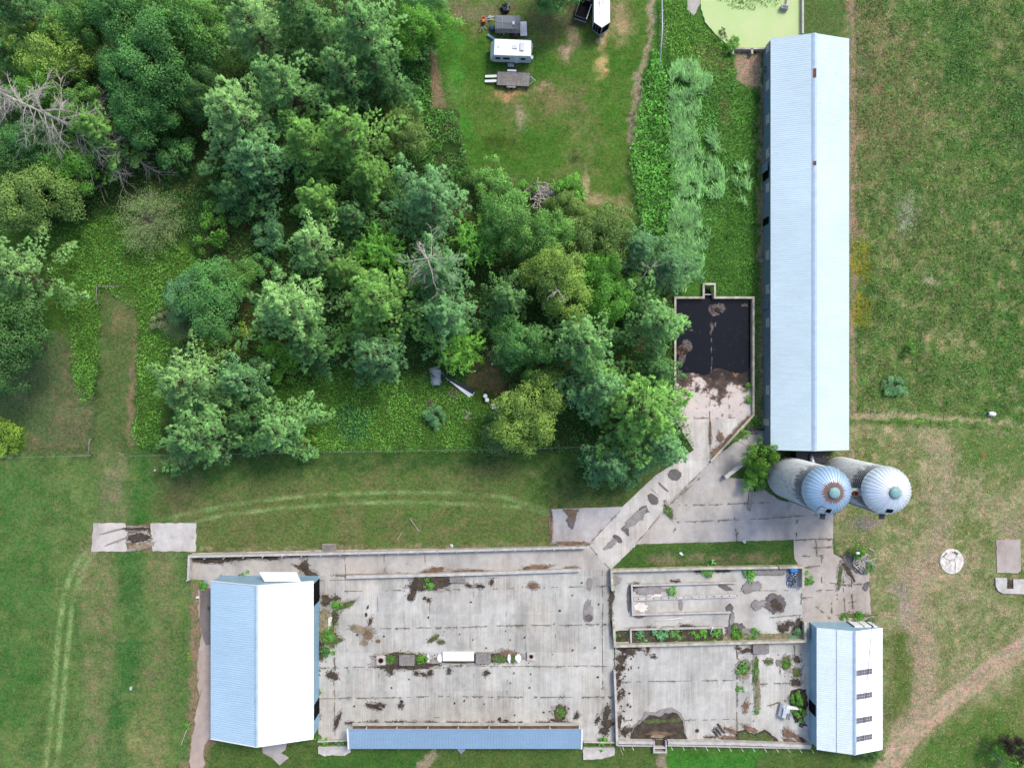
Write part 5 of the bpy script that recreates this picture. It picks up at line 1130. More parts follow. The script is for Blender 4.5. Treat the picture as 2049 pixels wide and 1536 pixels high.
for px, py, rad, pal, lab in ((445, 1153, 6, 'b', 'small plant on the lane beside the machine barn corner'), (489, 1150, 12, 'bb', 'green weed clump at the machine barn north end'), (408, 1170, 10, 'bb', 'weed clump at the blue scrap by the barn corner'), (421, 1213, 7, 'k', 'dark weed against the machine barn left wall'),
        (378, 1313, 8, 'yb', 'yellow-green weed at the verge left of the machine barn'), (372, 1450, 9, 'bb', 'weed at the broken verge with grey poles'), (856, 1164, 15, 'bb', 'weed clump in the hole under the bunk wall'), (1121, 1424, 9, 'bb', 'round weed island in the courtyard paving'), (842, 1318, 13, 'fl', 'bright weeds between left cover and white lid'), (780, 1318, 9, 'fl', 'bright weeds beside the left standpipe block'), (806, 1312, 6, 'b', 'pale weed left of the left cover'),
        (1344, 1184, 12, 'd', 'weed inside the upper feed trough'), (1400, 1270, 15, 'b', 'left bright weed in the planter bed'), (1432, 1271, 16, 'b', 'bright weed in the planter bed by the leaning post'), (1475, 1268, 16, 'fl', 'bright weed at the open right end of the planter bed'), (1510, 1270, 14, 'bb', 'weed by the debris in the yard corner'), (1284, 1272, 14, 'bl', 'greyish weed at the planter bed left end'), (1325, 1268, 18, 'bl', 'greyish spreading weed in the planter bed'), (1355, 1272, 14, 'd', 'weed mid planter bed'), (1233, 1271, 8, 'bb', 'weed in the yard corner left of the planter'),
        (1487, 1335, 14, 'd', 'loose weed patch in the pen paving'), (1482, 1376, 9, 'b', 'bright tuft in the lower pen paving'), (1517, 1421, 7, 'bb', 'small tuft near the pen bottom'), (1512, 1340, 7, 'd', 'thin weed along the pen crack'), (1572, 1326, 9, 'bb', 'weed in the crack near the small barn'), (1618, 1156, 14, 'b', 'weeds beside the blue scrap pile'), (1595, 1262, 10, 'bl', 'weed behind the green posts'),
        (655, 1268, 16, 'bb', 'weeds along the machine barn east wall'), (645, 1300, 16, 'k', 'dark weeds at the machine barn east wall'), (672, 1210, 12, 'bb', 'weeds at the edge of the soil patch'), (637, 1340, 4, 'bb', 'tiny weed at the barn wall gap'), (636, 1475, 8, 'bb', 'weed at the machine barn lower corner'), (650, 1486, 10, 'bb', 'weed at the left planter end'), (680, 1486, 9, 'bl', 'greyish weed in the left planter'), (1205, 1488, 14, 'bb', 'weeds in the right planter'), (1500, 800, 10, 'bb', 'weeds against the pit wall'), (1498, 775, 9, 'bb', 'weeds higher up the pit wall'), (1515, 840, 10, 'bb', 'weeds in the corner by the barn curb'), (668, 1305, 6, 'd', 'weed on the courtyard joint'), (640, 1383, 6, 'd', 'little weed on the barn side paving'), (1336, 1022, 8, 'd', 'weed in the wide crack of the ramp'), (1720, 1231, 12, 'bb', 'weeds by the small barn doors'), (1690, 1233, 9, 'bb', 'weed strip left of the small barn doors'), (1420, 1137, 18, 'd', 'weed growing along the yard top wall'), (1500, 1146, 16, 'bb', 'weed beside the bench at the yard top')):
    t = tree('weed', px, py, rad, (.16 + rad * .018), pal, lab, 'weeds in the paving'); t.location.z = .02

# ---- the dead pine and the grey twiggy shrub
def bare(name, label, cat, base, top, n, Lr, seed, sag, r0, mat=M_DEAD, group=None, z0=.25, twigs=7):
    rr = random.Random(seed); t = thing(name, label, cat, base, 0, group); top = Vector(top) - Vector(base)
    mb = MB(); mb.tube([(0, 0, 0), top * .5 + Vector((.1, 0, 0)), top], [r0, r0 * .7, .04], 7); mb.build('trunk', mat, t)
    mb = MB()
    for k in range(n):
        f = z0 + (1 - z0) * (k / n); a = rr.uniform(0, 6.28); L = Lr * (1.05 - .75 * f) * rr.uniform(.5, 1.2); p = top * f; d = Vector((math.cos(a), math.sin(a), rr.uniform(-.1, .3)))
        side = Vector((-d.y, d.x, 0)) * rr.uniform(-.3, .3); pts = [p + d * L * s + side * L * s * s + Vector((0, 0, -sag * L * s * s)) for s in (0, .3, .6, 1)]
        mb.tube(pts, [.075, .055, .04, .012], 4)
        for j in range(twigs):
            s = rr.uniform(.25, 1); q = p + d * L * s + side * L * s * s + Vector((0, 0, -sag * L * s * s)); a2 = a + rr.choice((-1, 1)) * rr.uniform(.3, 1.1); l2 = L * rr.uniform(.14, .38)
            e = q + Vector((math.cos(a2), math.sin(a2), rr.uniform(-.25, .3))) * l2; mb.tube([q, q.lerp(e, .5) + Vector((0, 0, .06)), e], [.03, .022, .01], 3)
            for _ in range(2):
                q2 = q.lerp(e, rr.uniform(.3, .9)); a3 = a2 + rr.uniform(-1, 1); mb.tube([q2, q2 + Vector((math.cos(a3), math.sin(a3), rr.uniform(-.2, .3))) * l2 * .5], [.02, .008], 3)
    mb.build('branches', mat, t); return t
bx, by = g(262, 312); tx, ty = g(-25, 172, 17.0)
bare('dead_tree', 'bleached bare dead pine leaning out at the left edge of the wood', 'dead tree', (bx, by, 0), (tx, ty, 17.0), 84, 8.2, 3, .2, .3, M_DEAD, None, .1, 11)
bx, by = g(860, 548, 0); x2, y2 = g(856, 520, 15.5); 
bare('dead_treetop', 'bleached bare top sticking out of the bluish-grey pine', 'dead tree', (x2, y2 - .6, 0), (x2, y2, 16.8), 16, 9, 8, -.05, .16, M_DEAD, None, .78, 6)
x2, y2 = g(1285, 548, 6); bare('fallen_branches', 'grey bare broken branches among the bluish marsh-edge trees', 'branch', (x2, y2, 0), (x2 + 1, y2 + .6, 9.5), 14, 4.5, 12, .1, .12, M_DEAD, None, .3, 5)
x2, y2 = g(1115, 585, 10); bare('dead_twigs', 'pale dead twigs in the tall yellow-green tree', 'branch', (x2, y2, 0), (x2, y2, 12.6), 12, 5, 14, -.2, .1, M_DEAD, None, .6, 6)
def twiggy(px, py, R, h, seed, label):
    rr = random.Random(seed); x, y = g(px, py, h * .5); t = thing('twiggy_shrub', label, 'shrub', (x, y, 0)); mb = MB(); tips = []
    for k in range(150):
        a = rr.uniform(0, 6.28); u = rr.uniform(.1, 1) ** .6; e = Vector((math.cos(a) * R * u, math.sin(a) * R * u, h * (1 - .55 * u * u) * rr.uniform(.75, 1.05)))
        m_ = e * .5 + Vector((0, 0, h * .12)); mb.tube([(0, 0, 0), m_, e], [.035, .02, .008], 3); tips.append((m_, e))
        for _ in range(4):
            q = m_.lerp(e, rr.uniform(.1, 1)); d = Vector((rr.gauss(0, 1), rr.gauss(0, 1), rr.gauss(.3, .6))).normalized() * rr.uniform(.3, .8); mb.tube([q, q + d], [.014, .006], 3)
    mb.build('stems', simple('grey_stems' + str(seed), A(150, 144, 128), .9, .3, 2), t)
    n = 8500; r = np.random.default_rng(seed); k = r.integers(0, len(tips), n); s = .3 + .7 * r.random(n)[:, None]
    P0 = np.array([tips[i][0] for i in k]) * (1 - s) + np.array([tips[i][1] for i in k]) * s + r.normal(size=(n, 3)) * .4
    V, F, T = kites(P0, r.normal(size=(n, 3)), .14 + .12 * r.random(n), .06 + .05 * r.random(n), .3 + .6 * r.random(n), .2)
    o = link(bpy.data.objects.new('leaves', mesh_np('leaves', V, F, T, FOL)), t); o.color = (*A(136, 166, 106, 1.1), 1)
twiggy(300, 442, 5.6, 4.2, 31, 'pale half-bare grey twiggy shrub in the left clearing')
twiggy(1000, 872, 2.6, 2.2, 33, 'grey twiggy shrub by the fence line near the scrap')
twiggy(355, 655, 1.8, 1.3, 35, 'low grey twiggy shrub by the left clearing path')

# ---- ground cover nobody could count
def scatter(name, polys, n_m2, fn, col, seed, mat=FOL, noise_s=1.6, keep=.0, k='stuff', k_=.87):
    r = np.random.default_rng(seed); PP = []
    for poly in polys:
        xs = [p[0] for p in poly]; ys = [p[1] for p in poly]; area = (max(xs) - min(xs)) * (max(ys) - min(ys)) * S * S; n = int(area * n_m2)
        X = r.uniform(min(xs), max(xs), n); Y = r.uniform(min(ys), max(ys), n)
        wx = (X - CX) * S; wy = (CY - Y) * S
        m = inpoly(X + 16 * (fbm(wx, wy, 1.8, seed) - .5), Y + 16 * (fbm(wx, wy, 1.8, seed + 4) - .5), poly)
        if keep: m &= fbm(wx, wy, noise_s, seed + 9, 3) > keep
        PP.append(np.stack([wx[m], wy[m]], 1))
    q = np.concatenate(PP); V, F, T = fn(q, r)
    o = link(bpy.data.objects.new(name, mesh_np(name, V, F, T, mat))); o.color = (*A(*col, k_), 1); return kind(o, k)
def bramble(hmax, leaf, s=1.3):
    def f(q, r):
        n = len(q); mound = np.clip(fbm(q[:, 0], q[:, 1], s, 5, 4), .2, .8); z = hmax * mound * (.55 + .5 * r.random(n)); P0 = np.column_stack([q, z])
        D = r.normal(size=(n, 3)); D[:, 2] = D[:, 2] * .5 + .25
        return kites(P0, D, leaf * (.5 + 1.1 * r.random(n) ** 2), leaf * (.35 + .6 * r.random(n) ** 2), np.clip(.02 + .62 * r.random(n) + .45 * (mound - .5) + .7 * (fbm(q[:, 0], q[:, 1], 2.6, 8, 3) - .45), 0, 1), .6)  # tint also darkens hollows: shade between mounds put into leaf colour
    return f
def blades(L0, W0, lean=(0, 0), z0=0, spread=.6, ts=3.0):
    def f(q, r):
        n = len(q); P0 = np.column_stack([q, np.full(n, z0)]); fx_ = fbm(q[:, 0], q[:, 1], 4, 15, 2) - .5
        D = np.column_stack([lean[0] + r.normal(size=n) * spread + fx_ * 1.5, lean[1] + r.normal(size=n) * spread, .45 + .4 * r.random(n)])
        return kites(P0, D, L0 * (.6 + .8 * r.random(n)), W0 * (.7 + .6 * r.random(n)), np.clip(.1 + .55 * r.random(n) + .8 * (fbm(q[:, 0], q[:, 1], ts, 25, 4) - .5), 0, 1), .1)
    return f
scatter('brambles', [[(95, 470), (230, 432), (330, 470), (400, 520), (440, 640), (335, 700), (318, 905), (264, 890), (272, 800), (276, 620), (204, 574), (200, 700), (192, 800), (150, 770), (140, 660), (90, 560)], [(150, 725), (196, 735), (186, 810), (152, 800)], [(0, 838), (42, 850), (50, 888), (0, 905)],
        [(480, 770), (640, 745), (700, 735), (860, 750), (935, 790), (1010, 830), (1000, 905), (620, 905), (500, 900)]], 30, bramble(.7, .28), (104, 156, 68), 51)
scatter('forest_undergrowth', [[(0, 0), (860, 0), (800, 330), (600, 420), (480, 400), (300, 330), (0, 420)], [(0, 420), (300, 330), (480, 400), (600, 420), (800, 330), (940, 350), (990, 420), (1290, 470), (1350, 590), (1345, 740), (1385, 890), (1190, 905), (1010, 890), (1000, 720), (930, 760), (620, 760), (330, 720), (420, 600), (400, 500), (230, 430), (80, 480)]], 17, bramble(1.3, .34, 1.6), (74, 116, 56), 53, FOL, 2.4, .34)
scatter('hedge_leaves', [[(1312, 100), (1332, 150), (1338, 260), (1345, 330), (1352, 400), (1325, 465), (1290, 470), (1268, 385), (1258, 320), (1270, 250), (1282, 165)], [(1180, 398), (1140, 360), (1110, 385), (1150, 405)]], 40, bramble(1.8, .38, .8), (102, 168, 70), 55)
scatter('slope_brush', [[(800, 0), (866, 0), (860, 130), (866, 220), (910, 226), (932, 290), (940, 345), (900, 365), (820, 330), (790, 200)], [(940, 345), (1000, 350), (1060, 372), (1040, 400), (960, 400)]], 34, bramble(1.3, .32, 1.0), (88, 144, 66), 57, FOL, 1.8, .36)
scatter('clover_patch', [[(680, 812), (745, 815), (738, 880), (690, 890), (672, 850)]], 60, bramble(.25, .14, .6), (76, 126, 84), 59)
scatter('pond_plants', [[(1330, 0), (1375, 0), (1380, 30), (1398, 50), (1440, 85), (1470, 108), (1465, 160), (1400, 150), (1340, 120)], [(1404, -30), (1580, -30), (1572, 2), (1545, 14), (1500, 22), (1470, 18), (1436, 6)]], 30, bramble(.6, .26, 1.0), (108, 158, 62), 61, FOL, 1.5, .3)
scatter('marsh_plants', [[(1330, 130), (1400, 120), (1470, 165), (1465, 240), (1440, 260), (1462, 330), (1466, 400), (1430, 440), (1400, 560), (1350, 590), (1330, 480), (1345, 330)]], 22, bramble(.8, .24, .9), (98, 158, 78), 83, FOL, 1.6, .3)
scatter('reed_grass', [[(1345, 150), (1390, 130), (1410, 200), (1392, 260), (1405, 330), (1402, 430), (1420, 470), (1400, 560), (1352, 590), (1338, 500), (1352, 400)], [(1475, 330), (1500, 340), (1505, 400), (1490, 420), (1472, 390)], [(1336, 150), (1365, 130), (1392, 136), (1396, 190), (1378, 230), (1370, 270), (1390, 320), (1385, 420), (1392, 520), (1370, 590), (1345, 585), (1330, 500), (1350, 400), (1340, 260)], [(1396, 150), (1425, 165), (1420, 205), (1400, 190)], [(1415, 262), (1430, 258), (1445, 290), (1440, 312), (1420, 290)], [(1418, 320), (1440, 330), (1456, 370), (1440, 410), (1420, 405), (1400, 380), (1395, 420), (1392, 370), (1415, 345)]], 60, blades(1.2, .1, (-.5, .75), .3, .45, 1.2), (136, 190, 118), 63, FOLG, 1.3, .4)
scatter('marsh_grass', [[(1395, 150), (1525, 180), (1520, 585), (1432, 590), (1400, 560), (1396, 420), (1425, 400), (1460, 370), (1430, 250), (1400, 220)], [(1508, 600), (1520, 600), (1518, 850), (1500, 856), (1508, 830)]], 40, blades(.55, .07, (0, 0), 0, .6, 1.6), (94, 150, 62), 65, FOLG)
scatter('meadow_grass', [[(1712, -5), (2060, -5), (2060, 838), (1900, 828), (1715, 825)]], 34, blades(.46, .08, (0, 0), 0, .7, 1.4), (104, 140, 72), 67, FOLG, 2.2, .40)
scatter('dry_meadow_grass', [[(1705, -5), (1800, -5), (1880, 200), (1860, 300), (1990, 340), (2000, 600), (1950, 800), (1760, 790), (1705, 700)]], 16, blades(.4, .055, (0, 0), 0, .7, 1.2), (172, 166, 120), 69, FOLG, 1.3, .5)
scatter('goldenrod', [[(1702, 488), (1738, 490), (1742, 530), (1725, 555), (1702, 545)], [(1716, 588), (1745, 605), (1740, 625), (1735, 655), (1710, 650)], [(1745, 608), (1768, 612), (1766, 626), (1748, 624)], [(1712, 820), (1722, 822), (1722, 835), (1712, 834)]], 34, bramble(.6, .15, .6), (150, 156, 58), 71, FOL, .8, .44)
scatter('silver_weed', [[(1800, 380), (1840, 376), (1845, 400), (1825, 440), (1830, 470), (1795, 480), (1790, 430)], [(1735, 820), (1765, 822), (1755, 840), (1735, 838)], [(1716, 90), (1740, 120), (1735, 160), (1718, 150)], [(1318, 20), (1332, 20), (1334, 100), (1316, 95)]], 34, bramble(.4, .16, .6), (160, 172, 150), 73, FOL, 1.0, .4)
scatter('field_edge_weeds', [[(1756, 838), (1850, 840), (1930, 846), (2060, 855), (2060, 866), (1930, 856), (1850, 850), (1760, 846)]], 50, bramble(.45, .2, .7), (104, 146, 62), 75)
scatter('fence_line_weeds', [[(480, 898), (700, 890), (1000, 888), (1200, 886), (1200, 897), (1000, 902), (700, 905), (480, 910)], [(400, 1097), (1100, 1084), (1170, 1084), (1170, 1090), (900, 1097), (400, 1104)], [(1225, 1133), (1590, 1122), (1590, 1128), (1225, 1136)], [(1766, 1360), (1785, 1380), (1790, 1440), (1772, 1450)]], 30, bramble(.35, .16, .5), (112, 140, 74), 77, FOL, .9, .42)
scatter('lawn_grass', [[(0, 915), (400, 910), (1240, 905), (1180, 1080), (395, 1095), (395, 1045), (185, 1045), (180, 1105), (380, 1110), (370, 1540), (0, 1540)], [(880, 0), (1300, 0), (1300, 120), (1258, 300), (1280, 460), (1150, 410), (950, 340), (885, 200)], [(1680, 870), (2060, 880), (2060, 1270), (1800, 1490), (1775, 1480), (1770, 1250), (1745, 1120), (1680, 1060)], [(1800, 1536), (2060, 1340), (2060, 1540)], [(430, 1500), (1620, 1500), (1620, 1540), (430, 1540)]], 9, blades(.13, .05, (0, 0), 0, .8, 2.0), (110, 128, 76), 79, FOLG, 1.4, .44)
scatter('meadow_weeds', [[(1712, -5), (2060, -5), (2060, 838), (1900, 828), (1715, 825)]], 26, bramble(.4, .2, .5), (92, 142, 70), 87, FOL, .9, .53)
scatter('dry_tufts', [[(1680, 870), (2060, 880), (2060, 1270), (1800, 1470), (1775, 1460), (1770, 1250), (1745, 1120), (1680, 1060)], [(1830, 1536), (2060, 1370), (2060, 1540)], [(1710, 0), (1800, 0), (1860, 250), (1730, 340)]], 26, blades(.2, .06, (0, 0), 0, .8, 1.0), (176, 172, 132), 89, FOLG, .6, .56)
scatter('lawn_clover', [[(0, 915), (400, 910), (1240, 905), (1180, 1080), (395, 1095), (395, 1045), (185, 1045), (180, 1105), (380, 1110), (370, 1540), (0, 1540)], [(885, 0), (1300, 0), (1258, 300), (1270, 440), (1150, 400), (950, 340), (890, 200)], [(430, 1500), (1620, 1500), (1620, 1540), (430, 1540)]], 20, bramble(.1, .1, .6), (96, 138, 68), 91, FOL, .7, .55)
scatter('planter_weeds', [[(1230, 1262), (1258, 1262), (1258, 1283), (1230, 1284)], [(1264, 1260), (1445, 1257), (1447, 1280), (1264, 1283)], [(1450, 1262), (1600, 1262), (1600, 1276), (1450, 1279)], [(770, 1308), (850, 1308), (850, 1328), (770, 1328)], [(985, 1308), (1030, 1308), (1030, 1324), (985, 1324)], [(640, 1200), (690, 1205), (680, 1230), (660, 1300), (640, 1320)], [(640, 1481), (695, 1480), (695, 1490), (640, 1491)], [(1168, 1483), (1228, 1483), (1228, 1493), (1168, 1493)], [(828, 1158), (880, 1156), (860, 1178), (835, 1180)], [(1475, 1320), (1520, 1318), (1520, 1440), (1508, 1440), (1505, 1350), (1475, 1350)], [(1478, 1470), (1492, 1463), (1530, 1462), (1548, 1483), (1478, 1482)]], 46, bramble(.55, .17, .5), (98, 136, 72), 85, FOL, .6, .38)
# weeds along the joints
r = np.random.default_rng(4); Q = []
for x0, y0, x1, y1, w in WEED_P:
    n = int(4 + 5 * w); s = r.random(n); Q.append(np.stack([x0 + (x1 - x0) * s + r.normal(size=n) * w, y0 + (y1 - y0) * s + r.normal(size=n) * w * .8], 1))
q = np.concatenate(Q); q = np.stack([(q[:, 0] - CX) * S, (CY - q[:, 1]) * S], 1); n = len(q)
V, F, T = kites(np.column_stack([q, np.full(n, .13)]), np.column_stack([r.normal(size=n), r.normal(size=n), .25 + .3 * r.random(n)]), .12 + .12 * r.random(n), .05 + .05 * r.random(n), r.random(n), .4)
o = link(bpy.data.objects.new('joint_weeds', mesh_np('joint_weeds', V, F, T, FOL))); o.color = (*A(104, 112, 74, 1.6), 1); kind(o, 'stuff')
# ================================================================== VEHICLES, EQUIPMENT, SCRAP
def wheel(parent, x, y, z, r=.34, w=.22, axis='y'):
    M = Matrix.Rotation(PI / 2, 3, 'X')
    mb = MB(); mb.lathe([(r * .62, -w / 2), (r * .93, -w / 2), (r, -w / 3), (r, w / 3), (r * .93, w / 2), (r * .62, w / 2)], 20, cap_top=False)
    mb.v = [tuple(M @ Vector(p) + Vector((x, y, z))) for p in mb.v]; t = mb.build('wheel', M_RUBBER, parent)
    mb = MB(); mb.lathe([(.02, -w * .4), (r * .62, -w * .45), (r * .62, w * .45), (.02, w * .4)], 14); mb.v = [tuple(M @ Vector(p) + Vector((x, y, z))) for p in mb.v]; mb.build('rim', M_STEEL, t)
# --- travel trailer (white caravan)
x, y = g(1024, 103, 1.6); tt = thing('travel_trailer', 'white travel trailer with roof vents parked on the upper lawn', 'trailer', (x, y, 0), math.radians(-2))
M_CARA = simple('caravan_aluminium', A(240, 244, 247, 1.35), .4, .07, 1.2, .4); M_CARAS = simple('caravan_side', A(222, 232, 236), .4, .1, 1.2, .4)
mb = MB(); pr = [(-2.9, .75), (-3.2, 1.1), (-3.1, 1.7), (-2.75, 2.35), (-2.55, 2.72), (2.75, 2.72), (2.88, 2.55), (2.9, .6), (-2.6, .55)]; n = len(pr)
mb.add([(a, -1.2, b_) for a, b_ in pr] + [(a, 1.2, b_) for a, b_ in pr], [tuple(range(n)), tuple(range(2 * n - 1, n - 1, -1))] + [(i, n + i, n + (i + 1) % n, (i + 1) % n) for i in range(n)])
mb.build('body', M_CARAS, tt, .05)
mb = MB(); mb.box((.1, 0, 2.76), (5.3, 2.34, .07)); rf = mb.build('roof', M_CARA, tt, .03)
for dx, dy, w_, d_, h_ in ((1.5, .1, .62, 1.15, .24), (.45, .05, .8, .55, .14), (-1.95, .1, .38, .4, .08)):
    mb = MB(); mb.box((dx, dy, 2.79 + h_ / 2), (w_, d_, h_)); mb.build('roof_vent', M_WHITEW, rf, .05)
for dx, w_ in ((-2.0, .7), (-.75, 1.0), (1.7, .65)):
    mb = MB(); mb.box((dx, -1.21, 1.85), (w_, .06, .55)); mb.build('window', M_GLASS, tt)
mb = MB(); mb.box((-2.86, 0, 2.05), (.06, 1.7, .55), M=Matrix.Rotation(.5, 3, 'Y')); mb.build('front_window', M_STEEL, tt)
mb = MB(); mb.box((.75, -1.22, 1.45), (.65, .05, 1.75)); mb.build('door', M_CARA, tt)
mb = MB(); mb.box((-.1, -1.55, .5), (.9, .5, .08)); mb.box((-.1, -1.5, .25), (.9, .3, .08)); mb.build_each('step', M_STEEL, tt)
mb = MB(); mb.tube([(2.9, .75, .6), (3.05, .75, .8), (3.05, .75, 2.5), (2.75, .75, 2.75)], .03, 5); mb.tube([(2.9, .35, .6), (3.05, .35, .8), (3.05, .35, 2.5), (2.75, .35, 2.75)], .03, 5)
for k in range(6): mb.tube([(3.05, .35, .8 + k * .3), (3.05, .75, .8 + k * .3)], .02, 4)
mb.build('ladder', M_WHITE, tt); mb = MB(); mb.box((3.05, -.4, .7), (.3, .5, .3)); mb.build('bumper_box', M_WHITE, tt, .03)
for dx in (-.1, .65): wheel(tt, dx, -1.08, .34); wheel(tt, dx, 1.08, .34)
mb = MB(); mb.tube([(-2.6, -.6, .5), (-3.9, 0, .5)], .05, 5); mb.tube([(-2.6, .6, .5), (-3.9, 0, .5)], .05, 5); mb.build('tow_frame', M_DARK, tt)
# --- flatbed trailer
x, y = g(1027.5, 158, .7); ft = thing('flatbed_trailer', 'grey plank flatbed trailer with two white loading ramps beside the travel trailer', 'trailer', (x, y, 0), math.radians(-2.5))
for k in range(9):
    mb = MB(); mb.box((0, -.88 + k * .22, .66), (4.85, .195, .06)); mb.build('deck_plank', M_GREYW, ft)
mb = MB()
for yy in (-1.02, 1.02): mb.box((0, yy, .6), (4.95, .08, .2))
mb.box((-2.45, 0, .6), (.1, 2.1, .2)); mb.box((2.45, 0, .6), (.1, 2.1, .2)); mb.build('frame', M_DARK, ft)
for yy in (-.32, .32):
    mb = MB(); mb.box((-3.35, yy * 1.1, .45), (1.85, .36, .06), M=Matrix.Rotation(-.18, 3, 'Y')); mb.build('ramp', M_WHITE, ft)
mb = MB(); mb.tube([(2.45, -.6, .5), (3.2, -.02, .5)], .05, 5); mb.tube([(2.45, .6, .5), (3.2, .02, .5)], .05, 5); mb.lathe([(.09, .4), (.09, .62)], 8, (3.2, 0, 0)); mb.build('drawbar', M_STEEL, ft)
for sy in (-1, 1):
    mb = MB(); mb.box((-.3, sy * 1.22, .74), (1.25, .26, .05)); mb.box((-.95, sy * 1.22, .62), (.05, .26, .25)); mb.box((.35, sy * 1.22, .62), (.05, .26, .25)); mb.build('mudguard', M_WHITE if sy > 0 else M_GREYW, ft)
for dx in (-.65, .05): wheel(ft, dx, -1.22, .32, .32); wheel(ft, dx, 1.22, .32, .32)
# --- covered hay wagon with grey tin roof
x, y = g(1016, 45, 2.0); hw = thing('covered_wagon', 'grey-roofed open wagon surrounded by scrap at the top of the lawn', 'wagon', (x, y, 0), math.radians(-1))
mb = MB(); rib_slope(mb, (-1.85, -1.0, 2.1), (1.85, -1.0, 2.1), (-1.85, 0, 2.3), (1.85, 0, 2.3), .31, .02, .03); rib_slope(mb, (-1.85, .95, 2.12), (1.85, .95, 2.12), (-1.85, 0, 2.3), (1.85, 0, 2.3), .31, .02, .03); mb.build('roof', M_GREYROOF, hw)
mb = MB(); mb.box((-.8, -.1, 2.35), (.03, 1.6, .03)); mb.box((0, -.15, 2.34), (3.2, .03, .03)); mb.box((.85, -.25, 2.36), (.3, .5, .05)); mb.build_each('roof_strap', M_STEEL, hw)
for sx in (-1.7, 1.7):
    for sy in (-.88, .85): mb = MB(); mb.box((sx, sy, 1.4), (.1, .1, 1.45)); mb.build('post', M_GREYW, hw)
mb = MB(); mb.box((0, 0, .72), (3.7, 1.9, .1)); mb.build('deck', M_GREYW, hw)
for sx in (-1.2, 1.2): wheel(hw, sx, -.85, .36, .36); wheel(hw, sx, .85, .36, .36)
# --- enclosed white trailer with dark V nose
x, y = g(1204, 46, 0); x0, y0 = g(1204.5, 45, 2.9)
et = thing('enclosed_trailer', 'white gooseneck trailer with a dark V-shaped nose cut by the top edge', 'trailer', (x0, y0, 0))
nose = [(-1.16, 0), (0, -.78), (1.16, 0), (1.16, 9), (-1.16, 9)]
mb = MB(); mb.prism(nose, 2.85, 2.95, True); rfo = mb.build('roof', M_WHITE, et)
mb = MB(); mb.prism([(a * .98, b_ * .98 + .02) for a, b_ in nose], .7, 2.85, True); mb.build('body', M_WHITEW, et)
M_ET = simple('streaked_roof_dirt', A(140, 140, 146), .8, .5, 4)
mb = MB()
for s_ in (-1, 1):
    a = Vector((s_ * 1.16, -.02, 0)); b_ = Vector((0, -.8, 0)); d_ = (b_ - a).normalized(); nrm = Vector((d_.y, -d_.x, 0)) * (-s_)
    mb.add([a + Vector((0, -.03, .9)), b_ + Vector((0, -.03, .9)), b_ + Vector((0, -.03, 2.75)), a + Vector((0, -.03, 2.75))], [(0, 1, 2, 3)])
mb.build('nose_window', M_BLACK, et)
mb = MB(); mb.tube([(-1.2, -.05, .85), (0, -.9, .85), (1.2, -.05, .85)], .06, 6); mb.tube([(0, -.86, .8), (0, -.86, 2.85)], .05, 6)
for k in (.3, .6): mb.tube([(-1.18 * (1 - k), -.05 - .8 * k, .9), (-1.18 * (1 - k), -.05 - .8 * k, 2.8)], .03, 4)
mb.tube([(0, -.9, .7), (0, -1.9, .6)], .06, 6); mb.build('nose_frame', M_STEEL, et)
mb = MB()
for (a, b_, c_, d_) in ((-.35, 2.6, -.5, 4.2), (-.3, 2.2, -.55, 3.0), (-.1, 2.8, .3, 2.82), (-.4, 1.2, -.36, 1.5), (.1, 3.0, .02, 5)): mb.tube([(a, b_, 2.95), (c_, d_, 2.955)], .035, 4)
mb.build_each('dirt_streak', M_ET, rfo)
for yy in (3.2, 4.1): wheel(et, -1.0, yy, .36, .36); wheel(et, 1.0, yy, .36, .36)
# --- truck under the tree (only the open bed end shows)
x, y = g(1166, 23, 1.2); tk = thing('pickup_truck', 'black pickup truck with open bed half hidden under the top-edge tree', 'pickup truck', (x, y, 0), math.radians(-18))
mb = MB(); mb.box((0, 1.6, .75), (1.9, 5.2, .5)); mb.build('body', M_DARK, tk, .08)
for sx in (-.9, .9):
    mb = MB(); mb.box((sx, .2, 1.15), (.1, 2.4, .35)); mb.build('bed_side', M_WHITE if sx > 0 else M_DARK, tk, .02)
mb = MB(); mb.box((0, -.98, 1.1), (1.8, .08, .4)); mb.build('tailgate', M_DARK, tk, .02)
mb = MB(); mb.box((0, .2, 1.02), (1.7, 2.3, .05)); mb.build('bed_floor', M_BLACK, tk)
mb = MB(); mb.box((0, 2.3, 1.45), (1.75, 1.7, .85)); cb = mb.build('cab', M_DARK, tk, .15); mb = MB(); mb.box((0, 1.44, 1.6), (1.4, .05, .4)); mb.build('rear_window', M_GLASS, cb)
mb = MB(); mb.box((0, -1.1, .6), (1.85, .16, .2)); mb.build('bumper', M_STEEL, tk, .02)
for yy in (-.1, 3.3): wheel(tk, -.85, yy, .38, .38); wheel(tk, .85, yy, .38, .38)
# --- scrap round the wagon
def scrap_at(name, label, cat, px, py, z=0, rz=0, group=None):
    x, y = g(px, py, z); return thing(name, label, cat, (x, y, 0), rz, group)
t = scrap_at('wire_heap', 'tangled heap of dark wire and lawn chairs above the wagon', 'scrap heap', 1011, 19)
rr = random.Random(9)
for mat, k in ((M_DARK, 26), (M_STEEL, 12)):
    mb = MB()
    for _ in range(k):
        a, b_, c_ = rr.uniform(0, 6.28), rr.uniform(0, .75), rr.uniform(.1, .8); p = Vector((b_ * math.cos(a), b_ * math.sin(a), c_)); d = Vector((rr.gauss(0, 1), rr.gauss(0, 1), rr.gauss(0, .5))).normalized() * .45; mb.tube([p - d, p, p + d], .035, 4)
    mb.build('rods', mat, t)
mb = MB(); mb.lathe([(.7, 0), (.75, .25), (.3, .45), (.02, .5)], 12); mb.build('bundle', M_RUBBER, t)
t = scrap_at('garden_tiller', 'orange tiller with long white handles left of the wagon', 'tiller', 968, 43)
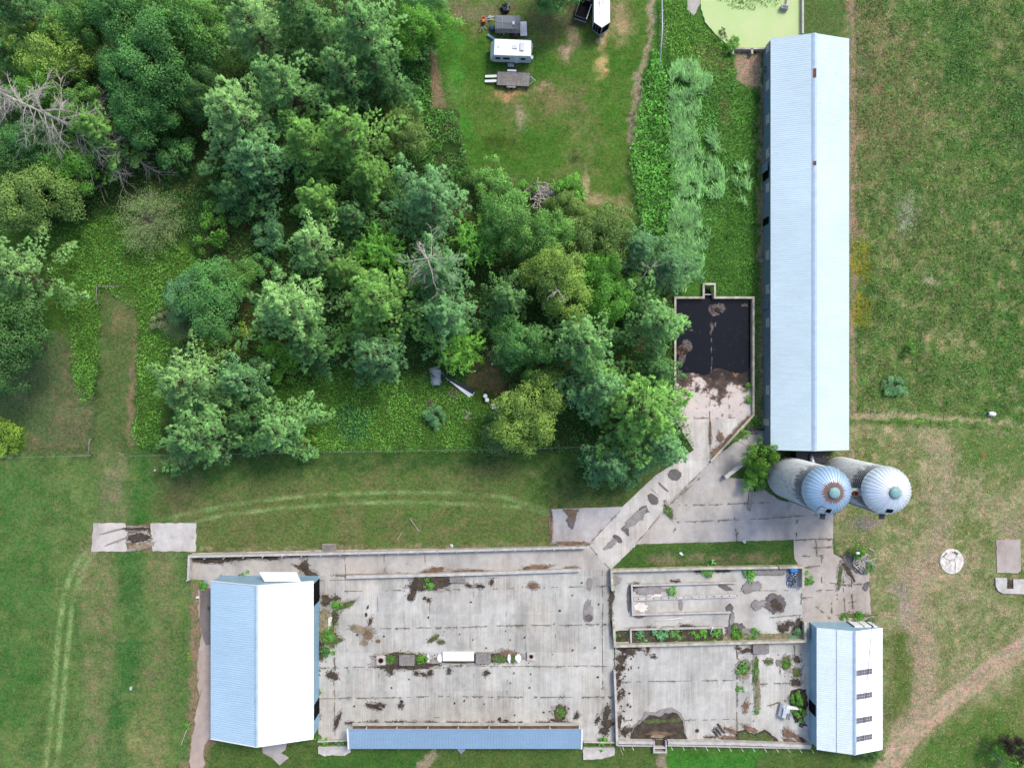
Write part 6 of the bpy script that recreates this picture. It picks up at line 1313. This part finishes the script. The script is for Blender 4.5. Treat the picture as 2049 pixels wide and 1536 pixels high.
mb = MB(); mb.tube([(-.2, .5, .7), (.2, .4, .75), (.3, -.2, .5), (-.15, -.4, .5), (-.3, .1, .6), (-.2, .5, .7)], .06, 6); mb.box((.05, -.15, .45), (.5, .4, .35)); mb.build('frame', M_ORANGE, t)
mb = MB(); mb.tube([(.2, .05, .7), (1.6, .25, 1.0)], .045, 6); mb.tube([(.2, -.2, .7), (1.6, -.2, 1.0)], .045, 6); mb.build_each('handle', M_WHITE, t)
wheel(t, -.1, .3, .25, .25, .15); wheel(t, -.1, -.5, .25, .25, .15)
t = scrap_at('bucket', 'white bucket standing between tiller and wagon', 'bucket', 981, 37); mb = MB(); mb.lathe([(.2, 0), (.24, .45), (.21, .45), (.19, .1)], 16, cap_top=True); mb.build('body', M_WHITEW, t)
t = scrap_at('bicycle', 'old bicycle lying in the scrap below the tiller', 'bicycle', 967, 60, 0, .4)
for dx in (-.5, .5):
    mb = MB(); mb.tube([(dx + .32 * math.cos(k * PI / 9), .32 * math.sin(k * PI / 9), .1) for k in range(19)], .025, 5); mb.build('wheel', M_RUBBER, t)
mb = MB(); mb.tube([(-.5, 0, .12), (-.1, .35, .14), (.4, .3, .14), (.5, 0, .12)], .025, 5); mb.tube([(-.1, .35, .14), (0, -.05, .14), (.4, .3, .14)], .025, 5); mb.build('frame', M_STEEL, t)
t = scrap_at('blue_drum', 'blue plastic drum among scrap at the wagon corner', 'drum', 984, 60, 0, .5); M = Matrix.Rotation(PI / 2, 3, 'X'); mb = MB(); mb.lathe([(.2, -.42), (.29, -.38), (.3, 0), (.29, .38), (.2, .42)], 16); mb.v = [tuple(M @ Vector(p) + Vector((0, 0, .3))) for p in mb.v]; mb.build('body', simple('faded_blue_plastic', A(50, 78, 130), .5, .3, 3), t)
t = scrap_at('gas_cylinder', 'pale blue-grey cylinder lying between scrap and travel trailer', 'cylinder', 983, 75, .2, math.radians(-32)); M = Matrix.Rotation(PI / 2, 3, 'Y'); mb = MB(); mb.lathe([(.05, -.75), (.19, -.7), (.2, -.6), (.2, .6), (.17, .7), (.05, .75)], 16); mb.v = [tuple(M @ Vector(p) + Vector((0, 0, .2))) for p in mb.v]; mb.build('body', M_BLUEGREY, t); mb = MB(); mb.tube([(.75, 0, .2), (.85, 0, .2)], .06, 8); mb.build('valve', M_WHITE, t)
t = scrap_at('rubbish_heap', 'round heap of wire and dark scrap at the wagon lower right', 'scrap heap', 1031, 68)
mb = MB(); mb.lathe([(.75, 0), (.78, .2), (.5, .35), (.02, .4)], 14); mb.build('base', M_DARK, t); mb = MB()
for _ in range(22):
    a, b_ = rr.uniform(0, 6.28), rr.uniform(0, .6); p = Vector((b_ * math.cos(a), b_ * math.sin(a) + .2, rr.uniform(.3, .7))); d = Vector((rr.gauss(0, 1), rr.gauss(0, 1), rr.gauss(0, .4))).normalized() * .35; mb.tube([p - d, p + d], .035, 4)
mb.build('rods', M_STEEL, t); mb = MB(); mb.box((0, .1, .55), (.25, .5, .12), -.3); mb.build('jug', M_WHITE, t, .03)
t = scrap_at('folded_bench', 'long white ribbed panel lying right of the wagon', 'bench', 1047.5, 58, .5, math.radians(2)); 
for k in range(4): mb = MB(); mb.box((-.37 + .25 * k, 0, .5), (.22, 2.15, .06)); mb.build('slat', M_WHITEW, t, .01)
mb = MB(); mb.box((0, .8, .24), (.9, .08, .48)); mb.box((0, -.8, .24), (.9, .08, .48)); mb.build_each('leg', M_STEEL, t)
for px, py, lab in ((994, 68, 'small dark post stump below the wagon'), (1008, 68, 'small pale bottle below the wagon')):
    t = scrap_at('bottle' if px > 1000 else 'stump', lab, 'bottle' if px > 1000 else 'stump', px, py); mb = MB(); mb.lathe([(.12, 0), (.13, .3), (.05, .42), (.05, .5)], 10); mb.build('body', M_WHITEW if px > 1000 else M_GREYW, t)
# --- scrap in the clearing
t = scrap_at('metal_sheet_pile', 'pile of grey corrugated sheets under the bright leafy tree', 'sheet pile', 873, 752, 0, .1)
for k in range(6): mb = MB(); rib_slope(mb, (-.7, -1.4, .0), (-.7, 1.3, .0), (.65, -1.4, .0), (.65, 1.3, .0), .2, .03, .01); M = Matrix.Rotation(rr.uniform(-.45, .45), 3, 'Z') @ Matrix.Rotation(rr.uniform(-.2, .2), 3, 'X') @ Matrix.Scale(rr.uniform(.6, 1), 3); mb.v = [tuple(M @ Vector(p) + Vector((rr.uniform(-.0, .0) + k * .08 - .2, -.1 * k + .2, .12 + k * .09))) for p in mb.v]; mb.build('sheet', M_STEEL, t)
t = scrap_at('roofing_strip', 'bright white folded roofing strips lying in the clearing', 'roofing', 914, 767, 0, math.radians(-33))
for k, (dy, ang, l_) in enumerate(((.0, 0, 6.0), (-.18, -.07, 5.6), (.1, .06, 5.8))):
    mb = MB(); M = Matrix.Rotation(ang, 3, 'Z'); q = [M @ Vector(p) + Vector((0, dy, .2 + k * .07)) for p in ((-l_ / 2, -.14, 0), (l_ / 2, -.34, 0), (l_ / 2, .34, .05), (-l_ / 2, .14, .05))]; mb.add(q + [p - Vector((0, 0, .03)) for p in q], [(0, 1, 2, 3), (7, 6, 5, 4), (0, 4, 5, 1), (1, 5, 6, 2), (2, 6, 7, 3), (3, 7, 4, 0)]); mb.build('strip', M_WHITE if k < 2 else M_DARK, t)
for px, py, lab in ((971, 792, 'upper white barrel lid in the brambles'), (974.5, 800, 'lower white barrel lid in the brambles')):
    t = scrap_at('barrel', lab, 'barrel', px, py, .9, 0, 'white barrels in the brambles'); mb = MB(); mb.lathe([(.28, 0), (.31, .3), (.29, .45), (.31, .6), (.29, .86)], 20); mb.build('body', M_BLUEGREY, t); mb = MB(); mb.lathe([(.31, .86), (.31, .91), (.26, .93), (.02, .93)], 20); mb.build('lid', M_WHITE, t)
for px, py, w_, d_, rz, lab in ((988, 813, .62, .75, .1, 'left white appliance lying beside the barrels'), (999, 811, .95, .66, .25, 'right white appliance with panel lines beside the barrels')):
    t = scrap_at('appliance', lab, 'appliance', px, py, .6, rz); mb = MB(); mb.box((0, 0, .32), (w_, d_, .62)); mb.build('body', M_WHITEW, t, .03); mb = MB(); mb.box((0, d_ * .1, .645), (w_ * .9, .03, .02)); mb.box((w_ * .1, 0, .646), (.03, d_ * .9, .02)); mb.build_each('panel_line', M_STEEL, t)
t = scrap_at('rusty_drum', 'rusty drum behind the left appliance', 'drum', 987, 803); mb = MB(); mb.lathe([(.27, 0), (.28, .4), (.27, .8), (.24, .8), (.23, .7)], 16); mb.build('body', M_RUST, t)
def logs(name, label, px, py, n, l_, mat, seed, h=.5, sp=.6, cat='wood pile'):
    t = scrap_at(name, label, cat, px, py); r2 = random.Random(seed); mb = MB()
    for _ in range(n):
        c = Vector((r2.gauss(0, sp), r2.gauss(0, sp), r2.uniform(.05, h))); a = r2.uniform(0, 6.28); d = Vector((math.cos(a), math.sin(a), r2.uniform(-.15, .15))) * l_ * r2.uniform(.5, 1) / 2; mb.tube([c - d, c + d], r2.uniform(.05, .09), 5)
    mb.build('logs', mat, t); return t
logs('firewood_pile', 'dark firewood pile under the trees at the clearing top', 994, 702, 120, .5, M_WOOD, 1, .7, .7)
logs('board_pile', 'small pile of grey-brown boards below the metal sheets', 907, 790, 18, 1.3, M_WOOD, 2, .35, .35)
logs('board_pile', 'short stack of brown logs at the brambles left of the boards', 860, 803, 12, .8, M_WOOD, 3, .4, .25)
logs('stick_heap', 'few grey sticks lying in the brambles near the bluish bush', 937, 832, 9, 1.2, M_DEAD, 4, .2, .3, 'sticks')
logs('brush_heap', 'grey brush heap at the bottom edge of the lawn', 1085, 388, 130, 1.1, M_DEAD, 5, .7, .9, 'brush heap')
logs('branch_heap', 'grey branch heap on the cracked slab beside a green bush', 1722, 1122, 90, 1.3, M_DEAD, 6, .5, .55, 'branch heap')
logs('bark_heap', 'brown bark and branch strip under the hedge slope', 822, 285, 26, 1.6, M_WOOD, 7, .5, .9, 'branch heap')
t = scrap_at('plank_stack', 'short stack of grey planks on the firewood pile', 'planks', 1005, 690, .6, .1)
for k in range(4): mb = MB(); mb.box((0, -.25 + k * .17, .7 + .04 * k), (1.4, .15, .06)); mb.build('plank', M_GREYW, t)
for px, py, mat, lab, c_ in ((1012, 707, M_BLUE, 'blue plastic sheet scrap beside the firewood pile', 'plastic scrap'), (985, 728, M_WHITE, 'white plastic chair fragment left of the clearing scrap', 'plastic scrap'), (1017, 740, M_WHITE, 'white plastic scrap under the dark tree', 'plastic scrap'), (1013, 786, M_WHITE, 'white plastic jug beside the yellow-green round tree', 'plastic scrap'), (864, 813, M_WHITEW, 'white bucket below the short log stack', 'plastic scrap'), (1107, 426, M_BLUE, 'bright blue plastic scrap among trees below the lawn', 'plastic scrap'), (411, 1163, M_BLUEGREY, 'pale blue plastic scrap by the machine barn corner', 'plastic scrap'), (396, 1194, M_WHITE, 'crumpled white sheet on the broken verge', 'plastic scrap'), (1363, 1107, M_WHITE, 'white scrap on the grass strip above the yard', 'plastic scrap'), (1267, 1091, M_WHITEW, 'pale stone at the left end of the grass strip', 'stone'), (1488, 1082, M_WHITEW, 'pale lump at the apron lower edge', 'stone'), (904, 1091, M_WHITE, 'small white block on the verge above the lane wall', 'block'), (1261, 297, M_WHITE, 'white scrap at the hedge edge of the lawn', 'plastic scrap'), (310, 940, M_WHITE, 'tiny white scrap on the mown grass left of the pines', 'plastic scrap'), (1964, 910, M_ORANGE, 'orange scrap on the striped grass at right', 'plastic scrap'), (262, 1376, M_WHITEW, 'pale stone on the grass left of the machine barn', 'stone')):
    t = scrap_at('stone' if c_ == 'stone' else 'block' if c_ == 'block' else 'plastic_scrap', lab, c_, px, py); mb = MB(); q = blob(0, 0, 5, 3.6, px, px, 9, .4); k_ = .5 if px not in (985, 310, 1261, 1964) else .3
    mb.prism([(a * S * k_ * 1.6, b_ * S * k_ * 1.6) for a, b_ in q], 0, .22); mb.v = [(a, b_, c2 + (.12 * math.sin(a * 9) if c2 > .1 else 0)) for a, b_, c2 in mb.v]; mb.build('piece', mat, t)
t = scrap_at('deer_feeder_poles', 'pair of pale poles under the left big right-hand pine', 'poles', 1137, 805); mb = MB(); mb.tube([(-.3, .8, 2), (.2, -.6, 2.2)], .06, 6); mb.tube([(.5, .9, 2), (.8, -.3, 2.2)], .05, 6); mb.build_each('pole', M_WHITEW, t)
# --- fences and gates
def fence(name, label, pts, spacing, h=1.2, mat=M_GREYW):
    x, y = g(*pts[0]); t = thing(name, label, 'fence', (x, y, 0)); V2 = [Vector(g(*p)) - Vector((x, y)) for p in pts]; wires = MB()
    for a, b_ in zip(V2[:-1], V2[1:]):
        n_ = max(1, int((b_ - a).length / spacing))
        for k in range(n_ + 1):
            p = a.lerp(b_, k / n_); mb = MB(); mb.tube([(p.x, p.y, 0), (p.x, p.y, h)], .05, 6); mb.build('post', mat, t)
        for z in (.35, .7, 1.05): wires.tube([(a.x, a.y, z), (b_.x, b_.y, z)], .007, 3)
    wires.build('wire', M_STEEL, t); return t
fence('wire_fence', 'thin wire fence along the lower edge of the wood', [(268, 911), (620, 904), (900, 900), (1180, 893)], 4.5)
fence('wire_fence', 'short wire fence at the left edge beside the white corner brace', [(-30, 916), (152, 911)], 4.5)
def brace(label, pts, h=1.25):
    x, y = g(*pts[0]); t = thing('fence_brace', label, 'fence brace', (x, y, 0)); V2 = [Vector(g(*p)) - Vector((x, y)) for p in pts]
    for p in V2: mb = MB(); mb.tube([(p.x, p.y, 0), (p.x, p.y, h)], .08, 8); mb.build('post', M_GREYW, t)
    for a, b_ in zip(V2[:-1], V2[1:]): mb = MB(); mb.tube([(a.x, a.y, h - .1), (b_.x, b_.y, h - .1)], .06, 6); mb.build('rail', M_GREYW, t)
brace('grey corner fence brace at the upper end of the mown strip', [(242, 575), (202, 576), (201, 609)])
brace('pale corner fence brace beside the mown strip on the lower fence', [(151, 911), (186, 909), (188, 878)])
x, y = g(1322, 20); t = thing('pipe_rail', 'long grey pipe lying through the weeds right of the upper lawn', 'pipe', (x, y, 0)); mb = MB(); e = Vector(g(1318, 152)) - Vector((x, y)); m_ = Vector(g(1323, 60)) - Vector((x, y)); mb.tube([(0, 1.6, .9), (m_.x, m_.y, .85), (e.x, e.y, .6)], .1, 8); mb.build('pipe', M_STEEL, t)
for k in (0, .5, 1): p = Vector((0, 0)).lerp(e, k); mb = MB(); mb.tube([(p.x, p.y, 0), (p.x, p.y, .7)], .06, 6); mb.build('post', M_GREYW, t)
# --- yard clutter
t = scrap_at('tarp_heap', 'crumpled silvery plastic heap in the yard corner under a blue tub', 'plastic heap', 1584, 1155)
r3 = np.random.default_rng(8); nn = 26; mb = MB(); vs = []
for i in range(nn):
    for j in range(nn):
        u, v = i / (nn - 1) * 2 - 1, j / (nn - 1) * 2 - 1; xx, yy = u * .85, v * 1.45; vs.append((xx + r3.normal() * .03, yy - .1 + r3.normal() * .03, max(.03, .62 * (1 - u * u * .9) * (1 - v * v * .9) * (.45 + 1.1 * r3.random()))))
mb.add(vs, [(i * nn + j, (i + 1) * nn + j, (i + 1) * nn + j + 1, i * nn + j + 1) for i in range(nn - 1) for j in range(nn - 1)]); m, nt, out = new_mat('silvery_plastic'); b = NT(nt); tc = b.n('ShaderNodeTexCoord').outputs['Object']
c = b.mix('MIX', b.rng(b.noise(tc, 5, 4, .7), .45, .58, 0, 1), (*A(74, 80, 100), 1), (*A(214, 222, 232), 1)); finish(b, out, c, .35, .5); mb.build('plastic', m, t)
t = scrap_at('blue_tub', 'bright blue tub on the plastic heap in the yard corner', 'tub', 1588, 1139, .6, -.05); mb = MB(); mb.box((0, 0, .62), (1.15, .75, .5)); mb.build('body', M_BLUE, t, .1); mb = MB(); mb.box((-.55, .2, .55), (.3, .7, .3), .3); mb.build('rim', M_BLUE, t, .05)
t = scrap_at('timber_bench', 'long grey timber trough along the yard top wall', 'bench', 1535, 1144, .3, -.01); mb = MB(); mb.box((0, 0, .35), (5.2, .75, .12)); mb.build('top', M_GREYW, t)
mb = MB(); mb.box((-1.9, 0, .15), (.15, .7, .3)); mb.box((1.9, 0, .15), (.15, .7, .3)); mb.build_each('leg', M_GREYW, t)
t = scrap_at('loose_pole', 'thin white pole lying on the yard paving', 'pole', 1339, 1238, 0, math.radians(6)); mb = MB(); mb.tube([(-2, 0, .16), (2, 0, .16)], .05, 6); mb.build('pole', M_WHITE, t)
t = scrap_at('leaning_post', 'white post leaning over the planter bed', 'post', 1421, 1259, 0, 0); mb = MB(); mb.tube([(-.1, -.5, .4), (.15, .7, .9)], .07, 6); mb.build('post', M_WHITE, t)
t = scrap_at('green_posts', 'bundle of pale green posts in the lower right yard corner', 'post bundle', 1585, 1273, 0, .08)
for k in range(4): mb = MB(); mb.tube([(-.9 + .1 * k, -.2 + .13 * k, .2), (.9, -.25 + .16 * k, .22)], .05, 6); mb.build('post', simple('green_post' + str(k), A(120 + 8 * k, 176, 146), .6, .2, 2), t)
t = scrap_at('gate_panel', 'grey steel gate panel leaning beside the small barn corner', 'gate', 1613, 1262, .5, .12); mb = MB()
for dx in (-.4, -.13, .13, .4): mb.tube([(dx, -1.2, .75), (dx, 1.2, .75)], .045, 6)
for dy in (-1.2, 0, 1.2): mb.tube([(-.4, dy, .75), (.4, dy, .75)], .045, 6)
mb.build('bars', M_STEEL, t); mb = MB(); mb.box((.05, .3, .72), (.7, 1.4, .02)); mb.build('mesh_panel', M_STEEL, t)
# overturned tank: drum on its side with rusty speckled end and a torn flap
t = scrap_at('overturned_tank', 'overturned broken white tank with speckled black end in the pen', 'tank', 1571, 1421, .5, math.radians(-12))
sec = [(-.75, .05), (-.95, .5), (-.6, .95), (0, 1.12), (.5, 1.0), (.62, .5), (.5, .05)]
def extr(sec, y0, y1): 
    n_ = len(sec); return [(a, y0, c_) for a, c_ in sec] + [(a * .94, y1, c_ * .96) for a, c_ in sec], [tuple(range(n_)), tuple(range(2 * n_ - 1, n_ - 1, -1))] + [(i, n_ + i, n_ + (i + 1) % n_, (i + 1) % n_) for i in range(n_)]
m, nt, out = new_mat('speckled_tank'); b = NT(nt); tc = b.n('ShaderNodeTexCoord').outputs['Object']
c = b.mix('MIX', b.rng(b.noise(tc, 8, 3, .8), .5, .58, 0, 1), (*A(46, 46, 52), 1), (*A(200, 200, 200), 1)); finish(b, out, c, .8, .2)
mb = MB(); mb.add(*extr(sec, -.95, .95)); mb.build('shell', simple('chipped_white_enamel', A(206, 210, 214), .6, .3, 5, .3), t, .04)
mb = MB(); mb.box((.34, -.55, 1.07), (.62, .9, .06), .1); mb.build('speckled_plate', m, t); mb = MB(); mb.add([(-.2, .5, 1.14), (2.4, .62, .6), (2.4, .72, .55), (.9, 1.0, .85), (-.2, 1.0, 1.1)], [(0, 1, 2, 3, 4)]); mb.add([(-.2, .5, 1.10), (2.4, .62, .56), (2.4, .72, .51), (.9, 1.0, .81), (-.2, 1.0, 1.06)], [(4, 3, 2, 1, 0)]); mb.build('torn_flap', M_WHITEW, t)
mb = MB(); mb.box((-.55, -.2, .96), (.12, 1.3, .05), .0); mb.build('rim_shade_band', M_DARK, t)  # dark band paints the shade on the tank's left edge
t = scrap_at('broken_board', 'thin yellowish board in front of the overturned tank', 'board', 1602, 1428, 0, math.radians(22)); mb = MB(); mb.box((0, 0, .6), (1.6, .1, .05)); mb.box((-.8, .12, .55), (.08, .4, .05)); mb.build('board', M_TAN, t)
# jug, poles, little things
t = scrap_at('white_tank', 'white plastic tank lying in the meadow by the field edge', 'tank', 1985, 828, .3, -.1); M = Matrix.Rotation(PI / 2, 3, 'Y'); mb = MB(); mb.lathe([(.15, -.55), (.3, -.48), (.34, 0), (.3, .42), (.15, .5), (.1, .6)], 18); mb.v = [tuple(M @ Vector(p) + Vector((0, 0, .32))) for p in mb.v]; mb.build('body', M_WHITE, t)
t = scrap_at('leaning_pole', 'grey pole leaning out beside the purple bush', 'pole', 2003, 1520, 1.0, math.radians(-40)); mb = MB(); mb.tube([(-1.4, 0, .6), (2.4, 0, 2.2)], .07, 6); mb.build('pole', M_STEEL, t)
t = scrap_at('metal_poles', 'bundle of bright metal poles beside the branch heap', 'poles', 1737, 1123, .4, math.radians(-28))
for k in range(3): mb = MB(); mb.tube([(-1.2 + .2 * k, -.12 + .12 * k, .6), (1.4, -.14 + .1 * k, .5)], .05, 6); mb.build('pole', M_STEEL, t)
t = scrap_at('plastic_bag', 'white plastic bag caught on the bush of the branch heap', 'bag', 1716, 1106, 1.5, 0); mb = MB(); mb.lathe([(.05, 1.4), (.22, 1.5), (.2, 1.66), (.04, 1.75)], 9); mb.v = [(a * 1.5, b_, c_) for a, b_, c_ in mb.v]; mb.build('bag', M_WHITE, t)
for px, py, l_, an, lab in ((376, 1455, 1.6, 65, 'grey weathered pole on the verge below the yellow-green weed'), (368, 1475, 2.2, 70, 'longer grey pole at the verge end'), (1242, 1498, 1.8, -68, 'thin pole lying on grass outside the pen corner'), (800, 1071, 1.3, 58, 'small pale stick on the middle mown grass'), (830, 1050, 2.4, -55, 'thin fallen twig on the middle mown grass')):
    t = scrap_at('loose_pole', lab, 'pole', px, py, 0, math.radians(an)); mb = MB(); mb.tube([(-l_ / 2, 0, .06), (l_ / 2, 0, .08)], .05, 5); mb.build('pole', M_DEAD, t)
t = scrap_at('tin_sheet', 'grey tin sheet corner poking out below the blue bunk shed', 'sheet', 925, 1500, 0, .75); mb = MB(); mb.box((0, .2, .12), (.9, .9, .04)); mb.build('sheet', M_STEEL, t)
t = scrap_at('pump_house', 'dark little concrete pump box standing in the pond corner', 'box', 1571, 14, .8, math.radians(-8)); mb = MB(); mb.box((0, 0, .45), (1.1, .55, .9)); mb.build('body', M_CWALL, t, .02); mb = MB(); mb.box((0, -.02, .915), (.8, .3, .04)); mb.build('lid', M_DARK, t); mb = MB(); mb.box((.35, 1.2, .5), (.3, 2.0, .2)); mb.build('walkway', M_CWALL, t)
t = scrap_at('pallet', 'wooden pallet step on the verge above the lane wall', 'pallet', 659, 1095, .2)
for k in range(4): mb = MB(); mb.box((0, -.45 + k * .28, .2), (2.05, .22, .05)); mb.build('board', M_TAN if k < 0 else M_GREYW, t)
t = scrap_at('bent_hoop', 'bent pale wire hoop in weeds at the left silo foot', 'hoop', 1500, 945); mb = MB(); mb.tube([(-.5, -.1, .4), (-.45, .3, .6), (.1, .35, .6), (.4, 0, .5), (.35, -.3, .4)], .04, 5); mb.build('hoop', M_WHITEW, t)
# overhead service wires above the small barn
t = thing('service_wires', 'pair of thin wires running over the small barn roof', 'wires', (*g(1700, 1400, 8), 0))
for dx, e in ((0, .0), (.5, .9)):
    mb = MB(); a = Vector((*g(1746, 1235, 5.5), 5.5)) - t.location; b_ = Vector((*g(1722 + dx * 6, 1520, 5.2), 5.2)) - t.location; mb.tube([a, a.lerp(b_, .5) + Vector((0, 0, -.15)), b_], .022, 4); mb.build('wire', M_DARK, t)
# ================================================================== LIGHT, SKY, CAMERA
SUN_EL, SUN_AZ = math.radians(50), math.radians(40)      # azimuth clockwise from +Y (up in the picture)
w = bpy.data.worlds.new('World'); SC.world = w; w.use_nodes = True; nt = w.node_tree
bg = nt.nodes.get('Background'); sky = nt.nodes.new('ShaderNodeTexSky'); sky.sky_type = 'NISHITA'; sky.sun_disc = False
sky.sun_elevation = SUN_EL; sky.sun_rotation = SUN_AZ; sky.air_density = 1.0; sky.dust_density = 2.5; sky.ozone_density = 1.0
nt.links.new(sky.outputs[0], bg.inputs[0]); bg.inputs[1].default_value = .15
L = bpy.data.lights.new('sun', 'SUN'); L.energy = 1.35; L.angle = math.radians(14); L.color = (1, .94, .85)
so = bpy.data.objects.new('sun', L); link(so); d = Vector((math.cos(SUN_EL) * math.sin(SUN_AZ), math.cos(SUN_EL) * math.cos(SUN_AZ), math.sin(SUN_EL)))
so.rotation_mode = 'QUATERNION'; so.rotation_quaternion = d.to_track_quat('Z', 'Y'); so.location = (0, 0, 150)
cam = bpy.data.cameras.new('camera'); co = bpy.data.objects.new('camera', cam); link(co); co.location = (0, 0, H); co.rotation_euler = (0, 0, 0)
cam.sensor_fit = 'HORIZONTAL'; cam.sensor_width = 36; cam.lens = 18 / (2049 / 2 * S / H); cam.clip_end = 4000; cam.clip_start = .5
SC.camera = co
SC.view_settings.view_transform = 'Standard'; SC.view_settings.look = 'None'; SC.view_settings.gamma = 1; SC.view_settings.exposure = 1.06
SC.render.engine = 'CYCLES'
try: SC.cycles.max_bounces = 6; SC.cycles.use_denoising = True
except Exception: pass
